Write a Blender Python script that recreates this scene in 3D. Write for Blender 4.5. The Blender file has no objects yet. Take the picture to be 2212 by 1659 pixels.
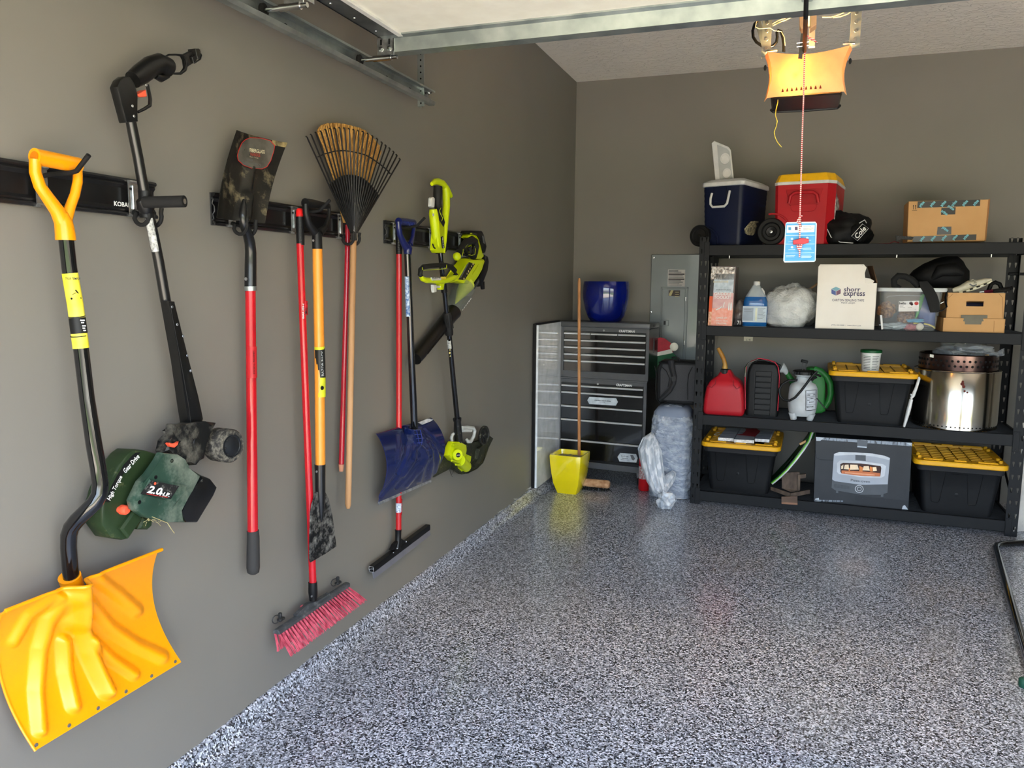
import bpy, bmesh, math, random
from mathutils import Vector, Matrix, noise
V = Vector
R_ = random.Random(7)

# ------------------------------------------------------------------ camera
scene = bpy.context.scene
COL = scene.collection
PITCH, YAW, ROLL, FPX = 0.126136, -0.339924, 0.0080788, 1700.85
CX, CY = 1106.0, 829.5
CAM = V((0, 0, 1.64))
_f = V((math.sin(YAW)*math.cos(PITCH), math.cos(YAW)*math.cos(PITCH), -math.sin(PITCH)))
_r0 = V((math.cos(YAW), -math.sin(YAW), 0)); _u0 = _r0.cross(_f)
_r = _r0*math.cos(ROLL)+_u0*math.sin(ROLL); _u = -_r0*math.sin(ROLL)+_u0*math.cos(ROLL)
cd = bpy.data.cameras.new('camera'); cam = bpy.data.objects.new('camera', cd); COL.objects.link(cam)
cd.sensor_width = 36; cd.lens = 36*FPX/2212; cd.clip_start = 0.02
m = Matrix((_r, _u, -_f)).transposed().to_4x4(); m.translation = CAM
cam.matrix_world = m; scene.camera = cam

# ------------------------------------------------------------------ world, sun, exposure
scene.view_settings.view_transform = 'Standard'; scene.view_settings.look = 'None'
scene.view_settings.gamma = 1; scene.view_settings.use_curve_mapping = False
scene.view_settings.exposure = 2.95
w = bpy.data.worlds.new('sky'); scene.world = w; w.use_nodes = True
wn = w.node_tree; wn.nodes.clear()
wo = wn.nodes.new('ShaderNodeOutputWorld'); wb = wn.nodes.new('ShaderNodeBackground')
wt = wn.nodes.new('ShaderNodeTexSky'); wt.sky_type = 'NISHITA'; wt.sun_disc = False
wt.sun_elevation = math.radians(48); wt.sun_rotation = math.radians(60); wt.air_density = 1.0; wt.dust_density = 3.0
whs = wn.nodes.new('ShaderNodeHueSaturation'); whs.inputs['Saturation'].default_value = 0.75
wn.links.new(wt.outputs[0], whs.inputs['Color']); wn.links.new(whs.outputs[0], wb.inputs[0])
wb.inputs[1].default_value = 0.33
wn.links.new(wb.outputs[0], wo.inputs[0])
sd = bpy.data.lights.new('sun', 'SUN'); sd.energy = 7.5; sd.angle = math.radians(0.6); sd.color = (1.0, 0.90, 0.74)
so = bpy.data.objects.new('sun', sd); COL.objects.link(so)
so.rotation_euler = V((0.75, 0.22, 1.0)).to_track_quat('Z', 'Y').to_euler()
# sky portal in the open garage door (only guides the sampling of the sky, adds no light)
pd = bpy.data.lights.new('door_opening_portal', 'AREA'); pd.shape = 'RECTANGLE'; pd.size = 3.3; pd.size_y = 2.5
po = bpy.data.objects.new('door_opening_portal', pd); COL.objects.link(po)
po.location = (0.0, 0.32, 1.25); po.rotation_euler = (math.radians(90), 0, 0)
pd.cycles.is_portal = True
p2 = bpy.data.objects.new('door_opening_portal', pd); COL.objects.link(p2); p2.location = (3.75, 0.32, 1.25); p2.rotation_euler = (math.radians(90), 0, 0)  # portal of the added, unseen second opening

# ------------------------------------------------------------------ tools
WX = -1.84           # left wall
BY = 6.805           # back wall
CZ = 3.364           # ceiling
def ray(px, py): return _r*((px-CX)/FPX) - _u*((py-CY)/FPX) + _f
def at(px, py, ax, v):
    d = ray(px, py); i = 'xyz'.index(ax); return CAM + d*((v-CAM[i])/d[i])
def proj(p):
    q = p-CAM; z = q.dot(_f); return (CX+FPX*q.dot(_r)/z, CY-FPX*q.dot(_u)/z)
def depth(p): return (p-CAM).dot(_f)
def Wn(px, py, n): return at(px, py, 'x', WX+n)
# shelf frame: u along its width, d into its depth, z up
SA = math.radians(1.43)
SH = Matrix.Translation((-0.66, 5.945, 0)) @ Matrix.Rotation(-SA, 4, 'Z')
SHI = SH.inverted()
def S(px, py, d):
    o = SHI @ CAM; r = SHI.to_3x3() @ ray(px, py); t = (d-o.y)/r.y
    return o + r*t
def SZ(px, py, z):
    o = SHI @ CAM; r = SHI.to_3x3() @ ray(px, py); return o + r*((z-o.z)/r.z)
I4 = Matrix.Identity(4)

def lin(c):
    c = c/255.0
    return c/12.92 if c <= 0.04045 else ((c+0.055)/1.055)**2.4
def rgb(t): return (lin(t[0]), lin(t[1]), lin(t[2]), 1)

MATS = {}
def mat(name, col, rough=0.5, metal=0.0, col2=None, ns=12, nmin=0.35, nmax=0.65, stretch=None, bump=0.0, bs=120,
        bdist=0.002, coat=0.0, dirt=None, spec=0.28, trans=0.0, emis=None, es=0.0, transl=0.0, alpha=None, crough=0.05):
    if name in MATS: return MATS[name]
    M = bpy.data.materials.new(name); M.use_nodes = True; nt = M.node_tree; N = nt.nodes; L = nt.links
    b = N['Principled BSDF']; b.inputs['Roughness'].default_value = rough; b.inputs['Metallic'].default_value = metal
    b.inputs['Base Color'].default_value = rgb(col); b.inputs['Specular IOR Level'].default_value = spec
    b.inputs['Coat Weight'].default_value = coat; b.inputs['Coat Roughness'].default_value = crough
    b.inputs['Transmission Weight'].default_value = trans
    if emis: b.inputs['Emission Color'].default_value = rgb(emis); b.inputs['Emission Strength'].default_value = es
    tc = N.new('ShaderNodeTexCoord'); mp = N.new('ShaderNodeMapping'); L.new(tc.outputs['Object'], mp.inputs[0])
    if stretch: mp.inputs['Scale'].default_value = stretch
    if col2 is None: col2 = tuple(min(255, int(c*0.9+4)) for c in col)
    nz = N.new('ShaderNodeTexNoise'); nz.inputs['Scale'].default_value = ns; nz.inputs['Detail'].default_value = 4
    L.new(mp.outputs[0], nz.inputs['Vector'])
    r = N.new('ShaderNodeValToRGB'); r.color_ramp.elements[0].position = nmin; r.color_ramp.elements[1].position = nmax
    r.color_ramp.elements[0].color = rgb(col); r.color_ramp.elements[1].color = rgb(col2)
    L.new(nz.outputs[0], r.inputs[0]); out = r.outputs[0]
    if dirt:
        dc, ds, d0, d1 = dirt
        n2 = N.new('ShaderNodeTexNoise'); n2.inputs['Scale'].default_value = ds; n2.inputs['Detail'].default_value = 8
        n2.inputs['Roughness'].default_value = 0.7; L.new(tc.outputs['Object'], n2.inputs['Vector'])
        r2 = N.new('ShaderNodeValToRGB'); r2.color_ramp.elements[0].position = d0; r2.color_ramp.elements[1].position = d1
        L.new(n2.outputs[0], r2.inputs[0])
        mx = N.new('ShaderNodeMix'); mx.data_type = 'RGBA'; L.new(r2.outputs[0], mx.inputs['Factor'])
        L.new(out, mx.inputs['A']); mx.inputs['B'].default_value = rgb(dc); out = mx.outputs['Result']
    L.new(out, b.inputs['Base Color'])
    if bump:
        nb = N.new('ShaderNodeTexNoise'); nb.inputs['Scale'].default_value = bs; nb.inputs['Detail'].default_value = 3
        L.new(mp.outputs[0], nb.inputs['Vector'])
        bp = N.new('ShaderNodeBump'); bp.inputs['Strength'].default_value = bump; bp.inputs['Distance'].default_value = bdist
        L.new(nb.outputs[0], bp.inputs['Height']); L.new(bp.outputs[0], b.inputs['Normal']); L.new(bp.outputs[0], b.inputs['Coat Normal'])
    o = N['Material Output']; sh = b.outputs[0]
    if transl:
        tb = N.new('ShaderNodeBsdfTranslucent'); L.new(out, tb.inputs[0]); ms = N.new('ShaderNodeMixShader')
        ms.inputs[0].default_value = transl; L.new(sh, ms.inputs[1]); L.new(tb.outputs[0], ms.inputs[2]); sh = ms.outputs[0]
    if alpha is not None:
        tb = N.new('ShaderNodeBsdfTransparent'); ms = N.new('ShaderNodeMixShader')
        ms.inputs[0].default_value = alpha; L.new(tb.outputs[0], ms.inputs[1]); L.new(sh, ms.inputs[2]); sh = ms.outputs[0]
    L.new(sh, o.inputs[0]); MATS[name] = M
    return M

class G:
    """collects geometry in one bmesh; M is applied to everything added"""
    def __init__(s, M=None): s.bm = bmesh.new(); s.M = M or I4
    def _v(s, p): return s.bm.verts.new(s.M @ V(p))
    def _f(s, vs):
        try: return s.bm.faces.new(vs)
        except ValueError: return None
    def box(s, c, sz, rot=None, bev=0, seg=1):
        hx, hy, hz = sz[0]/2, sz[1]/2, sz[2]/2; c = V(c); rt = rot or Matrix.Identity(3)
        vs = [s._v(c + rt @ V((x*hx, y*hy, z*hz))) for x in (-1, 1) for y in (-1, 1) for z in (-1, 1)]
        fs = [s._f([vs[i] for i in q]) for q in ((0,1,3,2),(4,6,7,5),(0,4,5,1),(2,3,7,6),(0,2,6,4),(1,5,7,3))]
        if bev: s._bev(fs, bev, seg)
        return s
    def mm(s, a, b, bev=0, seg=1):
        a, b = V(a), V(b); return s.box((a+b)/2, [abs(b[i]-a[i]) for i in range(3)], None, bev, seg)
    def _bev(s, fs, bev, seg=1):
        es = set(e for f in fs if f for e in f.edges)
        bmesh.ops.bevel(s.bm, geom=list(es), offset=bev, segments=seg, profile=0.5, affect='EDGES', clamp_overlap=True)
    def tube(s, pts, r, seg=10, cap=True, flat=1.0, up=None, closed=False):
        pts = [V(p) for p in pts]; n = len(pts)
        rs = r if isinstance(r, (list, tuple)) else [r]*n
        rings = []; prev = None
        for i, p in enumerate(pts):
            if closed: t = pts[(i+1) % n]-pts[i-1]
            else: t = pts[min(i+1, n-1)]-pts[max(i-1, 0)]
            t.normalize()
            if prev is None:
                a = V(up) if up else (V((0, 0, 1)) if abs(t.z) < 0.9 else V((1, 0, 0)))
                x = (a - t*a.dot(t)).normalized()
            else: x = (prev - t*prev.dot(t)).normalized()
            prev = x; y = t.cross(x)
            rings.append([s._v(p + x*rs[i]*flat*math.cos(k*2*math.pi/seg) + y*rs[i]*math.sin(k*2*math.pi/seg)) for k in range(seg)])
        m = n if closed else n-1
        for i in range(m):
            a, b = rings[i], rings[(i+1) % n]
            for k in range(seg): s._f([a[k], a[(k+1) % seg], b[(k+1) % seg], b[k]])
        if cap and not closed: s._f(rings[0][::-1]); s._f(rings[-1])
        return s
    def lathe(s, prof, o, axis=(0, 0, 1), seg=24, cap=True, sx=1.0):
        o = V(o); ax = V(axis).normalized(); a = V((1, 0, 0)) if abs(ax.x) < 0.9 else V((0, 0, 1))
        x = (a - ax*a.dot(ax)).normalized(); y = ax.cross(x); rings = []
        for (r, h) in prof:
            if r < 1e-6: rings.append([s._v(o+ax*h)]*seg)
            else: rings.append([s._v(o+ax*h+x*r*sx*math.cos(k*2*math.pi/seg)+y*r*math.sin(k*2*math.pi/seg)) for k in range(seg)])
        for a_, b_ in zip(rings, rings[1:]):
            for k in range(seg):
                q = [a_[k], a_[(k+1) % seg], b_[(k+1) % seg], b_[k]]; u = []
                for v in q:
                    if v not in u: u.append(v)
                if len(u) > 2: s._f(u)
        if cap:
            if prof[0][0] > 1e-6: s._f(rings[0][::-1])
            if prof[-1][0] > 1e-6: s._f(rings[-1])
        return s
    def prism(s, pts, ext, bev=0, seg=1):
        ext = V(ext); a = [s._v(p) for p in pts]; b = [s._v(V(p)+ext) for p in pts]; n = len(pts)
        fs = [s._f(a), s._f(b[::-1])] + [s._f([a[i], b[i], b[(i+1) % n], a[(i+1) % n]]) for i in range(n)]
        if bev:
            es = set(e for f in fs[:2] if f for e in f.edges)
            bmesh.ops.bevel(s.bm, geom=list(es), offset=bev, segments=seg, profile=0.5, affect='EDGES', clamp_overlap=True)
        return s
    def loft(s, rings, cap=True):
        rr = [[s._v(p) for p in r] for r in rings]; n = len(rr[0])
        for a, b in zip(rr, rr[1:]):
            for k in range(n): s._f([a[k], a[(k+1) % n], b[(k+1) % n], b[k]])
        if cap: s._f(rr[0][::-1]); s._f(rr[-1])
        return s
    def sheet(s, P, th):
        """grid of points thickened by th (vector, or callable giving one per point)"""
        nu, nv = len(P), len(P[0]); t = th if callable(th) else (lambda i, j: V(th))
        A = [[s._v(P[i][j]) for j in range(nv)] for i in range(nu)]
        B = [[s._v(V(P[i][j])+t(i, j)) for j in range(nv)] for i in range(nu)]
        for i in range(nu-1):
            for j in range(nv-1):
                s._f([A[i][j], A[i+1][j], A[i+1][j+1], A[i][j+1]]); s._f([B[i][j], B[i][j+1], B[i+1][j+1], B[i+1][j]])
        rim = [(i, 0) for i in range(nu)]+[(nu-1, j) for j in range(1, nv)]+[(i, nv-1) for i in range(nu-2, -1, -1)]+[(0, j) for j in range(nv-2, 0, -1)]
        for (a, b), (c, d) in zip(rim, rim[1:]+rim[:1]): s._f([A[a][b], A[c][d], B[c][d], B[a][b]])
        return s
    def px(s, pts, w, seg=10, flat=1.0, up=None, cap=True, closed=False):
        """tube through wall points (px,py,n) with widths in photo pixels"""
        P = [Wn(*p) for p in pts]; ws = w if isinstance(w, (list, tuple)) else [w]*len(P)
        return s.tube(P, [a/FPX*depth(p)/2 for a, p in zip(ws, P)], seg, cap, flat, up, closed)
    def plate(s, pts, n0, n1, bev=0, seg=1):
        """outline seen at offset n1 from the left wall, extruded back to n0"""
        return s.prism([Wn(x, y, n1) for x, y in pts], (n0-n1, 0, 0), bev, seg)

PW = {}
def new(name, g, mt, parent=None, smooth=38, loc=None):
    bm = g.bm
    bmesh.ops.recalc_face_normals(bm, faces=bm.faces)
    if parent is not None: inv = PW[parent].inverted(); pw = PW[parent]
    else:
        if loc is None:
            xs = [v.co.x for v in bm.verts]; ys = [v.co.y for v in bm.verts]; zs = [v.co.z for v in bm.verts]
            loc = ((min(xs)+max(xs))/2, (min(ys)+max(ys))/2, min(zs))
        pw = Matrix.Translation(loc); inv = pw.inverted()
    bm.transform(inv); me = bpy.data.meshes.new(name); bm.to_mesh(me); bm.free()
    me.materials.append(mt)
    if smooth: me.shade_smooth(); me.set_sharp_from_angle(angle=math.radians(smooth))
    o = bpy.data.objects.new(name, me); COL.objects.link(o)
    if parent is not None: o.parent = parent
    else: o.matrix_world = pw
    PW[o] = pw
    return o
def tag(o, label=None, cat=None, group=None, kind=None):
    if label: o['label'] = label
    if cat: o['category'] = cat
    if group: o['group'] = group
    if kind: o['kind'] = kind
    return o
def thing(name, label, cat, loc, group=None):
    o = bpy.data.objects.new(name, None); COL.objects.link(o); o.empty_display_size = 0.05
    o.location = loc; PW[o] = Matrix.Translation(V(loc)); return tag(o, label, cat, group)
def copy_tree(o, loc, label=None):
    r = o.copy(); COL.objects.link(r); r.location = loc
    if label: r['label'] = label
    for ch in [c for c in bpy.data.objects if c.parent == o]:
        c = ch.copy(); COL.objects.link(c); c.parent = r
        for gch in [q for q in bpy.data.objects if q.parent == ch]:
            q = gch.copy(); COL.objects.link(q); q.parent = c
    return r
def struct(name, g, mt, smooth=0): return tag(new(name, g, mt, smooth=smooth), kind='structure')

def text(s, c, right, up, w, h, mt, parent, name='lettering', off=0.0, bold=0.0, ext=0.0004, shear=0.0):
    """flat lettering of width w and height h (h of the whole string), centred on c"""
    cu = bpy.data.curves.new('t', 'FONT'); cu.body = s; cu.size = 1; cu.offset = bold; cu.resolution_u = 2; cu.shear = shear
    to = bpy.data.objects.new('t', cu); me = bpy.data.meshes.new_from_object(to)
    xs = [v.co.x for v in me.vertices]; ys = [v.co.y for v in me.vertices]
    if not xs: return None
    x0, x1, y0, y1 = min(xs), max(xs), min(ys), max(ys)
    right = V(right).normalized(); nrm = right.cross(V(up)).normalized(); up = nrm.cross(right); c = V(c)
    if h is None: h = w*(y1-y0)/(x1-x0)
    inv = PW[parent].inverted(); A = []
    for v in me.vertices:
        A.append(inv @ (c + right*((v.co.x-(x0+x1)/2)/(x1-x0)*w) + up*((v.co.y-(y0+y1)/2)/(y1-y0)*h) + nrm*(off+ext)))
    m2 = bpy.data.meshes.new(name); m2.from_pydata([tuple(a) for a in A], [], [tuple(p.vertices) for p in me.polygons]); m2.update()
    m2.materials.append(mt); o = bpy.data.objects.new(name, m2); COL.objects.link(o); o.parent = parent; PW[o] = PW[parent]
    bpy.data.objects.remove(to); bpy.data.curves.remove(cu); bpy.data.meshes.remove(me)
    return o
def rrect(w, h, r, n=4):
    P = []
    for cx, cy, a0 in ((w/2-r, h/2-r, 0), (-w/2+r, h/2-r, 90), (-w/2+r, -h/2+r, 180), (w/2-r, -h/2+r, 270)):
        for k in range(n+1):
            a = math.radians(a0+90*k/n); P.append((cx+r*math.cos(a), cy+r*math.sin(a)))
    return P
def zoom(x0, y0, sc): return lambda x, y: (x0+x/sc, y0+y/sc)
def seglen(p, a, b):
    ax, ay = a; bx, by = b; dx, dy = bx-ax, by-ay; L2 = dx*dx+dy*dy
    t = 0 if L2 == 0 else max(0, min(1, ((p[0]-ax)*dx+(p[1]-ay)*dy)/L2))
    return math.hypot(p[0]-ax-dx*t, p[1]-ay-dy*t)

# ------------------------------------------------------------------ materials
BLK = mat('black_plastic', (12, 12, 13), 0.45, col2=(17, 17, 18), bump=0.1, bs=300)
BLKG = mat('gloss_black', (12, 12, 13), 0.15, coat=0.6)
BLKM = mat('black_powder_coat', (16, 16, 17), 0.5, col2=(20, 20, 21), bump=0.15, bs=900)
RUB = mat('rubber', (15, 15, 15), 0.75, col2=(28, 27, 26), bump=0.3, bs=200)
WHT = mat('white_plastic', (222, 222, 220), 0.35)
GALV = mat('galvanised_steel', (176, 182, 180), 0.38, 0.85, col2=(140, 148, 148), ns=9, bump=0.08, bs=30)
STEEL = mat('polished_steel', (205, 205, 205), 0.2, 1.0)
CHROME = mat('zinc_plate', (190, 192, 192), 0.3, 0.9, col2=(150, 152, 152), ns=40)
INKW = mat('white_print', (235, 235, 232), 0.5)
INKK = mat('black_print', (20, 20, 20), 0.5)
INKR = mat('red_print', (190, 40, 35), 0.5)
INKG = mat('grey_print', (95, 98, 102), 0.5)

# ------------------------------------------------------------------ structure
def floor_material():
    M = bpy.data.materials.new('epoxy_flake'); M.use_nodes = True; nt = M.node_tree; N = nt.nodes; L = nt.links
    b = N['Principled BSDF']; tc = N.new('ShaderNodeTexCoord')
    nz = N.new('ShaderNodeTexNoise'); nz.inputs['Scale'].default_value = 90; nz.inputs['Detail'].default_value = 2
    L.new(tc.outputs['Object'], nz.inputs['Vector'])
    va = N.new('ShaderNodeVectorMath'); va.operation = 'MULTIPLY_ADD'; va.inputs[1].default_value = (0.008, 0.008, 0.008)
    L.new(nz.outputs['Color'], va.inputs[0]); L.new(tc.outputs['Object'], va.inputs[2])
    vo = N.new('ShaderNodeTexVoronoi'); vo.inputs['Scale'].default_value = 175; L.new(va.outputs[0], vo.inputs['Vector'])
    sp = N.new('ShaderNodeSeparateColor'); L.new(vo.outputs['Color'], sp.inputs[0])
    r = N.new('ShaderNodeValToRGB'); r.color_ramp.interpolation = 'CONSTANT'; e = r.color_ramp.elements
    stops = [(0, (25, 28, 34)), (0.25, (82, 87, 96)), (0.39, (128, 132, 141)), (0.57, (169, 173, 183)), (0.81, (218, 222, 232))]
    e[0].position, e[0].color = 0, rgb(stops[0][1]); e[1].position, e[1].color = stops[1][0], rgb(stops[1][1])
    for p, c in stops[2:]:
        x = e.new(p); x.color = rgb(c)
    L.new(sp.outputs[0], r.inputs[0]); L.new(r.outputs[0], b.inputs['Base Color'])
    bp = N.new('ShaderNodeBump'); bp.inputs['Strength'].default_value = 0.25; bp.inputs['Distance'].default_value = 0.0008
    L.new(sp.outputs[1], bp.inputs['Height']); L.new(bp.outputs[0], b.inputs['Normal'])
    b.inputs['Roughness'].default_value = 0.38; b.inputs['Coat Weight'].default_value = 0.7; b.inputs['Coat Roughness'].default_value = 0.16
    n3 = N.new('ShaderNodeTexNoise'); n3.inputs['Scale'].default_value = 60; L.new(tc.outputs['Object'], n3.inputs['Vector'])
    b3 = N.new('ShaderNodeBump'); b3.inputs['Strength'].default_value = 0.12; b3.inputs['Distance'].default_value = 0.002
    L.new(n3.outputs[0], b3.inputs['Height']); L.new(b3.outputs[0], b.inputs['Coat Normal'])
    return M
FLOOR = floor_material()
CURB = FLOOR.copy(); CURB.name = 'epoxy_flake_cove'
CURB.node_tree.nodes['Principled BSDF'].inputs['Coat Weight'].default_value = 1.0
CURB.node_tree.nodes['Principled BSDF'].inputs['Coat Roughness'].default_value = 0.22
CURB.node_tree.nodes['Principled BSDF'].inputs['Coat IOR'].default_value = 1.7
def wall_material():
    M = mat('taupe_wall_paint', (122, 118, 110), 0.45, col2=(119, 115, 107), ns=1.5, bump=0.12, bs=260, bdist=0.001, spec=0.3)
    return M
WALL = wall_material()
def ceiling_material():
    M = bpy.data.materials.new('knockdown_ceiling'); M.use_nodes = True; nt = M.node_tree; N = nt.nodes; L = nt.links
    b = N['Principled BSDF']; tc = N.new('ShaderNodeTexCoord'); b.inputs['Roughness'].default_value = 0.6
    b.inputs['Base Color'].default_value = rgb((246, 239, 228))
    mp = N.new('ShaderNodeMapping'); mp.inputs['Scale'].default_value = (0.55, 1.0, 1); L.new(tc.outputs['Object'], mp.inputs[0])
    nz = N.new('ShaderNodeTexNoise'); nz.inputs['Scale'].default_value = 24; nz.inputs['Detail'].default_value = 3; nz.inputs['Distortion'].default_value = 1.2
    L.new(mp.outputs[0], nz.inputs['Vector'])
    r = N.new('ShaderNodeValToRGB'); r.color_ramp.elements[0].position = 0.5; r.color_ramp.elements[1].position = 0.58
    L.new(nz.outputs[0], r.inputs[0])
    bp = N.new('ShaderNodeBump'); bp.inputs['Strength'].default_value = 0.8; bp.inputs['Distance'].default_value = 0.006
    L.new(r.outputs[0], bp.inputs['Height']); L.new(bp.outputs[0], b.inputs['Normal'])
    return M
CEIL = ceiling_material()
RX = 5.75; FY = 0.42
struct('floor', G().mm((WX-0.15, FY-0.1, -0.1), (RX+0.1, BY+0.15, 0)), FLOOR)
struct('wall_left', G().mm((WX-0.12, FY-0.12, 0.0), (WX, BY+0.12, CZ+0.1)), WALL)
struct('wall_back', G().mm((WX, BY, 0), (RX+0.12, BY+0.12, CZ+0.1)), WALL)
struct('wall_right', G().mm((RX, FY-0.12, 0), (RX+0.12, BY, CZ+0.1)), WALL)
OX0, OX1, OZ = -1.60, 1.62, 2.42
g = G(); g.mm((WX, FY-0.12, 0), (OX0, FY, CZ+0.1)); g.mm((OX1, FY-0.12, 0), (2.2, FY, CZ+0.1)); g.mm((5.3, FY-0.12, 0), (RX, FY, CZ+0.1)); g.mm((OX0, FY-0.12, OZ), (OX1, FY, CZ+0.1)); g.mm((2.2, FY-0.12, OZ), (5.3, FY, CZ+0.1))  # right-hand opening is unseen, added to let more daylight reach the back
struct('wall_front', g, WALL)
struct('ceiling', G().mm((WX-0.12, FY-0.12, CZ), (RX+0.12, BY+0.12, CZ+0.12)), CEIL)
# flake-coated concrete curb with a coved foot along the left wall
prof = [(WX-0.01, 0.001), (WX-0.01, 0.070), (WX+0.004, 0.072), (WX+0.012, 0.068)]
prof += [(WX+0.020+0.055*(1-math.cos(math.radians(a))), 0.0+0.055*(1-math.sin(math.radians(a)))) for a in (0, 15, 30, 45, 60, 75, 90)]
g = G(); rings = []
Y0, Y1, ny = FY, BY, 260
for i in range(ny+1):
    y = Y0+(Y1-Y0)*i/ny
    j = noise.noise(V((y*23, 0, 0)))*0.006+noise.noise(V((y*70, 4, 0)))*0.004
    rings.append([V((x+(0.003*noise.noise(V((y*9, x*40, 0))) if k > 3 else 0), y, z+(j if k in (1, 2, 3) else 0))) for k, (x, z) in enumerate(prof)])
g.loft(rings); struct('trim_1', g, CURB, smooth=60)
g = G(); g.mm((RX-0.05, FY, 0.001), (RX+0.01, BY, 0.07), bev=0.01); struct('trim_2', g, FLOOR)
# bare patches where the paint has peeled from the foot of the left wall
PEEL = mat('bare_plaster', (205, 203, 196), 0.8)
zb = zoom(960, 980, 7.373)
for pts in ([(835, 950), (900, 905), (990, 885), (1010, 850), (1085, 825), (1090, 840), (1060, 865), (990, 910), (930, 945)],
            [(1100, 715), (1180, 715), (1215, 740), (1165, 775), (1130, 745)], [(1185, 712), (1265, 700), (1215, 740)],
            [(1305, 570), (1380, 525), (1420, 520), (1420, 580), (1380, 592)], [(470, 1280), (500, 1250), (575, 1215), (540, 1260), (490, 1283)],
            [(812, 1028), (860, 990), (910, 975), (870, 1005)]):
    pp = [Wn(*zb(*p), 0.0006) for p in pts]
    pp = [V((p.x, p.y, max(p.z, 0.066))) for p in pp]
    tag(new('trim_3', G().prism(pp, (-0.004, 0, 0)), PEEL, smooth=0), kind='structure')
# driveway and neighbouring ground outside the open door
DRIVE = mat('driveway_concrete', (176, 170, 158), 0.85, col2=(160, 154, 143), ns=3, bump=0.2, bs=80)
GRASS = mat('lawn', (80, 98, 52), 0.9, col2=(60, 78, 38), ns=6)
tag(new('driveway', G().mm((-3.2, -14, -0.12), (7.2, FY-0.1, -0.01)), DRIVE, smooth=0), kind='structure')
tag(new('lawn', G().mm((-40, -60, -0.3), (40, FY-0.1, -0.13)), GRASS, smooth=0), kind='structure')
# ================================================================== overhead: raised sectional door, track, opener
PANEL = mat('cream_door_skin', (246, 242, 226), 0.5, col2=(240, 235, 218), ns=14, bump=0.25, bs=160, bdist=0.001)
SEAL = mat('white_vinyl', (215, 213, 206), 0.5)
DY = 2.97                     # far (top) edge of the raised door
door = thing('garage_door', 'cream sectional garage door raised flat overhead with galvanised strut and end stile', 'garage door', (0, DY, 2.60))
DX0, DX1, DZ = -1.60, 1.60, 2.612
for k in range(5):
    y1 = DY-0.535*k
    if y1 < FY+0.3: break
    new('door_panel', G().mm((DX0+0.012, max(y1-0.53, FY+0.03), DZ), (DX1-0.012, y1, DZ+0.045), bev=0.004), PANEL, door)
g = G(); P_ = []   # hat section strut under the far edge
hat = [(DY+0.004, DZ+0.03), (DY+0.004, DZ-0.058), (DY-0.004, DZ-0.066), (DY-0.046, DZ-0.060), (DY-0.052, DZ-0.010), (DY-0.078, DZ-0.006), (DY-0.078, DZ),
       (DY-0.048, DZ-0.001), (DY-0.040, DZ-0.054), (DY-0.006, DZ-0.060), (DY, DZ-0.054), (DY, DZ+0.03)]
g.prism([V((DX0+0.012, y, z)) for y, z in hat], (DX1-DX0-0.024, 0, 0)); strut = new('strut', g, GALV, door, smooth=30)
g = G(); g.mm((DX0, FY+0.03, DZ-0.006), (DX0+0.085, DY-0.05, DZ)); g.mm((DX0, FY+0.03, DZ-0.006), (DX0+0.006, DY-0.0, DZ+0.045))
new('end_stile', g, mat('grey_galvanised', (120, 124, 126), 0.35, 0.8, col2=(96, 100, 104), ns=14), door)
g = G(); g.mm((DX0+0.085, FY+0.03, DZ-0.009), (DX0+0.105, DY-0.06, DZ)); new('edge_trim', g, SEAL, door)
for k in range(4):
    new('rivet', G().lathe([(0.006, 0), (0.005, -0.002), (0, -0.003)], (DX0+0.03, DY-0.62+0.16*k, DZ-0.006), seg=8), STEEL, door)
def roller_bracket(y):
    c = new('roller_bracket', G().mm((DX0-0.012, y-0.05, DZ-0.011), (DX0+0.062, y+0.012, DZ-0.006), bev=0.001)
            .mm((DX0-0.014, y-0.052, DZ-0.075), (DX0+0.062, y-0.048, DZ-0.004), bev=0.001)
            .mm((DX0+0.058, y-0.052, DZ-0.06), (DX0+0.062, y+0.01, DZ-0.004)), CHROME, door)
    for dx in (0.005, 0.042):
        new('bolt', G().lathe([(0.010, 0), (0.010, 0.003), (0.006, 0.004), (0.006, 0.009), (0, 0.010)], (DX0+dx, y-0.052, DZ-0.048), (0, -1, 0), seg=10), STEEL, c, smooth=30)
        new('slot', G().box((DX0+dx, y-0.0525, DZ-0.022), (0.008, 0.002, 0.022), bev=0.0008), BLK, c)
    new('stem', G().tube([(DX0-0.085, y-0.05, DZ-0.082), (DX0+0.075, y-0.05, DZ-0.082)], 0.0085, 12).tube([(DX0-0.03, y-0.05, DZ-0.082), (DX0+0.05, y-0.05, DZ-0.082)], 0.012, 12), STEEL, c)
    new('wheel', G().lathe([(0.0, -0.006), (0.019, -0.006), (0.023, -0.004), (0.019, 0), (0.023, 0.004), (0.019, 0.006), (0.006, 0.006), (0.006, 0.02), (0, 0.02)], (DX0-0.094, y-0.05, DZ-0.082), (1, 0, 0), seg=18), RUB, c)
roller_bracket(DY-0.004); roller_bracket(DY-0.62)
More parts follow.
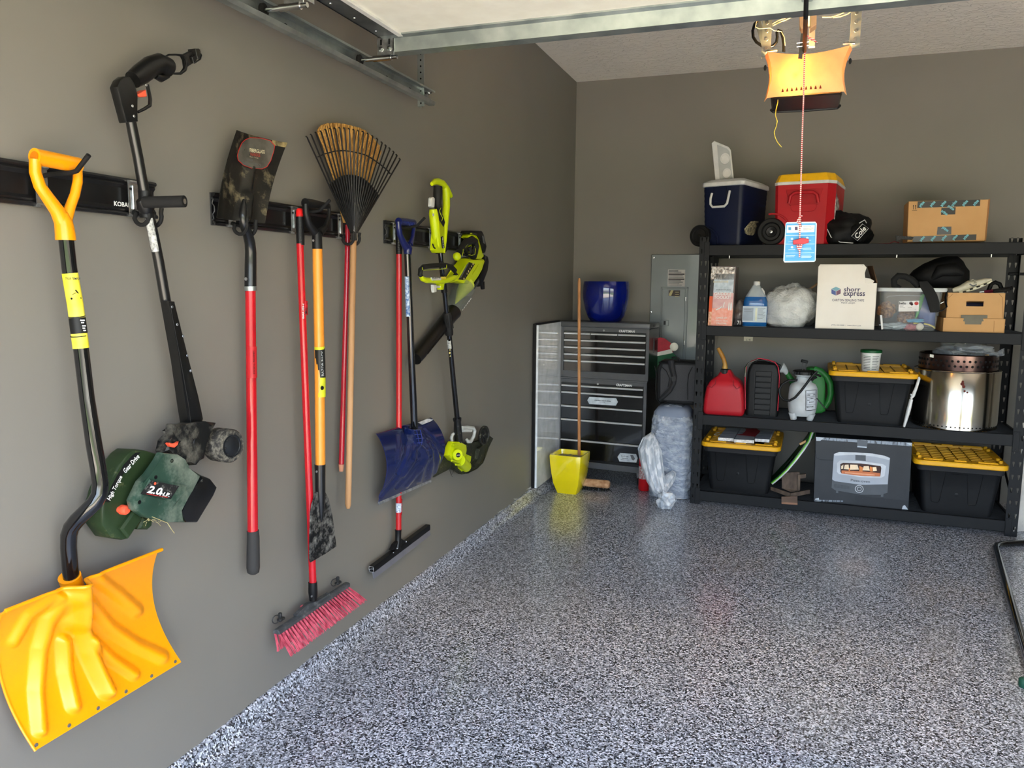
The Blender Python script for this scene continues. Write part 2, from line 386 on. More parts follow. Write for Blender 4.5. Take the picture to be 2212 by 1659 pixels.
# horizontal track beside the left wall
tx, tz, ty1 = DX0-0.115, DZ-0.082, 3.60
trk = thing('door_track', 'galvanised horizontal door track hanging beside the left wall', 'door track', (tx, ty1, tz))
g = G()
cs = [(0.036, 0.033), (0.036, 0.024), (0.034, 0.030), (0.006, 0.029), (0.000, 0.022), (0.0, -0.022), (0.006, -0.029), (0.030, -0.030), (0.036, -0.016), (0.039, -0.018),
      (0.033, -0.034), (0.004, -0.034), (-0.004, -0.026), (-0.004, 0.026), (0.004, 0.034), (0.032, 0.035)]
g.prism([V((tx+x, FY+0.05, tz+z)) for x, z in cs], (0, ty1-FY-0.05, 0)); new('channel', g, GALV, trk, smooth=35)
for y in (ty1-1.15, ty1-0.42, ty1-0.2):
    new('slot', G().lathe([(0.011, 0), (0.011, 0.0006), (0, 0.0006)], (tx+0.0003, y, tz), (1, 0, 0), seg=12, sx=0.55), BLK, trk)
g = G(); ax, ay = tx-0.01, ty1-0.09
for a_, b_ in (((ax-0.004, ay, 0), (ax, ay+0.034, 0)), ((ax-0.004, ay, 0), (ax+0.030, ay+0.003, 0))):
    g.mm((a_[0], a_[1], tz-0.055), (b_[0], b_[1], CZ))
new('hanging_angle', g, GALV, trk)
for k in range(30):
    z = tz-0.04+k*0.028
    if z > CZ-0.03: break
    new('hole', G().lathe([(0.0045, 0), (0.0045, 0.0006), (0, 0.0006)], (ax+0.013, ay, z), (0, -1, 0), seg=10), BLK, trk)
new('bolt', G().tube([(ax-0.01, ay+0.017, tz+0.008), (ax+0.062, ay+0.017, tz+0.008)], 0.005, 8).lathe([(0.009, 0), (0.009, 0.006), (0, 0.006)], (ax+0.045, ay+0.017, tz+0.008), (1, 0, 0), seg=6), STEEL, trk)
g = G(); g.prism([V((tx-0.004, ty1-0.09, tz-0.02)), V((WX, ty1-0.16, tz+0.10)), V((WX, ty1-0.16, tz+0.13)), V((tx-0.004, ty1-0.09, tz+0.01))], (0, 0.003, 0)); new('wall_brace', g, GALV, trk)

# opener head
OY = 3.60
op = thing('garage_door_opener', 'overhead garage door opener with glowing amber lens and black housing', 'opener', (0.005, OY+0.15, 2.37))
def OP(px, py, y): return at(px, py, 'y', y)
LENS = mat('frosted_lens', (240, 190, 130), 0.4, transl=0.15, bump=0.05, bs=60)
TL, TR, BL, BR = OP(1659, 111, OY), OP(1835, 97, OY), OP(1657, 211, OY), OP(1823, 197, OY)
nu, nv = 22, 14; A = []
for i in range(nu+1):
    s = i/nu; row = []
    for j in range(nv+1):
        t = j/nv; p = TL.lerp(TR, s).lerp(BL.lerp(BR, s), t)
        sag = 0.026*math.sin(math.pi*s)*(1-t)**2
        curve = 0.035*math.cos((s-0.5)*2.3) + 0.012*math.sin(math.pi*t)
        pinch = -0.010*math.sin(math.pi*t)*(2*s-1)*2*abs(2*s-1)
        row.append(p+V((pinch, -curve+0.02, -sag)))
    A.append(row)
g = G(); g.sheet(A, (0, 0.003, 0))
for sgn, i in ((-1, 0), (1, nu)):       # side wings folding back
    g.sheet([[A[i][j]+V((sgn*0.004*k, 0.022*k*(1-0.3*math.sin(math.pi*j/nv)), 0)) for j in range(nv+1)] for k in range(4)], (sgn*0.003, 0, 0))
lens = new('lens', g, LENS, op, smooth=60)
VENT = mat('lens_vent', (120, 40, 15), 0.6)
for k in range(9):
    s = 0.20+0.062*k; i = s*nu; a = A[int(i)][nv-1].lerp(A[int(i)+1][nv-1], i-int(i)) + V((0, -0.004, 0.007))
    new('vent', G().prism([a+V((-0.0045, 0, -0.006)), a+V((0.0045, 0, -0.006)), a+V((0.0035, 0, 0)), a+V((0, 0, 0.009)), a+V((-0.002, 0, 0.004))], (0, -0.0012, 0)), VENT, lens)
z0 = at(1740, 237, 'y', OY+0.29).z
g = G(); g.prism([V((x, y, z0)) for x, y in ((-0.125, OY+0.025), (0.143, OY+0.025), (0.150, OY+0.05), (0.150, OY+0.28), (0.142, OY+0.30), (-0.124, OY+0.30), (-0.132, OY+0.28), (-0.132, OY+0.05))], (0, 0, 0.10), bev=0.006)
new('housing', g, mat('opener_black', (8, 7, 7), 0.3, coat=0.1, crough=0.2), op)
new('rim', G().tube([(-0.135, OY+0.27, z0+0.004), (-0.128, OY+0.303, z0+0.002), (0.01, OY+0.306, z0), (0.146, OY+0.303, z0+0.002), (0.153, OY+0.27, z0+0.004)], 0.006, 8), BLK, op)
g = G(); g.mm((-0.135, OY+0.10, z0+0.10), (0.152, OY+0.30, z0+0.165), bev=0.004); new('chassis', g, GALV, op)
for x, y in ((-0.158, 0.05), (0.172, 0.05)):
    new('lens_latch', G().lathe([(0.012, 0), (0.012, 0.004), (0, 0.005)], (x*1.0, OY+0.012, (TL.z+BL.z)/2+0.03), (0, -1, 0), seg=12, sx=0.5), BLK, op)
bl = bpy.data.lights.new('opener_bulb', 'POINT'); bl.energy = 20.0; bl.color = (1.0, 0.66, 0.25); bl.shadow_soft_size = 0.028
bo = bpy.data.objects.new('opener_bulb', bl); COL.objects.link(bo); bo.parent = op
bo.location = V((-0.035, OY+0.028, (TL.z*0.4+BL.z*0.6)))-V(op.location)
# perforated hanger straps
for (xa, ya), (xb, yb), wpx in (((1648, 20), (1654, 122), 20), ((1850, 12), (1846, 104), 20)):
    y = OY+0.06; b = OP(xb, yb, y); hw = 0.019
    st = new('hanging_strap', G().mm((b.x-hw, y, b.z), (b.x+hw, y+0.003, CZ)).mm((b.x-hw, y, b.z), (b.x-hw+0.003, y+0.03, CZ)), GALV, op)
    for k in range(7):
        new('rivet', G().lathe([(0.0075, 0), (0.0065, 0.002), (0.003, 0.0025), (0, 0.001)], (b.x, y, b.z+0.035+0.034*k), (0, -1, 0), seg=10), CHROME, st)
    sg = 1 if b.x < 0 else -1
    new('bolt', G().tube([(b.x, y-0.006, b.z+0.016), (b.x+sg*0.045, y-0.002, b.z+0.02)], 0.005, 8), STEEL, op)
new('brace_strap', G().prism([OP(*p, OY+0.1) for p in ((1632, 56), (1644, 40), (1652, 96), (1645, 98))], (0, 0.003, 0)), GALV, op)
# rail, trolley and door arm
RAIL = mat('rail_steel', (196, 190, 178), 0.4, 0.7, col2=(168, 160, 146), ns=20)
rx = OP(1752, 80, 3.5).x; rz = 2.735
g = G(); g.mm((rx-0.016, FY+0.05, rz), (rx+0.016, OY+0.12, rz+0.004)); g.mm((rx-0.002, FY+0.05, rz-0.03), (rx+0.002, OY+0.12, rz))
new('rail', g, RAIL, op)
tr = new('trolley', G().prism([OP(*p, 3.24) for p in ((1727, 28), (1738, 27), (1738, 62), (1731, 62), (1727, 54))], (0, 0.06, 0), bev=0.002)
         .prism([OP(*p, 3.24) for p in ((1750, 26), (1764, 24), (1764, 52), (1750, 62))], (0, 0.06, 0), bev=0.002), mat('trolley_plastic', (214, 168, 120), 0.45), op)  # orange tan holds the bulb's warm light in the plastic's colour
new('mounting_plate', G().prism([OP(*p, OY+0.02) for p in ((1748, 60), (1761, 56), (1760, 100), (1747, 101))], (0, 0.02, 0)), RAIL, op)
new('spring', G().tube([OP(1743+1.2*math.sin(k*1.6), 30+k*1.1, 3.22+0.004*math.cos(k*1.6)) for k in range(26)], 0.0012, 5), STEEL, tr)
ap = [OP(1742, -16, 2.815), OP(1740.5, 40, 2.875), OP(1737.5, 112, 3.36)]
arm = new('door_arm', G().tube(ap, 0.0075, 4, flat=0.6), BLK, op, smooth=0)
new('arm_bracket', G().prism([OP(*p, 3.35) for p in ((1731, 66), (1738, 66), (1733, 127), (1724, 126), (1728, 92))], (0, 0.004, 0)), mat('arm_steel', (92, 88, 82), 0.45, 0.6), op)
for y in (93, 101): new('bolt', G().tube([OP(1721, y, 3.34), OP(1748, y-3, 3.34)], 0.0035, 8), STEEL, op)
new('door_bracket', G().prism([V((x, DY-0.085, z)) for x, z in ((-0.03, DZ-0.002), (0.02, DZ-0.002), (0.012, DZ-0.035), (-0.02, DZ-0.035))], (0, 0.03, 0)), GALV, door)
# antenna wire
new('antenna_wire', G().tube([OP(x, y, OY+0.05) for x, y in ((1681, 205), (1680, 222), (1676, 238), (1675, 250), (1679, 262), (1676, 275), (1672, 285), (1674, 297), (1680, 309), (1688, 318))], 0.0018, 6), mat('yellow_wire', (118, 120, 52), 0.7), op)
# power cord
new('power_cord', G().tube([OP(x, y, OY+0.12) for x, y in ((1665, 34), (1640, 41), (1630, 52), (1626, 66), (1627, 80), (1634, 91), (1646, 99), (1659, 102), (1670, 99), (1677, 91), (1679, 80), (1678, 70), (1681, 65), (1687, 67), (1691, 80), (1693, 95), (1693, 112))], 0.0065, 10), BLKG, op)
WIRE = mat('low_voltage_wire', (222, 205, 170), 0.4)
for ps, lab in (([(1668, 52), (1682, 44), (1700, 38), (1722, 30)], 'thin white wire curving above the opener, upper of the left pair'),
                ([(1669, 56), (1684, 48), (1698, 43), (1712, 36)], 'thin white wire curving above the opener, lower of the left pair'),
                ([(1776, 37), (1795, 37), (1815, 31), (1835, 20)], 'thin amber wire looping right of the opener rail'),
                ([(1800, 38), (1815, 36), (1832, 30), (1846, 18)], 'thin white wire looping right of the opener rail beside the strap')):
    o = new('bell_wire', G().tube([OP(x, y, OY+0.16) for x, y in ps], 0.0022, 6), WIRE); tag(o, lab, 'wire', 'low voltage wires above the opener')
o = new('bell_wire', G().tube([OP(x, y, OY+0.02) for x, y in ((1641, 40), (1634, 46), (1632, 58), (1640, 62), (1664, 60), (1672, 66), (1688, 68), (1694, 80), (1696, 98))], 0.0016, 6), WIRE)
tag(o, 'thin white wire running down beside the black power cord', 'wire', 'low voltage wires above the opener')
# release rope, handle and tag
def rope_mat(name, ang):
    M = bpy.data.materials.new(name); M.use_nodes = True; nt = M.node_tree; N = nt.nodes; L = nt.links; b = N['Principled BSDF']; b.inputs['Roughness'].default_value = 0.8
    tc = N.new('ShaderNodeTexCoord'); wv = N.new('ShaderNodeTexWave'); wv.bands_direction = 'Z'; wv.inputs['Scale'].default_value = 42; wv.inputs['Distortion'].default_value = 1.5; wv.inputs['Detail Scale'].default_value = 40
    L.new(tc.outputs['Object'], wv.inputs['Vector']); r = N.new('ShaderNodeValToRGB'); r.color_ramp.interpolation = 'CONSTANT'
    r.color_ramp.elements[0].color = rgb((205, 45, 50)); r.color_ramp.elements[1].position = 0.5; r.color_ramp.elements[1].color = rgb((236, 226, 220))
    L.new(wv.outputs[0], r.inputs[0]); L.new(r.outputs[0], b.inputs['Base Color']); return M
ROPE = rope_mat('red_white_rope', 0); RY = 3.36
rope = thing('release_rope', 'red and white emergency release rope hanging in front of the opener', 'rope', OP(1738, 114, RY))
new('cord', G().tube([OP(x, y, RY) for x, y in ((1741, 80), (1738, 120), (1736, 200), (1732, 320), (1730, 400), (1728, 468), (1727, 545))], [0.0028]*7, 8), ROPE, rope)
new('knot', G().tube([OP(x, y, RY) for x, y in ((1743, 76), (1747, 80), (1754, 86), (1766, 92), (1756, 84), (1746, 82))], 0.003, 8), ROPE, rope)
new('knot', G().tube([OP(x, y, RY-0.006) for x, y in ((1733, 466), (1727, 470), (1722, 478), (1724, 484), (1730, 474), (1731, 490), (1726, 478))], 0.003, 8), ROPE, rope)
new('knot', G().tube([OP(x, y, RY-0.006) for x, y in ((1722, 529), (1725, 540), (1730, 536), (1732, 528), (1727, 541), (1721, 534), (1728, 530), (1727, 556))], 0.003, 8), ROPE, rope)
hp = [(1713, 519), (1733, 514), (1747, 516), (1747, 524), (1733, 528), (1713, 528)]
new('pull_handle', G().prism([OP(x, y, RY-0.012) for x, y in hp], (0, 0.012, 0), bev=0.002), mat('red_handle_plastic', (206, 52, 60), 0.4), rope)
tg = thing('instruction_tag', 'light blue instruction card tied to the release rope', 'tag', OP(1729, 566, RY+0.008))
TC = [OP(x, y, RY+0.008) for x, y in ((1697, 483), (1700, 480), (1761, 479), (1764.5, 483), (1762, 562), (1759, 565.5), (1695, 567), (1692, 563))]
new('card', G().prism(TC, (0, 0.0015, 0)), mat('card_edge', (205, 228, 240), 0.5), tg, smooth=0)
def inq(pts, mt, nm, k=1): return new(nm, G().prism([OP(x, y, RY+0.008-0.0006*k) for x, y in pts], (0, 0.0004, 0)), mt, tg, smooth=0)
inq([(1698, 483), (1762, 482), (1760, 563), (1695, 564)], mat('card_blue', (66, 144, 200), 0.45, col2=(84, 160, 212), ns=16), 'print_field')
inq([(1700, 487), (1760, 486), (1759, 501), (1699, 503)], mat('card_cream', (226, 230, 216), 0.5), 'print_band', 2)
inq([(1703, 491), (1709, 491), (1709, 497), (1703, 497)], mat('icon_blue', (66, 140, 180), 0.5), 'icon', 3)
inq([(1717, 490), (1723, 490), (1723, 497), (1717, 497)], mat('icon_purple', (66, 52, 84), 0.5), 'icon', 3)
pale = mat('card_pale_print', (190, 220, 238), 0.5)
for (x0, x1, y) in ((1697, 1760, 508), (1697, 1760, 527), (1696, 1759, 546), (1703, 1718, 522), (1738, 1752, 519), (1703, 1718, 539), (1730, 1752, 536), (1698, 1718, 552), (1698, 1716, 554.5),
                    (1731, 1752, 551), (1731, 1754, 553.5), (1731, 1752, 556), (1734, 1753, 538.5)):
    inq([(x0, y), (x1, y-0.6), (x1, y+0.5), (x0, y+1.0)], pale, 'print_line', 2)
for (x0, x1, y) in ((1735, 1752, 490), (1735, 1757, 493), (1735, 1753, 496)):
    inq([(x0, y), (x1, y-0.6), (x1, y+0.2), (x0, y+0.8)], INKG, 'print_line', 3)
for cx, cy in ((1711, 516), (1744, 514), (1711, 534)):
    inq([(cx+3*math.cos(a), cy+2.6*math.sin(a)) for a in [k*math.pi/4 for k in range(8)]], pale, 'icon', 2)
# ================================================================== left wall: hook rails and hooks
RZ0, RZ1 = 1.827, 1.934
RAILM = mat('black_anodised_rail', (17, 17, 18), 0.3, col2=(24, 24, 25), coat=0.2, crough=0.3)
ENDM = mat('rail_end_grey', (70, 70, 70), 0.45, 0.4)
def wall_rail(y0, y1, label, textpx=None):
    t = thing('wall_rail', label, 'tool rail', (WX+0.01, (y0+y1)/2, RZ0), 'black hook rails along the left wall')
    pr = [(0, RZ0), (0.016, RZ0), (0.019, RZ0+0.006), (0.017, RZ0+0.010), (0.010, RZ0+0.014), (0.012, RZ0+0.019), (0.008, RZ0+0.024), (0.005, RZ0+0.028), (0.005, RZ1-0.028), (0.008, RZ1-0.024),
          (0.012, RZ1-0.019), (0.010, RZ1-0.014), (0.017, RZ1-0.010), (0.019, RZ1-0.006), (0.016, RZ1), (0, RZ1)]
    new('rail_body', G().prism([V((WX+x, y0, z)) for x, z in pr], (0, y1-y0, 0)), RAILM, t, smooth=0)
    zc = (RZ0+RZ1)/2
    g = G(); g.mm((WX, y0-0.003, RZ0), (WX+0.004, y0, RZ1))
    g.tube([(WX+x, y0-0.001, z) for x, z in ((0.003, RZ1-0.016), (0.012, RZ1-0.022), (0.008, RZ1-0.036), (0.016, zc+0.008), (0.016, zc-0.008), (0.008, RZ0+0.036), (0.012, RZ0+0.022), (0.003, RZ0+0.016))], 0.0022, 4)
    g.tube([(WX+0.010, y0-0.001, RZ0+0.012), (WX+0.016, y0-0.001, RZ0+0.001), (WX+0.002, y0-0.001, RZ0+0.001)], 0.0016, 4)
    new('end_profile', g, ENDM, t)
    return t
yR = [at(0, 390, 'x', WX).y-0.30, at(330, 440, 'x', WX).y, at(455, 450, 'x', WX).y, at(762, 490, 'x', WX).y, at(828, 500, 'x', WX).y, at(1000, 525, 'x', WX).y]
t = wall_rail(yR[0], yR[1], 'black hook rail holding the yellow snow shovel and green edger, nearest the door')
text('KOBALT', Wn(267, 442, 0.0055), (0, 1, 0), (0, 0, 1), (Wn(288, 446, 0.005).y-Wn(246, 440, 0.005).y), 0.014, INKW, t, off=0.0006, bold=0.03)
wall_rail(yR[2], yR[3], 'black hook rail behind the square shovel, push broom and leaf rake')
wall_rail(yR[4], yR[5], 'black hook rail behind the blue snow shovel, string trimmer and leaf blower')
HG = 'hooks clipped on the black wall rails'
def hook(pxl, kind, label, sep=0.024):
    y = at(pxl, 450, 'x', WX+0.02).y; zc = (RZ0+RZ1)/2
    t = thing('tool_hook', label, 'hook', (WX+0.02, y, RZ0-0.01), HG)
    g = G(); pr = [(0.006, RZ1-0.004), (0.028, RZ1-0.006), (0.030, RZ1-0.010), (0.022, RZ1-0.014), (0.022, RZ0+0.008), (0.034, RZ0+0.002), (0.034, RZ0-0.002), (0.008, RZ0-0.002), (0.008, RZ0+0.002), (0.019, RZ0+0.005), (0.019, RZ1-0.010), (0.006, RZ1-0.009)]
    g.prism([V((WX+x, y-0.016, z)) for x, z in pr], (0, 0.034, 0)); g.box((WX+0.024, y, zc), (0.006, 0.012, 0.07), bev=0.002)
    b = new('clip_plate', g, CHROME, t, smooth=0)
    new('rivet', G().lathe([(0.004, 0), (0.003, 0.002), (0, 0.002)], (WX+0.023, y-0.010, RZ1-0.03), (1, 0, 0), seg=8), BLK, b)
    if kind == 1:
        g = G().tube([(WX+0.02, y+0.006, RZ1-0.03), (WX+0.05, y+0.006, RZ1-0.026), (WX+0.11, y+0.006, RZ1-0.026), (WX+0.135, y+0.006, RZ1-0.022), (WX+0.17, y+0.006, RZ1+0.008), (WX+0.178, y+0.006, RZ1+0.015)], 0.0062, 10)
        new('prong', g, RUB, t)
    else:
        for dy in (-sep, sep):
            P = [(0.02, 0, RZ0+0.012), (0.045, 0.7, RZ0+0.004)]
            P += [(0.072+0.027*math.cos(math.radians(a)), 1, RZ0-0.006+0.027*math.sin(math.radians(a))+0.006) for a in range(200, 381, 20)]
            P += [(0.101, 1, RZ0+0.024)]
            new('prong', G().tube([(WX+x, y+dy*k, z) for x, k, z in P], 0.0062, 9), RUB, t)
    return t
hook(92, 1, 'long single hook under the yellow shovel grip')
hook(288, 2, 'double hook holding the green edger shaft')
hook(500, 2, 'double hook under the square shovel neck')
hook(634, 1, 'long single hook under the black D grip of the scraper')
hook(734, 2, 'double hook under the leaf rake')
hook(852, 1, 'long single hook under the blue shovel grip')
hook(930, 2, 'double hook behind the yellow green string trimmer')
hook(993, 2, 'double hook behind the leaf blower handle')

# ------------------------------------------------------------------ ribbed scoop blade helper
def scoop(c4, bow, ribs, nu=80, nv=56, th=0.004, lip=None, warp=None):
    """c4: world corners TL,TR,BL,BR. bow(s,t): offset from the wall. ribs: (polyline px, radius px, height m)"""
    A = []
    for i in range(nu+1):
        row = []
        for j in range(nv+1):
            s, t = i/nu, j/nv
            p = c4[0].lerp(c4[1], s).lerp(c4[2].lerp(c4[3], s), t)
            if warp: p = p+warp(s, t)
            q = p+V((bow(s, t), 0, 0)); a, b = proj(q); h = 0
            for pl, r, hh in ribs:
                d = min(seglen((a, b), pl[k], pl[k+1]) for k in range(len(pl)-1))
                if d < r: h += hh*(0.5+0.5*math.cos(math.pi*d/r))**0.7
            row.append(q+V((h, 0, 0)))
        A.append(row)
    return A

# ------------------------------------------------------------------ yellow snow shovel
YEL = mat('yellow_orange_plastic', (238, 148, 3), 0.3, coat=0.3, crough=0.25, col2=(235, 144, 3), ns=6)
YBL = mat('yellow_blade_plastic', (238, 150, 3), 0.3, coat=0.3, crough=0.25, col2=(236, 146, 3), ns=5, dirt=((150, 100, 30), 30, 0.74, 0.82))
GLB = mat('black_painted_tube', (10, 10, 12), 0.12, coat=0.8, crough=0.06)
sh = thing('snow_shovel', 'yellow orange plastic snow shovel with bent black shaft, nearest on the left wall', 'shovel', Wn(155, 1256, 0.06))
g = G(); g.px([(74, 338, 0.10), (169, 357, 0.10)], [36, 33], 20)
g.px([(76, 345, 0.10), (76, 372, 0.10), (86, 402, 0.10), (104, 428, 0.10), (124, 456, 0.10), (136, 482, 0.10)], [24, 24, 25, 27, 30, 34], 14, flat=1.0)
g.px([(168, 358, 0.10), (168, 392, 0.10), (162, 420, 0.10), (152, 446, 0.10), (144, 470, 0.10), (139, 486, 0.10)], [18, 20, 20, 21, 25, 34], 14)
g.px([(130, 462, 0.10), (137, 480, 0.10), (141, 505, 0.10), (142, 519, 0.10)], [30, 37, 40, 41], 20)
gr = new('grip', g, YEL, sh, smooth=50)
new('grip_end', G().px([(72.5, 337.5, 0.1015), (74, 338, 0.1015)], [22, 22], 16), mat('amber_hollow', (200, 110, 0), 0.5), gr)
SP = [(143, 516, 0.10), (150, 580, 0.10), (163, 660, 0.103), (176, 760, 0.11), (188, 860, 0.12), (203, 960, 0.135), (212, 1010, 0.142), (217, 1045, 0.147), (215, 1068, 0.147), (205, 1086, 0.142), (188, 1103, 0.125), (168, 1122, 0.10),
      (155, 1138, 0.082), (149, 1155, 0.072), (148, 1180, 0.066), (151, 1220, 0.062), (156, 1262, 0.058)]
shf = new('shaft', G().px(SP, [31, 31, 31, 31, 31, 33, 33, 34, 34, 34, 34, 34, 34, 34, 33, 33, 33], 20), GLB, sh, smooth=60)
lb = new('sticker', G().px([(151, 590, 0.1005), (163, 660, 0.1035), (175, 752, 0.1095)], [32, 32.2, 32.6], 22, cap=False), mat('yellow_sticker', (232, 214, 50), 0.4, col2=(238, 226, 110), ns=8), shf)
new('sticker_band', G().px([(166.5, 686, 0.105), (171, 720, 0.1075)], [33, 33.2], 22, cap=False), INKK, shf)
rt = V((0.75, 0.66, 0)); 
for y, w in ((692, 0.018), (697, 0.014), (704, 0.02), (709, 0.016), (714, 0.018)):
    text('MMMMMM', Wn(168.5+(y-692)*0.12+6, y, 0.124), rt, (0, 0, 1), w, 0.0035, INKW, shf, bold=0.02)
text('TRUE TEMPER', Wn(157, 602, 0.1195), rt, (0, 0, 1), 0.034, 0.006, INKK, shf, bold=0.02, shear=0.3)
for a in ((168, 683.5), (172.5, 725.5)):
    new('sticker_band', G().px([(a[0]-2.5, a[1]-1, 0.1055 if a[1] < 700 else 0.108), (a[0]-2.2, a[1]+1, 0.1055 if a[1] < 700 else 0.108)], 33, 22, cap=False), INKK, shf)
new('sticker_art', G().px([(163, 626, 0.1195), (167, 632, 0.1197), (171, 636, 0.1197)], [3, 4, 2], 6).px([(154, 645, 0.1197), (155, 645, 0.1197)], 5, 8).px([(173, 644, 0.120), (174, 644, 0.120)], 5, 8)
    .px([(156, 637, 0.1197), (160, 634, 0.1197), (166, 632, 0.1197)], 1.2, 5), INKK, shf)
c4 = [Wn(4, 1318, 0.10), Wn(343, 1186, 0.10), Wn(76, 1622, 0.105), Wn(392, 1430, 0.105)]
zz = zoom(0, 880, 2.13)
def bowY(s, t): return -0.062*(1-(2*t-1)**2)*(0.75+0.25*abs(2*s-1)) + (0.012 if t < 0.02 else 0)
ribs = [([zz(340, 790), zz(350, 900), zz(365, 1000), zz(400, 1120), zz(440, 1210), zz(485, 1300)], 24, 0.034),
        ([zz(350, 830), zz(345, 920), zz(330, 980)], 30, 0.022),
        ([zz(300, 880), zz(220, 980), zz(180, 1110), zz(165, 1300), zz(180, 1480)], 21, 0.020),
        ([zz(260, 870), zz(130, 960), zz(60, 1080)], 15, 0.012),
        ([zz(290, 1080), zz(300, 1220), zz(335, 1370)], 21, 0.020),
        ([zz(410, 900), zz(500, 1010), zz(620, 1090), zz(740, 1145)], 20, 0.018),
        ([zz(415, 1070), zz(500, 1150), zz(610, 1225)], 18, 0.018),
        ([zz(460, 800), zz(540, 860), zz(620, 930)], 21, 0.016)]
A = scoop(c4, bowY, ribs, 110, 84)
bl_ = new('blade', G().sheet(A, (-0.0045, 0, 0)), YBL, sh, smooth=60)
edge = [A[0][j]+V((0.001, 0, 0)) for j in range(85)]
new('rolled_rim', G().tube([A[i][0] for i in range(0, 111, 2)], 0.0055, 8).tube(edge[::3], 0.0035, 6), YEL, bl_, smooth=60)
new('socket', G().px([(150, 1245, 0.058), (160, 1275, 0.050)], [46, 44], 16).px([(135, 1262, 0.05), (150, 1262, 0.05)], [16, 16], 8), YEL, bl_)
for x, y in ((78, 1609), (148, 1568), (211, 1530), (271, 1494), (327, 1460), (379, 1428)):
    q = min((p for r in A for p in r), key=lambda p: (proj(p)[0]-x)**2+(proj(p)[1]-y)**2)
    new('rivet_hole', G().lathe([(0.0055, 0), (0.0055, 0.0015), (0.0045, 0.0022), (0, 0.0015)], q, (1, 0, 0), seg=12), mat('hole_grey', (88, 88, 86), 0.6), bl_)

# ------------------------------------------------------------------ corded edger
EDB = mat('edger_black', (10, 10, 10), 0.4, col2=(14, 14, 14), coat=0.2, crough=0.3)
EDD = mat('edger_black_dusty', (16, 16, 16), 0.5, dirt=((120, 116, 104), 9, 0.48, 0.74), bump=0.2, bs=90)
ORG = mat('orange_button', (248, 92, 62), 0.4)
EGR = mat('edger_green', (34, 56, 44), 0.4, col2=(44, 68, 56), ns=10, dirt=((126, 132, 118), 7, 0.46, 0.72))
EG2 = mat('edger_olive', (32, 48, 26), 0.45, col2=(40, 56, 34), ns=8, dirt=((104, 104, 70), 14, 0.58, 0.76))
ed = thing('lawn_edger', 'corded green and black lawn edger hanging beside the yellow shovel', 'lawn edger', Wn(240, 1160, 0.05))
za = zoom(220, 80, 3.95)
g = G(); g.plate([za(*p) for p in ((132, 425), (158, 365), (195, 335), (245, 335), (290, 400), (305, 500), (316, 722), (213, 730))], 0.085, 0.115, 0.006, 2); gb = new('handle_body', g, EDB, ed)
new('seam', G().px([za(138, 420)+(0.1155,), za(168, 560)+(0.1155,), za(213, 728)+(0.1155,)], 1.6, 5), RUB, gb)
for p in ((262, 588), (276, 675), (380, 410)): new('screw', G().lathe([(0.004, 0), (0.003, 0.0012), (0, 0.0006)], Wn(*za(*p), 0.115), (1, 0, 0), seg=8), CHROME, gb)
g = G(); g.px([za(265, 365)+(0.10,), za(330, 320)+(0.10,), za(420, 250)+(0.10,), za(490, 225)+(0.10,), za(560, 262)+(0.102,), za(570, 268)+(0.102,)], [36, 42, 42, 42, 43, 40], 18, flat=1.0)
g.px([za(460, 330)+(0.10,), za(500, 350)+(0.10,), za(560, 325)+(0.10,)], [14, 18, 14], 12); new('rear_grip', g, EDB, ed, smooth=60)
new('trigger_guard', G().px([za(308, 640)+(0.10,), za(360, 615)+(0.10,), za(408, 585)+(0.10,), za(412, 530)+(0.10,), za(400, 460)+(0.10,), za(385, 405)+(0.10,)], [6, 7, 8, 8, 7, 8], 8), EDB, ed)
new('trigger', G().plate([za(*p) for p in ((290, 500), (330, 478), (378, 450), (388, 505), (372, 512), (320, 508))], 0.09, 0.115, 0.002), ORG, ed)
new('cord_retainer', G().px([za(*p)+(0.105,) for p in ((535, 172), (570, 152), (630, 150), (690, 158), (715, 185), (718, 230), (705, 280), (670, 312), (600, 312))], [4, 4, 4, 6, 7, 9, 9, 6, 4], 8)
    .plate([za(*p) for p in ((690, 155), (785, 108), (800, 130), (745, 165), (770, 230), (720, 262), (715, 195))], 0.095, 0.108, 0.001)
    .px([za(760, 155)+(0.105,), za(835, 112)+(0.105,), za(850, 155)+(0.105,), za(840, 190)+(0.105,), za(790, 222)+(0.105,), za(760, 160)+(0.105,)], 3.4, 6)
    .plate([za(*p) for p in ((800, 98), (830, 98), (845, 150), (840, 185), (820, 190), (806, 140))], 0.09, 0.12, 0.001)
    .plate([za(*p) for p in ((770, 170), (800, 150), (812, 205), (785, 225))], 0.095, 0.115, 0.001), EDB, ed)
shE = new('shaft', G().px([(282.5, 262, 0.095), (298, 340, 0.09), (311, 412, 0.086), (325, 478, 0.084), (343, 565, 0.082), (358, 652, 0.08)], [22, 22, 22, 22, 22, 22], 18), mat('black_satin_tube', (18, 18, 18), 0.3, coat=0.5, crough=0.2), ed, smooth=60)
new('sticker', G().px([(322, 471, 0.0875), (327.5, 500, 0.0872), (336, 543, 0.0865)], [17, 17, 16], 14, cap=False), mat('silver_label', (196, 196, 190), 0.4, col2=(120, 120, 116), ns=120), shE)
new('clamp_collar', G().px([(303, 430, 0.086), (316, 445, 0.09), (318, 466, 0.086)], [22, 40, 22], 14).px([(313, 412, 0.086), (318, 470, 0.085)], [28, 30], 16), BLK, ed)
FM = mat('foam_grip', (26, 25, 24), 0.85, bump=0.3, bs=150)
ag = new('side_grip', G().tube([Wn(312, 437, 0.10), Wn(398, 435, 0.215)], 0.0165, 20), FM, ed, smooth=60)
e_ = Wn(398, 435, 0.215); d_ = (Wn(398, 435, 0.215)-Wn(312, 437, 0.10)).normalized()
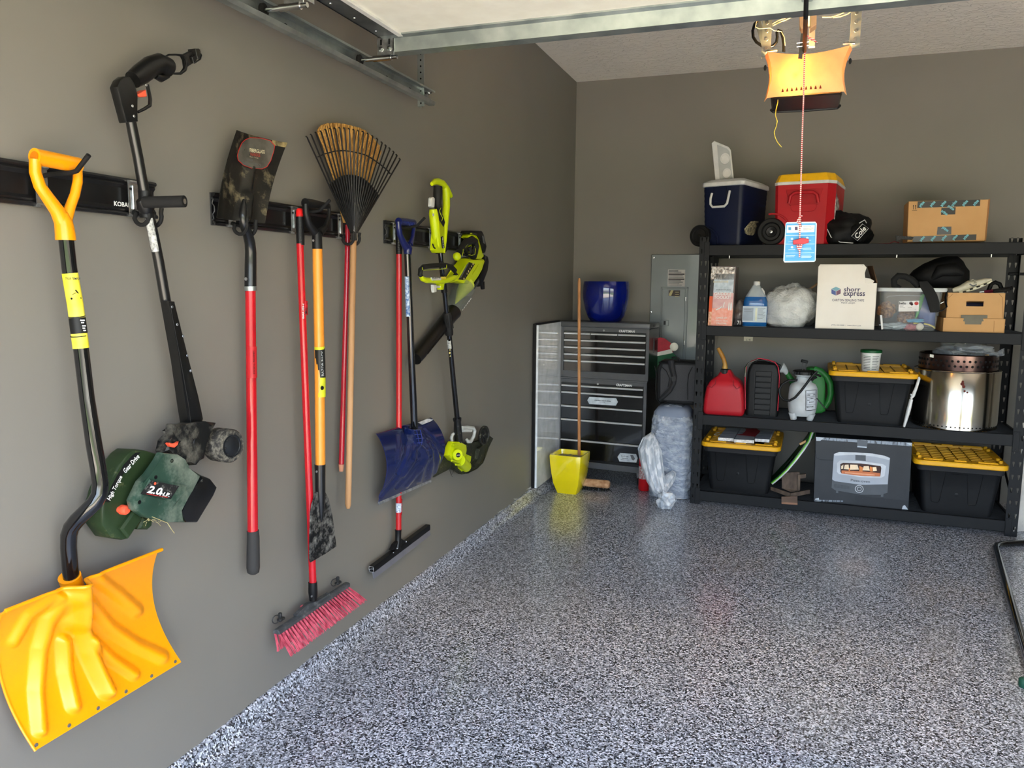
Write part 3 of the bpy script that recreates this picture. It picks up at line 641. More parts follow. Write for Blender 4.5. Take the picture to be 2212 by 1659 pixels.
new('tube_end', G().lathe([(0.0165, -0.001), (0.0165, 0.001), (0.0085, 0.0014), (0.0085, 0.0016), (0, 0.0016)], e_, d_, seg=18), RUB, ag)
new('tube_core', G().lathe([(0.0075, 0), (0.0075, 0.002), (0, 0.002)], e_, d_, seg=16), mat('core_brown', (96, 90, 82), 0.6), ag)
g = G(); T0, T1 = [(364, 650), (378, 651), (386, 690), (406, 770), (428, 855), (440, 905), (430, 926), (408, 924), (402, 880), (388, 780), (374, 700)], 0
g.plate(T0, 0.075, 0.108, 0.004, 2); hs = new('tapered_housing', g, mat('edger_gloss_black', (12, 12, 12), 0.28, coat=0.4, crough=0.2, dirt=((110, 106, 98), 25, 0.66, 0.8)), ed)
for p in ((372, 663), (383, 701), (396, 726), (405, 768), (412, 801)): new('screw', G().lathe([(0.0045, 0), (0.0035, 0.0015), (0, 0.0006)], Wn(*p, 0.108), (1, 0, 0), seg=8), CHROME, hs)
new('seam', G().px([(367, 655, 0.108), (379, 720, 0.108), (394, 800, 0.108), (408, 880, 0.108), (412, 915, 0.108)], 1.8, 5), RUB, hs)
ze = zoom(220, 900, 5.925)
g = G(); g.plate([ze(*p) for p in ((935, 100), (1120, 90), (1300, 60), (1330, 60), (1490, 80), (1420, 150), (1350, 230), (1310, 330), (1325, 545), (1200, 575), (1130, 640), (1080, 560), (980, 480), (790, 460), (880, 340), (930, 230), (945, 200))], 0.085, 0.125, 0.012, 2)
mtd = new('lower_mount', g, EDD, ed)
new('dimple', G().lathe([(0.017, 0), (0.015, 0.003), (0.008, 0.003), (0, 0.001)], Wn(*ze(1215, 330), 0.124), (1, 0, 0), seg=16), EDD, mtd)
new('switch_recess', G().plate([ze(*p) for p in ((935, 318), (1018, 305), (950, 408), (868, 408))], 0.12, 0.1265), BLK, mtd)
new('switch', G().plate([ze(*p) for p in ((862, 345), (880, 335), (940, 350), (990, 320), (975, 365), (935, 398), (890, 385))], 0.12, 0.137, 0.002), ORG, mtd)
wa, wb_ = Wn(*ze(1450, 350), 0.085), Wn(*ze(1665, 378), 0.160)
wl = new('edge_wheel', G().tube([wa, wa.lerp(wb_, 0.12), wa.lerp(wb_, 0.9), wb_], [0.051, 0.055, 0.055, 0.050], 32), mat('dirty_rubber', (40, 38, 36), 0.8, dirt=((132, 126, 112), 60, 0.46, 0.72), bump=0.5, bs=260), ed, smooth=50)
wd = (wb_-wa).normalized(); wbc = wb_
new('hub', G().lathe([(0.037, 0.0), (0.037, 0.002), (0.033, 0.002), (0.031, 0.0005), (0.016, 0.006), (0.008, 0.008), (0, 0.008)], wbc, wd, seg=24), mat('hub_black', (22, 24, 27), 0.35, coat=0.2), wl)
for k in range(8):
    a = k*math.pi/4; o_ = wbc+V((0.001, 0, 0))
    s1 = V((0, math.cos(a), math.sin(a)))
    new('spoke', G().box(o_+wd*0.002+s1*0.033, (0.006, 0.003, 0.004)), RUB, wl)
g = G(); GP = [(330, 480), (400, 425), (560, 430), (760, 492), (640, 760), (540, 800), (370, 1020), (420, 1180), (540, 1290), (350, 1565), (270, 1582), (120, 1555), (10, 1400), (0, 1110), (60, 980), (130, 800), (200, 640)]
g.plate([ze(*p) for p in GP], 0.03, 0.095, 0.008, 2); gd = new('blade_guard', g, EG2, ed)
new('guard_boss', G().plate([ze(*p) for p in ((420, 1200), (540, 1290), (350, 1565), (250, 1440))], 0.09, 0.11, 0.006), EG2, gd)
new('discharge_slot', G().plate([ze(*p) for p in ((520, 800), (590, 790), (430, 1010), (372, 1015))], 0.09, 0.0965), BLK, gd)
new('lower_chute', G().plate([ze(*p) for p in ((540, 1290), (660, 1300), (655, 1400), (600, 1448), (470, 1445))], 0.03, 0.09, 0.006), EG2, gd)
BAND = [(45, 1090), (60, 1040), (120, 900), (200, 750), (290, 610), (380, 510), (440, 460), (500, 455), (430, 530), (330, 660), (240, 790), (160, 940), (110, 1060), (95, 1100)]
bn = new('label_band', G().plate([ze(*p) for p in BAND], 0.094, 0.0962), INKK, gd)
def wtext(sx, p0, p1, n, hpx, mt, parent, **k):
    a, b = Wn(*p0, n), Wn(*p1, n); r = (b-a); up = V((1, 0, 0)).cross(r.normalized())
    return text(sx, (a+b)/2, r, up, r.length, hpx/FPX*depth(a), mt, parent, **k)
wtext('High Torque', ze(92, 1068), ze(250, 762), 0.0966, 14, INKW, bn, bold=0.02)
wtext('Gear Drive', ze(283, 706), ze(468, 495), 0.0966, 12.5, INKW, bn, bold=0.02)
kb = new('lock_knob', G().lathe([(0.014, 0), (0.014, 0.016), (0.010, 0.022), (0, 0.023)], Wn(*ze(250, 1188), 0.094), (1, 0, 0), seg=18).lathe([(0.009, 0), (0.009, 0.012), (0, 0.014)], Wn(*ze(215, 1188), 0.094), (1, 0, 0), seg=12), ORG, gd)
MP = [(790, 462), (980, 480), (1080, 545), (1130, 640), (1100, 690), (1280, 745), (1160, 980), (995, 1210), (1085, 1358), (860, 1352), (560, 1290), (430, 1195), (400, 1080), (520, 830), (640, 760)]
g = G(); g.plate([ze(*p) for p in MP], 0.122, 0.15, 0.012, 2); mo = new('motor_housing', g, EGR, ed)
new('raised_panel', G().plate([ze(*p) for p in ((620, 800), (1010, 870), (1110, 890), (1050, 960), (930, 1150), (890, 1060), (520, 1000))], 0.145, 0.156, 0.004), EGR, mo)
lp = new('rating_plate', G().plate([ze(*p) for p in ((640, 818), (992, 888), (882, 1058), (524, 990))], 0.15, 0.1585, 0.0005), mat('plate_black', (28, 28, 28), 0.5, dirt=((130, 128, 120), 60, 0.56, 0.7)), mo)
wtext('2.0', ze(585, 925), ze(770, 962), 0.1590, 17, INKW, lp, bold=0.03, shear=0.3)
wtext('H.P.', ze(740, 983), ze(868, 1005), 0.1590, 9, INKW, lp, bold=0.03, shear=0.3)
new('red_line', G().px([ze(572, 988)+(0.159,), ze(842, 1034)+(0.159,)], 1.2, 5), INKR, lp)
new('orange_dot', G().lathe([(0.004, 0), (0.004, 0.001), (0, 0.001)], Wn(*ze(680, 856), 0.1585), (1, 0, 0), seg=12), ORG, lp)
for p in ((895, 565), (690, 775), (480, 1095)): new('screw_well', G().lathe([(0.006, 0), (0.006, 0.001), (0.003, 0.0005), (0, 0.0005)], Wn(*ze(*p), 0.1495), (1, 0, 0), seg=12), BLK, mo)
g = G(); g.plate([ze(*p) for p in ((1280, 745), (1400, 790), (1490, 905), (1440, 1020), (1235, 1358), (1085, 1360), (995, 1210), (1160, 980))], 0.095, 0.148, 0.010, 2)
new('end_cap', g, mat('cap_black', (14, 14, 15), 0.3, coat=0.4, dirt=((120, 116, 108), 30, 0.7, 0.8)), mo)
g = G()
for k in range(14):
    x, y = 640+R_.uniform(-80, 220), 1300+R_.uniform(-30, 60); a = R_.uniform(0, 6)
    g.px([ze(x, y)+(0.14,), ze(x+50*math.cos(a), y+30*math.sin(a))+(0.145,), ze(x+90*math.cos(a), y+60*abs(math.sin(a+0.4)))+(0.14,)], 1.1, 4)
g.px([ze(640, 1280)+(0.15,), ze(740, 1320)+(0.15,), ze(840, 1360)+(0.15,), ze(890, 1440)+(0.165,), ze(928, 1490)+(0.16,)], 1.6, 4)
tag(new('grass_clippings', g, mat('dry_grass', (168, 158, 112), 0.8), mo), kind='stuff')

# ------------------------------------------------------------------ square shovel
zf = zoom(430, 250, 3.53)
SHB = mat('shovel_steel_black', (18, 18, 17), 0.36, 0.3, col2=(40, 38, 34), ns=6, dirt=((150, 138, 108), 9, 0.54, 0.76), bump=0.15, bs=80)
ss = thing('square_shovel', 'square black steel shovel hung blade up on a red handle', 'shovel', Wn(547, 1240, 0.06))
c4 = [Wn(*zf(291, 110), 0.075), Wn(*zf(672, 206), 0.095), Wn(*zf(138, 779), 0.085), Wn(*zf(503, 820), 0.105)]
def bowS(s, t): return -0.018*(1-(2*s-1)**2)-0.012*math.sin(math.pi*t)
A = scoop(c4, bowS, [([zf(385, 400), zf(360, 560), zf(330, 780)], 14, 0.018), ([zf(350, 620), zf(325, 790)], 20, 0.014)], 44, 50)
bd = new('blade', G().sheet(A, (-0.003, 0, 0)), SHB, ss, smooth=60)
new('dried_mud', G().sheet([[A[i][j]+V((0.0008, 0, 0)) for j in range(0, 1+int(7+6*math.sin(i*0.7)))] for i in range(31, 45)] if False else [[A[i][j]+V((0.0008, 0, 0)) for j in range(0, 4)] for i in range(33, 45)], (0.0006, 0, 0)),
    mat('mud_crust', (150, 132, 88), 0.9, col2=(70, 64, 48), ns=30, bump=0.6, bs=120), bd, smooth=60)
stk = [(350, 182), (390, 165), (470, 168), (545, 188), (580, 228), (572, 270), (548, 345), (520, 390), (480, 408), (400, 402), (340, 380), (296, 340), (290, 300), (305, 250), (325, 205)]
_pp = [(proj(p), p.x) for r in A for p in r]
def onblade(x, y, off):
    a, b = zf(x, y); q = sorted(((o[0]-a)**2+(o[1]-b)**2+0.5, X) for o, X in _pp)[:4]
    wts = sum(1/d for d, X in q); return at(a, b, 'x', sum(X/d for d, X in q)/wts+off)
def patch(loop, k, off, mt, nm):
    g = G(); cx, cy = 435, 290; L_ = []
    for x0, x1 in zip(loop, loop[1:]+loop[:1]): L_ += [x0, ((x0[0]+x1[0])/2, (x0[1]+x1[1])/2)]
    rings = [[onblade(cx+(x-cx)*k*f, cy+(y-cy)*k*f, off) for x, y in L_] for f in (0.15, 0.4, 0.6, 0.8, 1.0)]
    g.loft(rings, cap=False); g._f([g._v(p) for p in rings[0]]); return new(nm, g, mt, bd, smooth=60)
patch(stk, 1.0, 0.003, INKR, 'sticker_border')
patch(stk, 0.965, 0.0042, mat('sticker_grey', (96, 94, 86), 0.35, col2=(64, 62, 56), ns=14, dirt=((26, 24, 22), 30, 0.62, 0.66)), 'sticker')
def stext(sx, p0, p1, hz, mt, **k):
    a, b = onblade(*p0, 0.0075), onblade(*p1, 0.0075); r = b-a; up = V((1, 0, 0)).cross(r.normalized())
    text(sx, (a+b)/2, r, up, r.length, hz/3.53/FPX*depth(a), mt, bd, **k)
stext('FIBERGLASS', (386, 262), (500, 276), 28, mat('cream_print', (205, 195, 160), 0.5), bold=0.02)
stext('HANDLE', (392, 292), (466, 302), 24, mat('dull_red_print', (150, 60, 48), 0.5), bold=0.02)
stext('Super Tough', (386, 312), (452, 324), 9, mat('cream_print', (205, 195, 160), 0.5))
stext('5 YEAR', (362, 330), (410, 340), 13, INKG)
for k in range(3): stext('mmmmmmmmmmmmmmmm', (325+4*k, 356+9*k), (470, 370+8*k), 5, INKG)
g = G(); g.px([zf(342, 640)+(0.082,), zf(335, 720)+(0.088,), zf(335, 790)+(0.088,), zf(352, 850)+(0.085,), zf(372, 905)+(0.08,), zf(388, 970)+(0.074,), zf(394, 1040)+(0.07,), zf(393, 1150)+(0.068,), zf(392, 1306)+(0.068,)], [6, 16, 20, 21, 22, 23, 24, 25, 25.5], 18)
nk = new('neck', g, mat('neck_black', (18, 18, 18), 0.3, coat=0.3), ss, smooth=60)
new('rivet', G().lathe([(0.006, 0), (0.005, 0.002), (0, 0.003)], Wn(*zf(356, 1245), 0.088), (1, -0.4, 0), seg=10), CHROME, nk)
new('ferrule', G().px([zf(392, 1300)+(0.068,), zf(394, 1334)+(0.068,)], 26.5, 18), GALV, ss)
REDP = mat('red_fiberglass', (182, 16, 28), 0.25, coat=0.5, crough=0.1)
new('shaft', G().px([(541, 624, 0.068), (543, 850, 0.066), (546, 1150, 0.064)], [22, 22, 22.5], 18), REDP, ss, smooth=60)
new('warning_sticker', G().px([(543, 748, 0.069), (544, 816, 0.069)], [22.3, 22.3], 18, cap=False), mat('red_sticker', (186, 30, 36), 0.4), ss)
wtext('UNION TOOLS', (548, 758), (549, 808), 0.088, 5, INKK, ss, bold=0.02)
new('hand_grip', G().px([(546, 1146, 0.064), (547, 1160, 0.064), (547, 1226, 0.064), (547, 1236, 0.064), (547, 1240, 0.064)], [25, 26, 28, 25, 14], 18), mat('worn_rubber', (48, 47, 46), 0.7, dirt=((96, 94, 90), 30, 0.6, 0.75)), ss, smooth=60)

# ------------------------------------------------------------------ push broom with red handle
pb = thing('push_broom', 'red handled push broom with pink bristles hanging low on the wall', 'broom', Wn(676, 1290, 0.07))
DOT = mat('dotted_grip', (18, 18, 18), 0.6, bump=0.8, bs=420, bdist=0.003)
new('shaft', G().px([(648, 526, 0.075), (660, 850, 0.07), (676, 1262, 0.066)], [15.5, 15.5, 16], 16), REDP, pb, smooth=60)
gp = new('hand_grip', G().px([(647.5, 466, 0.076), (649, 529, 0.075)], [17, 17.5], 16), BLK, pb)
for k in range(9):
    for j in range(3): new('grip_stud', G().lathe([(0.0016, 0), (0, 0.0015)], Wn(645+3.2*j-(1.2 if k % 2 else 0), 472+6.2*k, 0.0935-0.003*j), (1, -0.5, 0), seg=5), RUB, gp)
new('end_cap', G().px([(647, 450, 0.076), (647, 454, 0.076), (647.5, 468, 0.076)], [9, 15, 17], 16), mat('red_cap', (214, 30, 30), 0.3), pb, smooth=60)
wtext('BRUSH', (655, 688), (655, 656), 0.092, 6, INKW, pb, bold=0.04)
st_ = new('sticker', G().px([(656.5, 650, 0.0762), (657.5, 680, 0.0760)], 16, 14, cap=False), mat('sticker_dark', (40, 14, 18), 0.4, col2=(190, 30, 40), ns=60), pb)
zg = zoom(560, 900, 3.0725)
new('socket', G().px([zg(355, 1098)+(0.066,), zg(356, 1160)+(0.066,), zg(358, 1215)+(0.064,)], [19, 20, 17], 14), BLK, pb)
new('bolt', G().lathe([(0.005, 0), (0.004, 0.002), (0, 0.002)], Wn(*zg(348, 1192), 0.086), (1, -0.3, 0), seg=8), CHROME, pb)
ba, bb = Wn(*zg(110, 1432), 0.065), Wn(*zg(585, 1110), 0.065); bdir = (bb-ba).normalized()
hb = new('brush_block', G().prism([ba+V((0.015, 0, -0.008)), ba+V((0.015, 0, 0.004)), ba+V((0.007, 0, 0.009)), ba+V((-0.007, 0, 0.009)), ba+V((-0.015, 0, 0.004)), ba+V((-0.015, 0, -0.008))], bb-ba, bev=0.003), mat('brush_block_grey', (64, 66, 68), 0.55, dirt=((110, 110, 108), 30, 0.5, 0.7)), pb)
new('block_saddle', G().prism([Wn(*zg(*p), 0.072) for p in ((250, 1318), (330, 1240), (385, 1228), (470, 1170), (480, 1182), (400, 1240), (260, 1335))], (-0.02, 0, 0), bev=0.002), mat('brush_block_grey', (64, 66, 68), 0.55), hb)
PNK = mat('pink_bristle', (206, 88, 104), 0.7, col2=(150, 40, 58), ns=60, stretch=(1, 1, 0.25), bump=0.4, bs=500)
TIP = mat('bristle_tip', (230, 170, 165), 0.8)
g = G(); LB = (bb-ba).length; NT = 27
for row, (dx, sp) in enumerate(((0.010, 0.062), (-0.010, 0.020))):
    for k in range(NT):
        s = (k+0.5)/NT; base = ba+(bb-ba)*s+V((dx, 0, -0.010)); fan = (s-0.5)*0.05+0.012
        for h in range(13):
            o = V((R_.uniform(-.004, .004), R_.uniform(-.0022, .0022), 0)); tipj = V((R_.uniform(-.006, .006), R_.uniform(-.0085, .0085), R_.uniform(-.002, .002)))
            tip = base+V((sp, fan, -0.068+0.008*row))+tipj
            g.tube([base+o, base.lerp(tip, 0.5)+o+V((0.002*row, 0, 0)), tip], [0.0012, 0.0015, 0.0012], 4)
tag(new('bristles', g, PNK, pb, smooth=60), kind='stuff')
for (x, y) in ((112, 1345), (498, 1100)):
    c = Wn(*zg(x, y), 0.035)
    new('hose_clamp', G().tube([c+V((0.006*math.cos(a), 0.016*math.cos(a), 0.016*math.sin(a))) for a in [k*math.pi/5 for k in range(10)]], 0.0022, 6, closed=True)
        .box(c+V((0.01, 0.012, 0.012)), (0.012, 0.012, 0.022), bev=0.002).box(c+V((0, 0.03, -0.012)), (0.02, 0.03, 0.012), bev=0.003), mat('clamp_black', (38, 38, 38), 0.5, dirt=((120, 118, 110), 40, 0.6, 0.75)), pb)
new('scraper_tab', G().lathe([(0.012, 0), (0.012, 0.006), (0, 0.008)], Wn(*zg(282, 1262), 0.05), (1, 0, 0.3), seg=12, sx=0.6), mat('pink_tab', (180, 70, 84), 0.5), pb)

# ------------------------------------------------------------------ wooden scraper with D grip
sc = thing('scraper', 'straight wooden handled scraper with black D grip and worn black blade', 'scraper', Wn(700, 1200, 0.1))
WOODO = mat('varnished_ash', (226, 148, 52), 0.3, col2=(210, 128, 38), ns=10, stretch=(1, 1, 0.05), coat=0.4, crough=0.15)
zf2 = zf; n0 = 0.105
g = G(); g.px([zf(808, 664)+(n0,), zf(860, 672)+(n0,), zf(985, 690)+(n0,)], [20, 20, 12], 16)
g.px([zf(812, 672)+(n0,), zf(815, 740)+(n0,), zf(835, 820)+(n0,), zf(880, 890)+(n0,)], [14, 14, 15, 18], 12)
g.px([zf(992, 690)+(n0,), zf(992, 760)+(n0,), zf(965, 850)+(n0,), zf(915, 895)+(n0,)], [7, 8, 12, 18], 12)
g.px([zf(890, 880)+(n0,), zf(898, 905)+(n0,), zf(902, 1016)+(n0,)], [20, 21, 22], 18); new('grip', g, BLK, sc, smooth=60)
new('rivet', G().lathe([(0.005, 0), (0.004, 0.002), (0, 0.003)], Wn(*zf(870, 952), n0+0.018), (1, -0.4, 0), seg=10), CHROME, sc)
new('shaft', G().px([zf(902, 1014)+(n0,), (690, 760, 0.098), (692, 1003, 0.092)], [21.5, 22, 21.5], 18), WOODO, sc, smooth=60)
new('sticker', G().px([(690.5, 752, 0.1005), (692, 815, 0.0985)], [22.4, 22.4], 18, cap=False), mat('dark_label', (30, 30, 28), 0.4), sc)
new('sticker', G().px([(690, 748, 0.1005), (690.5, 754, 0.1005)], [22.4, 22.4], 18, cap=False), mat('lime_label', (206, 206, 40), 0.4), sc)
new('sticker', G().px([(692, 815, 0.0985), (692.3, 857, 0.098)], [22.5, 22.5], 18, cap=False), mat('lime_label', (206, 206, 40), 0.4), sc)
wtext('RAZOR-BACK', (697, 812), (696.5, 758), 0.118, 9, INKW, sc)
new('warning_mark', G().lathe([(0.008, 0), (0.008, 0.001), (0.006, 0.001), (0.006, 0.0004), (0, 0.0004)], Wn(696, 838, 0.119), (1, -0.35, 0), seg=16), INKK, sc)
zn = 0.09
BLD = mat('scraper_steel', (24, 24, 24), 0.5, 0.2, dirt=((132, 130, 124), 26, 0.46, 0.68), bump=0.3, bs=120)
new('socket', G().px([zg(403, 316)+(zn,), zg(404, 400)+(zn,), zg(405, 500)+(zn,), zg(410, 600)+(zn+0.004,), zg(412, 700)+(zn+0.004,)], [24, 22.5, 22, 16, 4], 16), mat('neck_black', (18, 18, 18), 0.3, coat=0.3), sc, smooth=60)
new('rivet', G().lathe([(0.005, 0), (0.004, 0.002), (0, 0.003)], Wn(*zg(381, 365), zn+0.019), (1, -0.4, 0), seg=10), CHROME, sc)
new('blade', G().plate([zg(*p) for p in ((375, 520), (372, 500), (440, 500), (462, 545), (472, 590), (486, 660), (500, 760), (513, 862), (440, 910), (343, 968), (336, 950), (338, 800), (342, 640), (352, 580))], zn-0.002, zn+0.003, 0.001), BLD, sc)

# ------------------------------------------------------------------ corn broom behind the rake
zr = zoom(640, 250, 5.925)
cb = thing('corn_broom', 'corn broom hung straw up behind the leaf rake on a red wooden handle', 'broom', Wn(737, 1018, 0.045))
STRAW = mat('broom_straw', (206, 160, 88), 0.8, col2=(150, 104, 48), ns=240, stretch=(1, 1, 0.08))
g = G(); tops = [(272, 215), (285, 160), (330, 115), (400, 98), (500, 92), (600, 105), (700, 130), (800, 155), (880, 195), (960, 265), (1010, 320), (1060, 390)]
bx, by = 640, 1370
for k in range(190):
    s = k/189*(len(tops)-1); i = min(int(s), len(tops)-2); f = s-i
    X = tops[i][0]*(1-f)+tops[i+1][0]*f; Y = tops[i][1]*(1-f)+tops[i+1][1]*f+R_.uniform(-4, 6)
    n1 = 0.018+0.06*R_.random(); q = (X-650)/420
    g.tube([Wn(*zr(bx+q*20, by), 0.035), Wn(*zr(bx+q*130, by-560), 0.03+n1*0.4), Wn(*zr(X+R_.uniform(-8, 8), Y), n1)], [0.0022, 0.0026, 0.003], 4)
core = [Wn(*zr(x, y), 0.03) for x, y in [(x*0.9+65, y+70) for x, y in tops]]+[Wn(*zr(690, 1370), 0.03), Wn(*zr(600, 1370), 0.03)]
g.prism(core, (0.03, 0, 0)); tag(new('straw_head', g, STRAW, cb, smooth=0), kind='stuff')
new('handle', G().px([zr(660, 1400)+(0.045,), (749, 600, 0.045), (743, 800, 0.045), (737.5, 1000, 0.045), (737, 1018, 0.045)], [11, 11, 11, 12, 8], 14), mat('red_lacquer_wood', (166, 22, 38), 0.25, coat=0.5, crough=0.1, dirt=((205, 150, 120), 18, 0.70, 0.76)), cb, smooth=60)
new('bare_tip', G().px([(737.3, 1003, 0.0455), (737, 1018, 0.0455)], [12.2, 9], 14), mat('bare_wood_tip', (190, 130, 100), 0.7), cb)

# ------------------------------------------------------------------ leaf rake
rk = thing('leaf_rake', 'black plastic fan leaf rake hung tines up on a plain wooden handle', 'rake', Wn(752, 1098, 0.075))
tips = [(140, 280), (196, 252), (255, 225), (320, 210), (380, 190), (440, 175), (500, 170), (560, 165), (620, 170), (680, 178), (740, 190), (800, 202), (860, 216), (920, 238), (980, 268), (1040, 305), (1100, 350), (1150, 388), (1200, 425), (1250, 468), (1290, 510), (1330, 560)]
NTI = len(tips); RKM = mat('rake_plastic', (24, 23, 22), 0.45, dirt=((84, 80, 70), 40, 0.6, 0.75))
for k, (x, y) in enumerate(tips):
    s = k/(NTI-1); b = (700+80*s, 1500); n = 0.10+0.02*math.sin(math.pi*s)
    e1 = 0.94; fx, fy = b[0]+(x-b[0])*e1, b[1]+(y-b[1])*e1
    mx_, my_ = b[0]+(x-b[0])*0.5, b[1]+(y-b[1])*0.5
    P = [zr(*b)+(0.092,), zr(mx_, my_)+(n+0.012,), zr(fx, fy)+(n+0.028,), zr(x, y)+(n+0.032,), zr(x-10, y-14)+(n+0.026,), zr(x-22+4*s, y-10)+(n-0.006,)]
    new('tine', G().px(P, [2.2, 3.4, 3.6, 3.4, 3.0, 1.6], 6, flat=1.0), RKM, rk, smooth=60)
def fanpt(s, r, dn=0.0):
    i = min(int(s*(NTI-1)), NTI-2); f = s*(NTI-1)-i
    X = tips[i][0]*(1-f)+tips[i+1][0]*f; Y = tips[i][1]*(1-f)+tips[i+1][1]*f; b0, b1 = 700+80*s, 1500
    n = 0.10+0.02*math.sin(math.pi*s)
    return Wn(*zr(b0+(X-b0)*r, b1+(Y-b1)*r), 0.092+(n+0.024-0.092)*r+dn)
g = G(); g.sheet([[fanpt(i/24, (0.03+(0.50+0.06*math.sin(math.pi*i/24)-0.03)*j/8), -0.001) for j in range(9)] for i in range(25)], (-0.0025, 0, 0)); web = new('web', g, RKM, rk, smooth=60)
new('web_rim', G().tube([fanpt(i/24, 0.50+0.06*math.sin(math.pi*i/24), 0.0) for i in range(25)], 0.0024, 6), mat('rim_grey', (52, 50, 46), 0.5), web)
new('crossbar', G().tube([fanpt(0.02+0.96*i/24, 0.79, -0.002) for i in range(25)], 0.0038, 6, flat=0.6), RKM, rk)
new('socket', G().px([zr(745, 1105)+(0.112,), zr(742, 1140)+(0.110,), zr(738, 1300)+(0.098,), zr(735, 1480)+(0.09,), zr(733, 1590)+(0.084,)], [3, 7, 9, 11, 14], 12), mat('socket_grey', (58, 56, 52), 0.25, coat=0.5), rk, smooth=60)
WOODP = mat('pale_ash', (188, 146, 104), 0.6, col2=(160, 118, 78), ns=12, stretch=(1, 1, 0.04))
new('handle', G().px([zr(733, 1575)+(0.082,), (760, 700, 0.08), (756, 900, 0.078), (752, 1090, 0.075), (752, 1098, 0.075)], [13.5, 13.5, 13, 13, 8], 14), WOODP, rk, smooth=60)
# ------------------------------------------------------------------ floor squeegee
z6 = zoom(780, 370, 3.606); z7 = zoom(780, 820, 3.772); z3 = zoom(800, 880, 6.914); z8 = zoom(880, 380, 5.183)
sq = thing('floor_squeegee', 'floor squeegee with red handle hanging behind the blue snow shovel', 'squeegee', Wn(861, 1178, 0.04))
new('shaft', G().px([(862, 547, 0.045), (862, 800, 0.045), (861, 1148, 0.045)], [12.5, 12.5, 12.5], 14), mat('red_tube', (180, 26, 30), 0.3, coat=0.4), sq, smooth=60)
gp = new('hand_grip', G().px([(861.5, 486, 0.045), (862, 549, 0.045)], [14, 14], 14), BLK, sq)
for k in range(7):
    for j in range(2): new('grip_stud', G().lathe([(0.002, 0), (0, 0.0015)], Wn(860+3.6*j, 515+4.8*k, 0.06), (1, -0.6, 0), seg=5), INKG, gp)
new('sticker', G().px([(861, 1086, 0.0462), (861, 1106, 0.0462)], [12.8, 12.8], 14, cap=False), mat('barcode_white', (214, 218, 222), 0.5, col2=(120, 140, 165), ns=160), sq)
new('sticker', G().px([(864.5, 1078, 0.047), (864, 1112, 0.047)], [9.5, 9.5], 12, cap=False), mat('sticker_dark', (40, 14, 18), 0.4, col2=(190, 30, 40), ns=60), sq)
SQB = mat('squeegee_black', (14, 14, 15), 0.4)
new('socket', G().px([z7(303, 1222)+(0.045,), z7(303, 1240)+(0.045,), z7(302, 1310)+(0.043,), z7(292, 1375)+(0.042,)], [15, 13.5, 13, 17], 14)
    .plate([z7(*p) for p in ((278, 1340), (328, 1290), (345, 1312), (380, 1310), (300, 1385), (250, 1390), (268, 1370))], 0.03, 0.05, 0.002), SQB, sq)
for p in ((368, 1321), (294, 1376), (263, 1411)): new('rivet', G().lathe([(0.004, 0), (0.003, 0.002), (0, 0.002)], Wn(*z7(*p), 0.052), (1, 0, 0), seg=8), CHROME, sq)
a, b = Wn(*z7(82, 1545), 0.04), Wn(*z7(545, 1200), 0.04)
new('channel', G().prism([a+V((x, 0, z)) for x, z in ((-0.012, 0.014), (0.012, 0.014), (0.014, 0.006), (0.014, -0.014), (-0.006, -0.014), (-0.012, -0.004))], b-a, bev=0.001), SQB, sq)
new('channel_end', G().tube([a+V((x, -0.0015, z)) for x, z in ((-0.010, 0.013), (0.011, 0.013), (0.013, 0.004), (0.013, -0.013), (-0.005, -0.013), (-0.011, -0.002))], 0.0011, 4, closed=True)
    .tube([a+V((x, -0.0015, z)) for x, z in ((-0.011, -0.002), (0.002, 0.002), (0.013, 0.003))], 0.0011, 4), mat('light_edge', (170, 170, 170), 0.5), sq)
new('rubber_blade', G().prism([a+V((0.004, 0, -0.010)), a+V((0.009, 0, -0.010)), a+V((0.016, 0, -0.044)), a+V((0.012, 0, -0.045))], b-a), mat('grey_rubber', (104, 104, 110), 0.55), sq)

# ------------------------------------------------------------------ blue snow shovel
NAVY = mat('navy_plastic', (14, 20, 70), 0.28, coat=0.4, crough=0.15, col2=(18, 26, 80), ns=5)
NAVYB = mat('navy_blade_plastic', (14, 24, 64), 0.22, coat=1.0, crough=0.1, col2=(18, 30, 78), ns=6, dirt=((120, 128, 150), 44, 0.66, 0.76))
bs_ = thing('snow_shovel', 'navy blue snow shovel with scuffed blade and black shaft', 'shovel', Wn(900, 1090, 0.05))
n0 = 0.10
g = G(); g.px([z6(292, 392)+(n0,), z6(350, 395)+(n0,), z6(408, 402)+(n0,)], [17, 16, 15], 16)
g.px([z6(290, 392)+(n0,), z6(292, 430)+(n0,), z6(302, 490)+(n0,), z6(325, 545)+(n0,), z6(350, 590)+(n0,)], [12, 12, 13, 14, 17], 12)
g.px([z6(412, 402)+(n0,), z6(410, 450)+(n0,), z6(400, 520)+(n0,), z6(382, 570)+(n0,)], [9, 8, 9, 13], 12)
g.px([z6(352, 570)+(n0,), z6(365, 600)+(n0,), z6(362, 648)+(n0,)], [17, 20, 17], 16); gr = new('grip', g, NAVY, bs_, smooth=60)
for k in range(9): new('grip_rib', G().px([z6(318+11*k, 378+1.6*k)+(n0+0.012,), z6(326+11*k, 392+1.6*k)+(n0+0.019,), z6(322+11*k, 410+1.6*k)+(n0+0.012,)], 1.6, 5), mat('navy_light', (52, 64, 130), 0.4), gr)
new('screw', G().lathe([(0.006, 0), (0.005, 0.002), (0, 0.002)], Wn(*z6(392, 603), n0+0.016), (1, -0.2, 0), seg=10), CHROME, gr)
shf = new('shaft', G().px([z6(360, 645)+(n0,), (884, 650, 0.097), (889, 780, 0.092), (895.5, 928, 0.086)], [14.5, 14.5, 15, 15.5], 18), GLB, bs_, smooth=60)
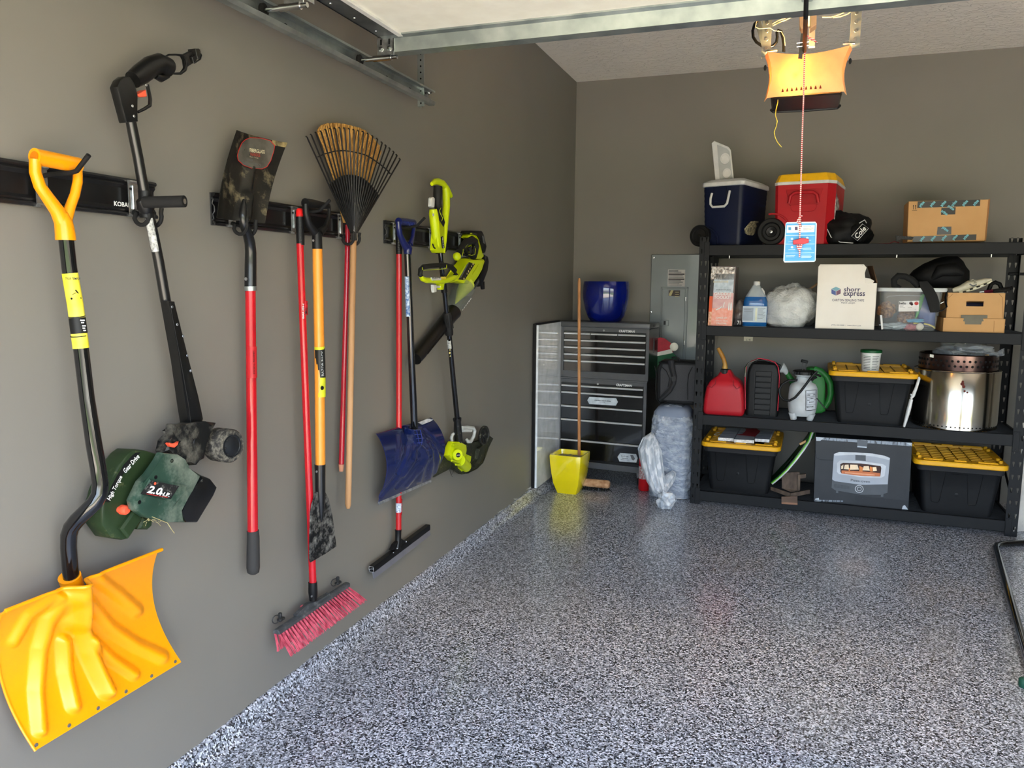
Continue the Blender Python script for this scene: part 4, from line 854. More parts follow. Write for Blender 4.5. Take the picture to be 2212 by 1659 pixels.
lb = new('sticker', G().px([z6(357, 820)+(0.1,), z6(366, 1130)+(0.098,)], [10, 10], 10, cap=False, flat=1), mat('blue_white_sticker', (190, 205, 220), 0.4, col2=(60, 96, 150), ns=90), shf)
c4 = [Wn(*z3(92, 392), 0.05), Wn(*z3(905, 150), 0.05), Wn(*z3(120, 1430), 0.055), Wn(*z3(895, 1090), 0.055)]
def bowB(s, t): return 0.085*math.sin(math.pi*t**0.85)*(0.62+0.38*s)
mouth = [z3(1040, 1)]
ribs = [([z3(640, 350), z3(720, 560), z3(800, 640), z3(840, 760), z3(760, 940), z3(720, 1100)], 9, 0.012),
        ([z3(530, 330), z3(570, 480), z3(540, 700), z3(420, 960)], 7, -0.010), ([z3(620, 340), z3(680, 560), z3(640, 800), z3(500, 1020)], 8, 0.009),
        ([z3(440, 420), z3(450, 560), z3(420, 780)], 8, 0.006), ([z3(720, 800), z3(560, 1000), z3(380, 1200)], 5, -0.008), ([z3(740, 900), z3(640, 1060), z3(540, 1180)], 5, 0.007),
        ([z3(790, 330), z3(930, 470), z3(1060, 660)], 7, -0.010), ([z3(780, 480), z3(900, 640), z3(910, 850), z3(870, 1060)], 8, 0.010), ([z3(760, 420), z3(960, 560), z3(1010, 760), z3(960, 980)], 7, 0.008),
        ([z3(410, 1000), z3(260, 1200), z3(150, 1330)], 6, -0.008)]
A = scoop(c4, bowB, ribs, 100, 84)
bl_ = new('blade', G().sheet(A, (-0.004, 0, 0)), NAVYB, bs_, smooth=60)
new('wear_strip', G().sheet([[A[i][84]+V((0.002+0.003*k, 0, -0.014*k+0.006)) for k in range(2)] for i in range(0, 101, 2)], (-0.004, 0, 0)), mat('worn_strip', (130, 132, 132), 0.5, col2=(90, 92, 96), ns=40), bl_)
g = G(); sk = [z3(645, 330), z3(755, 325), z3(780, 400), z3(775, 480), z3(765, 560), z3(715, 575), z3(690, 500), z3(660, 400)]
g.plate(sk, 0.07, 0.125, 0.004); sb = new('socket', g, NAVYB, bl_)
g = G()
for k in range(4):
    y = 345+62*k; x = 652+16*k; g.px([z3(x, y)+(0.127,), z3(x+95-6*k, y-8)+(0.127,)], 1.4, 5)
g.px([z3(690, 335)+(0.127,), z3(715, 450)+(0.127,), z3(735, 560)+(0.127,)], 1.4, 5); g.px([z3(750, 335)+(0.127,), z3(775, 480)+(0.127,), z3(765, 555)+(0.127,)], 1.6, 5)
new('rib_lattice', g, mat('navy_light', (52, 64, 130), 0.4), sb)
new('sticker', G().prism([Wn(*z3(*p), 0.080) for p in ((718, 228), (862, 168), (940, 180), (918, 202), (778, 258))], (-0.006, 0, 0)), mat('worn_white_sticker', (190, 194, 200), 0.5, col2=(140, 148, 160), ns=50), bl_, smooth=0)
new('top_hook', G().px([z3(440, 285)+(0.05,), z3(520, 272)+(0.055,), z3(590, 275)+(0.055,), z3(598, 292)+(0.05,)], 3, 8), NAVY, bl_)

# ------------------------------------------------------------------ string trimmer
LIME = mat('lime_plastic', (196, 212, 8), 0.4, coat=0.1, col2=(188, 204, 6), ns=8)
CHAR = mat('charcoal_overmould', (26, 26, 24), 0.65)
LGRY = mat('light_grey_plastic', (200, 202, 196), 0.45)
st = thing('string_trimmer', 'lime yellow string trimmer with black shaft beside the blue shovel', 'string trimmer', Wn(990, 1000, 0.06))
n = 0.115
g = G()
g.px([z8(272, 92)+(n,), z8(300, 66)+(n,), z8(345, 62)+(n,), z8(395, 85)+(n,), z8(440, 140)+(n,), z8(490, 228)+(n,)], [7, 11, 12, 12.5, 12, 8], 12, flat=1.2)
g.px([z8(420, 110)+(n,), z8(434, 200)+(n,), z8(436, 340)+(n,), z8(425, 470)+(n,), z8(410, 600)+(n,), z8(402, 720)+(n,), z8(392, 862)+(n,)], [14, 16.5, 16.5, 15.5, 16, 15, 12], 14)
g.px([z8(288, 372)+(n,), z8(292, 420)+(n,), z8(305, 520)+(n,), z8(318, 640)+(n,), z8(330, 760)+(n,), z8(336, 805)+(n,)], [16, 20, 21, 20, 19, 12], 16)
g.plate([z8(*p) for p in ((340, 470), (420, 560), (418, 700), (425, 860), (330, 862), (312, 830), (330, 700))], n-0.02, n+0.012, 0.004)
hb = new('rear_housing', g, LIME, st, smooth=60)
new('rear_grip', G().px([z8(342, 118)+(n+0.005,), z8(340, 200)+(n+0.005,), z8(336, 300)+(n+0.005,), z8(350, 370)+(n,), z8(362, 430)+(n,)], [19, 20, 18, 16, 9], 14), CHAR, hb, smooth=60)
new('grip_inset', G().plate([z8(*p) for p in ((352, 400), (400, 440), (424, 520), (412, 568), (378, 510), (350, 450))], n, n+0.018, 0.002), CHAR, hb)
new('grip_line', G().px([z8(*p)+(n+0.019,) for p in ((388, 330), (360, 390), (372, 430), (395, 470), (385, 505))], 1.0, 5), LIME, hb)
new('lock_button', G().plate([z8(*p) for p in ((270, 250), (280, 238), (300, 238), (310, 255), (306, 345), (295, 354), (274, 350), (266, 338))], n-0.004, n+0.014, 0.003, 2), LGRY, hb)
new('rivet', G().box(Wn(*z8(290, 436), n+0.017), (0.003, 0.014, 0.014), bev=0.002), LGRY, hb)
np_ = new('name_plate', G().plate([z8(*p) for p in ((378, 684), (402, 676), (416, 806), (394, 812))], n+0.010, n+0.0155), INKK, hb, smooth=0)
wtext('RYOBI', z8(402, 804), z8(393, 690), n+0.016, 4.2, INKW, np_, bold=0.03)
g = G(); g.px([z8(*p)+(n+0.008,) for p in ((282, 762), (296, 800), (322, 824), (352, 826), (378, 806), (388, 770))], 3.2, 8); new('rubber_bumper', g, RUB, hb)
g = G(); g.px([z6(618, 636)+(n,), z6(630, 770)+(n,), z6(652, 950)+(n-0.004,), z6(668, 1112)+(n-0.008,)], [11, 11, 11, 10.5], 16)
g.px([z6(686, 1265)+(n-0.014,), z6(712, 1560)+(n-0.022,), (988, 908, 0.085)], [11, 11, 11.5], 16); new('shaft', g, GLB, st, smooth=60)
cp = new('coupler', G().px([z6(668, 1100)+(n-0.008,), z6(672, 1125)+(n-0.008,), z6(682, 1225)+(n-0.012,), z6(685, 1245)+(n-0.012,), z6(687, 1270)+(n-0.014,)], [15, 18, 18.5, 19, 18], 18), mat('coupler_black', (24, 24, 24), 0.5), st)
for k in range(6): new('knurl', G().px([z6(652+11*k, 1122)+(n+0.005,), z6(664+11*k, 1222)+(n+0.001,)], 1.4, 5), RUB, cp)
lb = new('sticker', G().px([z6(685, 1318)+(n-0.010,), z6(690, 1380)+(n-0.012,)], [9, 9], 10, cap=False), mat('silver_label', (196, 196, 190), 0.4), st)
for p in ((692, 1392), (690, 1415), (694, 1440)): new('warning_icon', G().lathe([(0.006, 0), (0.006, 0.001), (0, 0.001)], Wn(*z6(*p), n+0.001), (1, -0.4, 0), seg=3 if p[1] != 1415 else 10), mat('pale_yellow', (222, 206, 130), 0.5), st)
# front loop handle
m_ = n+0.030
ah = new('loop_handle', G().px([z8(*p)+(m_,) for p in ((150, 1120), (165, 1150), (210, 1168), (290, 1172), (360, 1182), (430, 1172), (490, 1150), (535, 1130), (545, 1108))], [9, 11, 12, 12, 12, 12, 12, 11, 9], 12)
    .plate([z8(*p) for p in ((340, 1180), (430, 1178), (410, 1215), (408, 1275), (378, 1275), (375, 1215))], m_-0.02, m_+0.004, 0.003), LIME, st, smooth=60)
new('loop_grip', G().px([z8(*p)+(m_,) for p in ((172, 1145), (142, 1105), (148, 1050), (180, 1018), (260, 1006), (350, 1000), (430, 1000), (490, 1018), (530, 1060), (545, 1105), (505, 1130))], [7, 11, 11, 11, 10, 10, 10, 11, 11, 10, 5], 12), CHAR, ah, smooth=60)
new('grip_line', G().px([z8(*p)+(m_+0.013,) for p in ((168, 1024), (170, 1048), (185, 1058), (420, 1040), (440, 1030), (440, 995))], 1.2, 5), LIME, ah)
lt = new('rating_label', G().plate([z8(*p) for p in ((275, 1136), (378, 1136), (378, 1168), (277, 1172))], m_+0.008, m_+0.0155), LGRY, ah, smooth=0)
wtext('1.270', z8(282, 1142), z8(372, 1140), m_+0.016, 3, INKK, lt, bold=0.03)
new('rating_label', G().plate([z8(*p) for p in ((382, 1130), (432, 1128), (434, 1155), (384, 1160))], m_+0.008, m_+0.0150), mat('amber_label', (214, 196, 60), 0.5), ah, smooth=0)
new('wing_knob', G().plate([z8(*p) for p in ((290, 1218), (328, 1218), (330, 1300), (300, 1306), (292, 1270))], m_-0.012, m_+0.004, 0.003).px([z8(325, 1240)+(m_-0.004,), z8(368, 1240)+(m_-0.004,)], 5, 10), LGRY, ah)
new('handle_clamp', G().px([z8(402, 1200)+(n-0.003,), z8(415, 1300)+(n-0.004,)], [14, 14], 14), BLK, ah)
# cutting head
g = G(); g.px([z3(1296, 165)+(0.085,), z3(1298, 185)+(0.085,), z3(1300, 205)+(0.085,)], [19, 19, 18], 16); g.px([z3(1298, 190)+(0.085,), z3(1305, 300)+(0.083,), z3(1312, 420)+(0.08,), z3(1320, 510)+(0.08,)], [15.5, 17, 18, 19], 16)
new('head_tube', g, mat('head_tube_black', (20, 20, 20), 0.3, coat=0.3, dirt=((92, 90, 74), 50, 0.58, 0.72)), st, smooth=60)
DGU = mat('dirty_guard', (34, 36, 28), 0.6, col2=(52, 54, 38), ns=14, dirt=((112, 112, 78), 60, 0.55, 0.68), bump=0.4, bs=300)
GUA = [(1108, 640), (1180, 555), (1260, 540), (1450, 560), (1560, 520), (1680, 500), (1790, 425), (1842, 465), (1770, 590), (1730, 700), (1680, 830), (1590, 920), (1460, 985), (1365, 1000), (1290, 930), (1180, 915), (955, 1047), (932, 1030), (985, 900), (1080, 760)]
g = G(); g.plate([z3(*p) for p in GUA], 0.035, 0.060, 0.004, 2)
gdd = new('line_guard', g, DGU, st)
new('guard_rim', G().px([z3(*p)+(0.066,) for p in ((1180, 915), (1290, 930), (1365, 995), (1460, 980), (1590, 915), (1680, 825), (1730, 700), (1765, 590))], 2.4, 6), DGU, gdd)
new('guard_skirt', G().plate([z3(*p) for p in ((1630, 620), (1700, 560), (1730, 600), (1700, 720), (1650, 830), (1560, 900), (1540, 870), (1610, 780))], 0.055, 0.085, 0.006), DGU, gdd)
new('cut_line', G().px([z3(*p)+(0.07,) for p in ((1230, 860), (1190, 900), (1185, 950), (1215, 1005), (1240, 960), (1225, 890), (1190, 960), (1210, 1020), (1228, 1035))], 0.8, 4), INKK, st)
g = G(); g.plate([z3(*p) for p in ((1238, 512), (1340, 512), (1440, 560), (1448, 640), (1420, 700), (1400, 800), (1330, 850), (1240, 800), (1165, 720), (1200, 600))], 0.06, 0.096, 0.008, 2)
g.tube([Wn(*z3(1330, 790), 0.085), Wn(*z3(1420, 880), 0.055)], [0.034, 0.036], 20); g.plate([z3(*p) for p in ((1440, 700), (1512, 730), (1500, 810), (1440, 900), (1375, 962), (1310, 900), (1400, 860))], 0.045, 0.065, 0.003)
mh = new('motor_housing', g, LIME, st)
c_ = Wn(*z3(1262, 690), 0.094)
new('motor_cap', G().lathe([(0.030, 0), (0.030, 0.018), (0.0275, 0.019), (0.0275, 0.021), (0.031, 0.022), (0.031, 0.040), (0.027, 0.044), (0, 0.044)], c_, (1, -0.9, 0), seg=26), LIME, mh, smooth=40)
c2 = c_+V((1, -0.9, 0)).normalized()*0.0445
dk = new('cap_badge', G().lathe([(0.0135, 0), (0.0135, 0.001), (0, 0.001)], c2, (1, -0.9, 0), seg=20), INKK, mh)
text('RYOBI', c2+V((1, -0.9, 0)).normalized()*0.0015, (0.9, 1, 0), (0, 0, 1), 0.018, 0.004, INKW, dk, bold=0.02)
for p, q in (((1235, 560), (1310, 560)), ((1215, 795), (1290, 800)), ((1275, 855), (1345, 860))): new('clip_lug', G().px([z3(*p)+(0.105,), z3(*q)+(0.105,)], 4, 8), LIME, mh)
g = G(); g.px([z3(*p)+(0.075,) for p in ((1370, 300), (1450, 295), (1535, 305), (1558, 350), (1545, 430), (1500, 510), (1455, 510), (1440, 480))], [7, 7, 8, 8, 7, 8, 8, 6], 12); g.px([z3(*p)+(0.06,) for p in ((1260, 380), (1225, 410), (1208, 460), (1222, 520))], [6, 7, 7, 6], 10)
g.px([z3(1370, 345)+(0.065,), z3(1500, 345)+(0.07,)], 8, 10); new('flower_guard', g, LGRY, st, smooth=60)
wc = Wn(*z3(1680, 415), 0.075)
ew = new('edge_wheel', G().lathe([(0, 0), (0.056, 0), (0.060, 0.004), (0.060, 0.014), (0.052, 0.017), (0.048, 0.010), (0.016, 0.010), (0.012, 0.016), (0, 0.016)], wc, (1, -0.15, 0), seg=28), mat('dirty_wheel', (30, 30, 27), 0.6, dirt=((118, 116, 96), 70, 0.54, 0.68)), st)
for k in range(8):
    a = k*math.pi/4+0.3; s1 = V((0, math.cos(a), math.sin(a))); new('spoke', G().box(wc+V((0.013, 0, 0))+s1*0.032, (0.006, 0.006+0.02*abs(s1.y), 0.006+0.02*abs(s1.z)), bev=0.001), RUB, ew)

# ------------------------------------------------------------------ leaf blower
lbw = thing('leaf_blower', 'lime and black cordless leaf blower with tube slanting down the wall', 'leaf blower', Wn(905, 790, 0.05))
n = 0.072
BM = mat('blower_black', (8, 8, 8), 0.35, coat=0.2)
tb = new('blower_tube', G().tube([Wn(*z6(720, 1095), n), Wn(*z6(700, 1120), n), Wn(*z6(560, 1290), n-0.01), Wn(*z6(420, 1460), n-0.02)], [0.044, 0.041, 0.038, 0.035], 28), BM, lbw, smooth=50)
tp, tq = Wn(*z6(560, 1290), n-0.01), Wn(*z6(420, 1460), n-0.02); td = (tq-tp).normalized()
new('tube_mouth', G().lathe([(0.031, 0), (0.031, 0.0015), (0, 0.0016)], tq+td*0.0, td, seg=24), mat('deep_black', (3, 3, 3), 0.9), tb)
new('tube_ridge', G().px([z6(735, 1120)+(n+0.03,), z6(640, 1270)+(n+0.03,), z6(520, 1420)+(n+0.02,)], 2.5, 6), BM, tb)
CLR = mat('smoke_clear_plastic', (120, 128, 118), 0.12, alpha=0.42, coat=0.5, crough=0.1)
new('clear_nozzle', G().tube([Wn(*z6(800, 905), n), Wn(*z6(785, 935), n), Wn(*z6(715, 1085), n)], [0.064, 0.062, 0.044], 28, cap=False), CLR, lbw, smooth=60)
new('inner_cone', G().tube([Wn(*z6(825, 880), n), Wn(*z6(785, 940), n), Wn(*z6(735, 1030), n)], [0.045, 0.032, 0.003], 20), mat('lime_cone', (190, 206, 60), 0.4), lbw, smooth=60)
g = G()
g.plate([z8(*p) for p in ((690, 925), (780, 945), (860, 930), (875, 955), (835, 1050), (800, 1130), (735, 1222), (620, 1200), (512, 1195), (560, 1140), (640, 1040))], 0.03, 0.10, 0.012, 2)
g.plate([z8(*p) for p in ((672, 690), (690, 655), (770, 655), (800, 690), (830, 760), (862, 900), (830, 935), (760, 930), (770, 800), (755, 720), (700, 700))], 0.04, 0.085, 0.008, 2)
bh = new('fan_housing', g, LIME, lbw)
g = G(); g.plate([z8(*p) for p in ((690, 640), (705, 612), (840, 616), (858, 650), (892, 790), (875, 862), (858, 868), (820, 720), (790, 660))], 0.035, 0.095, 0.006); bt = new('battery', g, BLK, lbw)
new('battery_light', G().plate([z8(*p) for p in ((705, 640), (725, 638), (726, 648), (706, 650))], 0.094, 0.0965), LIME, bt)
for k in range(4): new('battery_slot', G().px([z8(738+12*k, 644)+(0.0955,), z8(741+12*k, 656)+(0.0955,)], 1, 4), INKG, bt)
new('battery_badge', G().plate([z8(*p) for p in ((838, 670), (856, 680), (868, 760), (852, 750))], 0.09, 0.0965), INKG, bt)
g = G(); g.px([z8(*p)+(n+0.01,) for p in ((760, 735), (715, 715), (660, 745), (615, 795), (585, 850))], [14, 18, 17, 16, 16], 14); g.px([z8(*p)+(n+0.01,) for p in ((745, 725), (765, 790), (755, 850), (730, 895))], [16, 15, 15, 19], 12)
hd = new('blower_handle', g, CHAR, lbw, smooth=60)
new('handle_ring', G().px([z8(*p)+(n+0.03,) for p in ((685, 880), (720, 890), (755, 880), (765, 820), (750, 790))], 1.1, 5).px([z8(*p)+(n+0.03,) for p in ((650, 800), (672, 770), (700, 750), (728, 735))], 1.0, 5).px([z8(*p)+(n+0.03,) for p in ((625, 820), (622, 860), (615, 900))], 1.0, 5), LIME, hd)
for k in range(4): new('trigger_fold', G().px([z8(690+14*k, 800+8*k)+(n+0.02,), z8(700+14*k, 840+4*k)+(n+0.02,)], 6, 8), RUB, hd)
new('trigger_button', G().lathe([(0.0, 0.016), (0.016, 0.014), (0.0225, 0.006), (0.0235, -0.004), (0.018, -0.012), (0, -0.014)], Wn(*z8(555, 903), n+0.012), (1, -0.8, 0.1), seg=22), LIME, lbw, smooth=60)
new('trigger', G().px([z8(605, 905)+(n+0.01,), z8(640, 900)+(n+0.01,), z8(660, 908)+(n+0.01,)], [4, 3, 2], 6), INKG, lbw)
g = G(); g.plate([z8(*p) for p in ((868, 880), (905, 900), (918, 960), (905, 1060), (860, 1180), (820, 1240), (800, 1150), (840, 1050), (878, 960))], 0.03, 0.085, 0.008, 2)
g.px([z8(835, 1190)+(0.06,), z8(845, 1265)+(0.06,)], [12, 9], 10); new('intake_cover', g, BLK, lbw)
wpan = new('warning_panel', G().plate([z8(*p) for p in ((690, 965), (758, 985), (640, 1168), (572, 1160))], 0.095, 0.1015), mat('panel_black', (26, 22, 18), 0.4), bh, smooth=0)
PY = mat('pale_yellow', (222, 206, 130), 0.5)
for k in range(7): new('warning_icon', G().lathe([(0.0065, 0), (0.0065, 0.0012), (0, 0.0012)], Wn(*z8(735-17*k, 985+28*k), 0.1016), (1, 0, 0), seg=3 if k % 3 else 12), PY if k != 5 else INKG, wpan)
for k in range(3): new('panel_line', G().px([z8(688-8*k, 975+4*k)+(0.1018,), z8(600-8*k, 1140+4*k)+(0.1018,)], 1, 4), INKG, wpan)
for k in range(7): new('vent_slot', G().px([z8(795-10*k, 985+16*k)+(0.101,), z8(785-10*k, 1020+14*k)+(0.101,)], 1, 4), mat('lime_dark', (150, 164, 20), 0.5), bh)
npl = new('name_plate', G().plate([z8(*p) for p in ((800, 1145), (812, 1190), (752, 1270), (740, 1232))], 0.09, 0.0925), INKK, lbw, smooth=0)
wtext('RYOBI', z8(750, 1256), z8(800, 1172), 0.0932, 5.5, INKG, npl, bold=0.03)
for k in range(6): new('gauge_tick', G().px([z8(706-18*k, 1385+24*k)+(0.105,), z8(714-18*k, 1370+24*k)+(0.105,)], 1.6, 5), INKW, lbw)

# ================================================================== back left corner
# glossy panel leaning on edge against the left wall
pn = thing('folded_white_panel', 'tall glossy white panel standing on edge against the left wall beside the tool chest', 'panel', (WX+0.06, 6.0, 0.072))
PGL = mat('glossy_white_panel', (236, 240, 242), 0.05, coat=1.0, crough=0.01, spec=0.6)
py0, py1, pz0, pz1 = 5.665, 6.30, 0.074, 1.335
g = G(); g.prism([V((WX+0.026, py0, pz0)), V((WX+0.044, py0, pz0)), V((WX+0.044, py0+0.0, pz1)), V((WX+0.026, py0, pz1))], (0, py1-py0, 0), bev=0.004)
new('panel_face', g, PGL, pn, smooth=0)
g = G(); g.prism([V((WX+0.002, py0-0.006, pz0)), V((WX+0.026, py0-0.006, pz0)), V((WX+0.030, py0-0.010, pz1)), V((WX+0.026, py0-0.006, pz1+0.014)), V((WX+0.002, py0-0.006, pz1+0.008))], (0, py1-py0+0.01, 0), bev=0.003)
new('backing', g, mat('backing_black', (24, 22, 22), 0.4), pn)

# ------------------------------------------------------------------ tool chest on rolling cabinet
GUN = mat('gunmetal_enamel', (78, 79, 81), 0.42, col2=(74, 75, 77), ns=20, coat=0.3, crough=0.25)
GBK = mat('drawer_gloss_black', (6, 6, 7), 0.2, coat=0.35, crough=0.06)
ALU = mat('brushed_trim', (214, 214, 212), 0.35, 0.6)
CA = math.radians(-4.7); cfr = at(1391.5, 1024, 'z', 0.125)          # front right bottom corner of the cabinet
CM = Matrix.Translation((cfr.x, cfr.y, 0)) @ Matrix.Rotation(CA, 4, 'Z')
CMI = CM.inverted()
def CP(px, py, d=0.0):
    o = CMI @ CAM; r = CMI.to_3x3() @ ray(px, py); t = (d-o.y)/r.y; return o+r*t
def cu(px, py): return CP(px, py).x
def cz(px, py): return CP(px, py).z
zc = zoom(1140, 840, 6.38); zd = zoom(1140, 660, 7.373)
CD = 0.44
Zb, Zs, Zl, Zt = 0.125, cz(*zd(1890, 1210)), cz(*zd(1935, 375)), cz(*zd(1935, 290))
Xl = cu(*zc(410, 700)); Xlu, Xru = cu(*zd(525, 700)), cu(*zd(1930, 700))
rc = thing('rolling_cabinet', 'gunmetal rolling tool cabinet with black drawers under the tool chest', 'tool cabinet', CM @ V((Xl/2, CD/2, 0.0)), 'tool chest pair')
tc_ = thing('tool_chest', 'gunmetal top tool chest with silver drawer pulls under the blue planter', 'tool chest', CM @ V((Xl/2, CD/2, Zs)), 'tool chest pair')
def cabinet(t, x0, x1, z0, z1, drawers, d1, fr=0.022, topb=0.05, botb=0.03):
    g = G(CM); g.mm((x0, 0.012, z0), (x1, d1, z1-0.001), bev=0.003); new('body', g, mat('gunmetal_side', (18, 18, 19), 0.35, coat=0.3), t)
    g = G(CM); g.mm((x0, 0, z0), (x0+fr, 0.016, z1), bev=0.002); g.mm((x1-fr, 0, z0), (x1, 0.016, z1), bev=0.002); g.mm((x0, 0.001, z1-topb), (x1, 0.016, z1), bev=0.002); g.mm((x0, 0.001, z0), (x1, 0.016, z0+botb), bev=0.002)
    new('front_frame', g, GUN, t)
    for (xa, xb, za_, zb2) in drawers:
        dr = new('drawer', G(CM).mm((xa, 0.006, zb2+0.003), (xb, 0.014, za_-0.002), bev=0.002), GBK, t)
        g = G(CM); g.prism([V((xa+0.002, y, z)) for y, z in ((0.006, za_), (-0.007, za_-0.001), (-0.009, za_-0.006), (-0.008, za_-0.014), (-0.004, za_-0.015), (0.006, za_-0.010))], (xb-xa-0.004, 0, 0)); new('drawer_pull', g, ALU, dr, smooth=0)
x0, x1 = Xl, 0.0
dz = [cz(*zc(505, y)) for y in (30, 222, 405, 692)]; 
dtop = [cz(*zd(582, 1252)), cz(*zd(582, 1362)), cz(*zc(502, 218)), cz(*zc(496, 403)), cz(*zc(490, 682))]; dbot = cz(*zc(850, 985))
cab_d = [(Xl+0.028, -0.028, a, b) for a, b in zip(dtop, dtop[1:]+[dbot])]
cabinet(rc, Xl, 0.0, Zb, Zs, cab_d, CD, 0.026, 0.045, 0.05)
new('corner_cap', G(CM).mm((Xl-0.004, -0.002, Zs-0.016), (0.004, 0.02, Zs), bev=0.003), GUN, rc)
for s_, x in ((1, -0.05), (-1, Xl+0.05)):
    for y in (0.06, CD-0.06):
        cs_ = new('caster', G(CM).prism([V((x-0.022, y-0.03, Zb)), V((x+0.022, y-0.03, Zb)), V((x+0.020, y-0.02, Zb-0.05)), V((x-0.02, y-0.02, Zb-0.05))], (0, 0.06, 0)).prism([V((x-0.022, y-0.028, Zb-0.004)), V((x-0.022, y+0.03, Zb-0.004)), V((x-0.022, y+0.045, 0.042)), V((x-0.022, y+0.02, 0.042))], (0.003, 0, 0)).prism([V((x+0.019, y-0.028, Zb-0.004)), V((x+0.019, y+0.03, Zb-0.004)), V((x+0.019, y+0.045, 0.042)), V((x+0.019, y+0.02, 0.042))], (0.003, 0, 0)), CHROME, rc)
        new('caster_wheel', G(CM).lathe([(0, -0.015), (0.045, -0.015), (0.05, -0.010), (0.05, 0.010), (0.045, 0.015), (0.02, 0.015), (0, 0.012)], (x, y+0.02, 0.0505), (1, 0, 0), seg=24), RUB, cs_)
xa, xb = Xlu+0.028, Xru-0.028
ut = [cz(*zd(612, y)) for y in (424, 532, 645, 755, 860)]; ub = cz(*zd(612, 1062))
w3 = (xb-xa)/3
ch_d = [(xa, xa+w3-0.002, ut[0], ut[1]), (xa+w3+0.002, xa+2*w3-0.002, ut[0], ut[1]), (xa+2*w3+0.002, xb, ut[0], ut[1])]+[(xa, xb, a, b) for a, b in zip(ut[1:], ut[2:]+[ub])]
cabinet(tc_, Xlu, Xru, Zs, Zl, ch_d, CD-0.13, 0.025, 0.035, 0.055)
g = G(CM); g.mm((Xlu-0.004, -0.008, Zl), (Xru+0.004, CD-0.13, Zt), bev=0.006, seg=2); ld = new('lid', g, GUN, tc_)
new('lid_catch', G(CM).mm((Xru+0.003, 0.10, Zl+0.012), (Xru+0.006, 0.16, Zt-0.012)), BLK, ld)
sh_ = new('side_handle', G(CM).mm((Xru-0.001, 0.14, Zl-0.20), (Xru+0.004, 0.26, Zl-0.08), bev=0.002), GUN, tc_)
new('handle_recess', G(CM).mm((Xru+0.003, 0.16, Zl-0.18), (Xru+0.0055, 0.24, Zl-0.10)), BLK, sh_)
for t, p, tp in ((tc_, (1213, 397), (1580, 410)), (rc, (1117, 1250), (1535, 1270))):
    q = CP(*zd(*p)); new('lock', G(CM).lathe([(0.008, 0), (0.008, 0.003), (0.006, 0.004), (0.004, 0.002), (0, 0.002)], (q.x, -0.001, q.z), (0, -1, 0), seg=16), CHROME, t)
    q = CM @ V((CP(*zd(*tp)).x, -0.0035, CP(*zd(*tp)).z)); X = CM.to_3x3() @ V((1, 0, 0))
    text('CRAFTSMAN', q, X, (0, 0, 1), CP(*zd(tp[0]+126, tp[1])).x-CP(*zd(tp[0]-126, tp[1])).x, 0.020, INKW, t, bold=0.03)
SLV = mat('silver_decal', (206, 212, 216), 0.3, col2=(168, 176, 182), ns=14)
def decal(pts, lines, par):
    P3 = [CP(*zc(*p)) for p in pts]
    d = new('decal', G(CM).prism([V((q.x, 0.004, q.z)) for q in P3], (0, 0.003, 0)), SLV, par, smooth=0)
    X = CM.to_3x3() @ V((1, 0, 0))
    for s_, (x, y), wz, hz in lines:
        q = CP(*zc(x, y)); ww = CP(*zc(x+wz/2, y)).x-CP(*zc(x-wz/2, y)).x
        text(s_, CM @ V((q.x, 0.0035, q.z)), X, (0, 0, 1), ww, hz/6.38/FPX*depth(CM @ q), INKK, d, bold=0.02)
    return d
decal([(818, 158), (845, 112), (1215, 130), (1240, 182), (1212, 232), (845, 210)], [('standard steel slides', (1030, 162), 225, 18), ('built to last', (1025, 184), 80, 9)], rc)
d2 = decal([(1236, 940), (1270, 886), (1490, 900), (1513, 955), (1495, 1018), (1262, 1003)], [('4 x 2 inch', (1335, 930), 100, 17), ('casters', (1335, 958), 84, 15), ('bolted and locked', (1335, 978), 110, 9)], rc)
new('decal_icon', G(CM).prism([V((CP(*zc(*p)).x, 0.0038, CP(*zc(*p)).z)) for p in ((1408, 910), (1450, 915), (1478, 965), (1455, 990), (1432, 975))], (0, 0.001, 0)), INKG, d2, smooth=0)

# blue glazed planter on the chest
q = CP(1309, 692, 0.2); pr_ = [CP(1358, 640, 0.2).x-q.x for _ in (0,)]
R0 = (CP(1358, 625, 0.2).x-CP(1260.5, 625, 0.2).x)/2; HH = CP(1309, 608, 0.2).z-Zt
bpz = CM @ V((CP(1309, 620, 0.2).x, 0.21, Zt))
pf = [(0.0, 0.0), (0.60, 0.0), (0.66, 0.01), (0.78, 0.12), (0.90, 0.32), (0.985, 0.58), (1.0, 0.74), (0.985, 0.90), (0.965, 0.97), (0.955, 1.0), (0.90, 1.0), (0.89, 0.96), (0.92, 0.7), (0.80, 0.3), (0.5, 0.12), (0, 0.12)]
bp_ = new('planter', G().lathe([(r*R0, h*HH) for r, h in pf], bpz, seg=48), mat('cobalt_glaze', (6, 22, 112), 0.12, coat=1.0, crough=0.04, col2=(4, 16, 92), ns=6), smooth=60, loc=bpz)
tag(bp_, 'round cobalt blue glazed planter on top of the tool chest', 'planter')

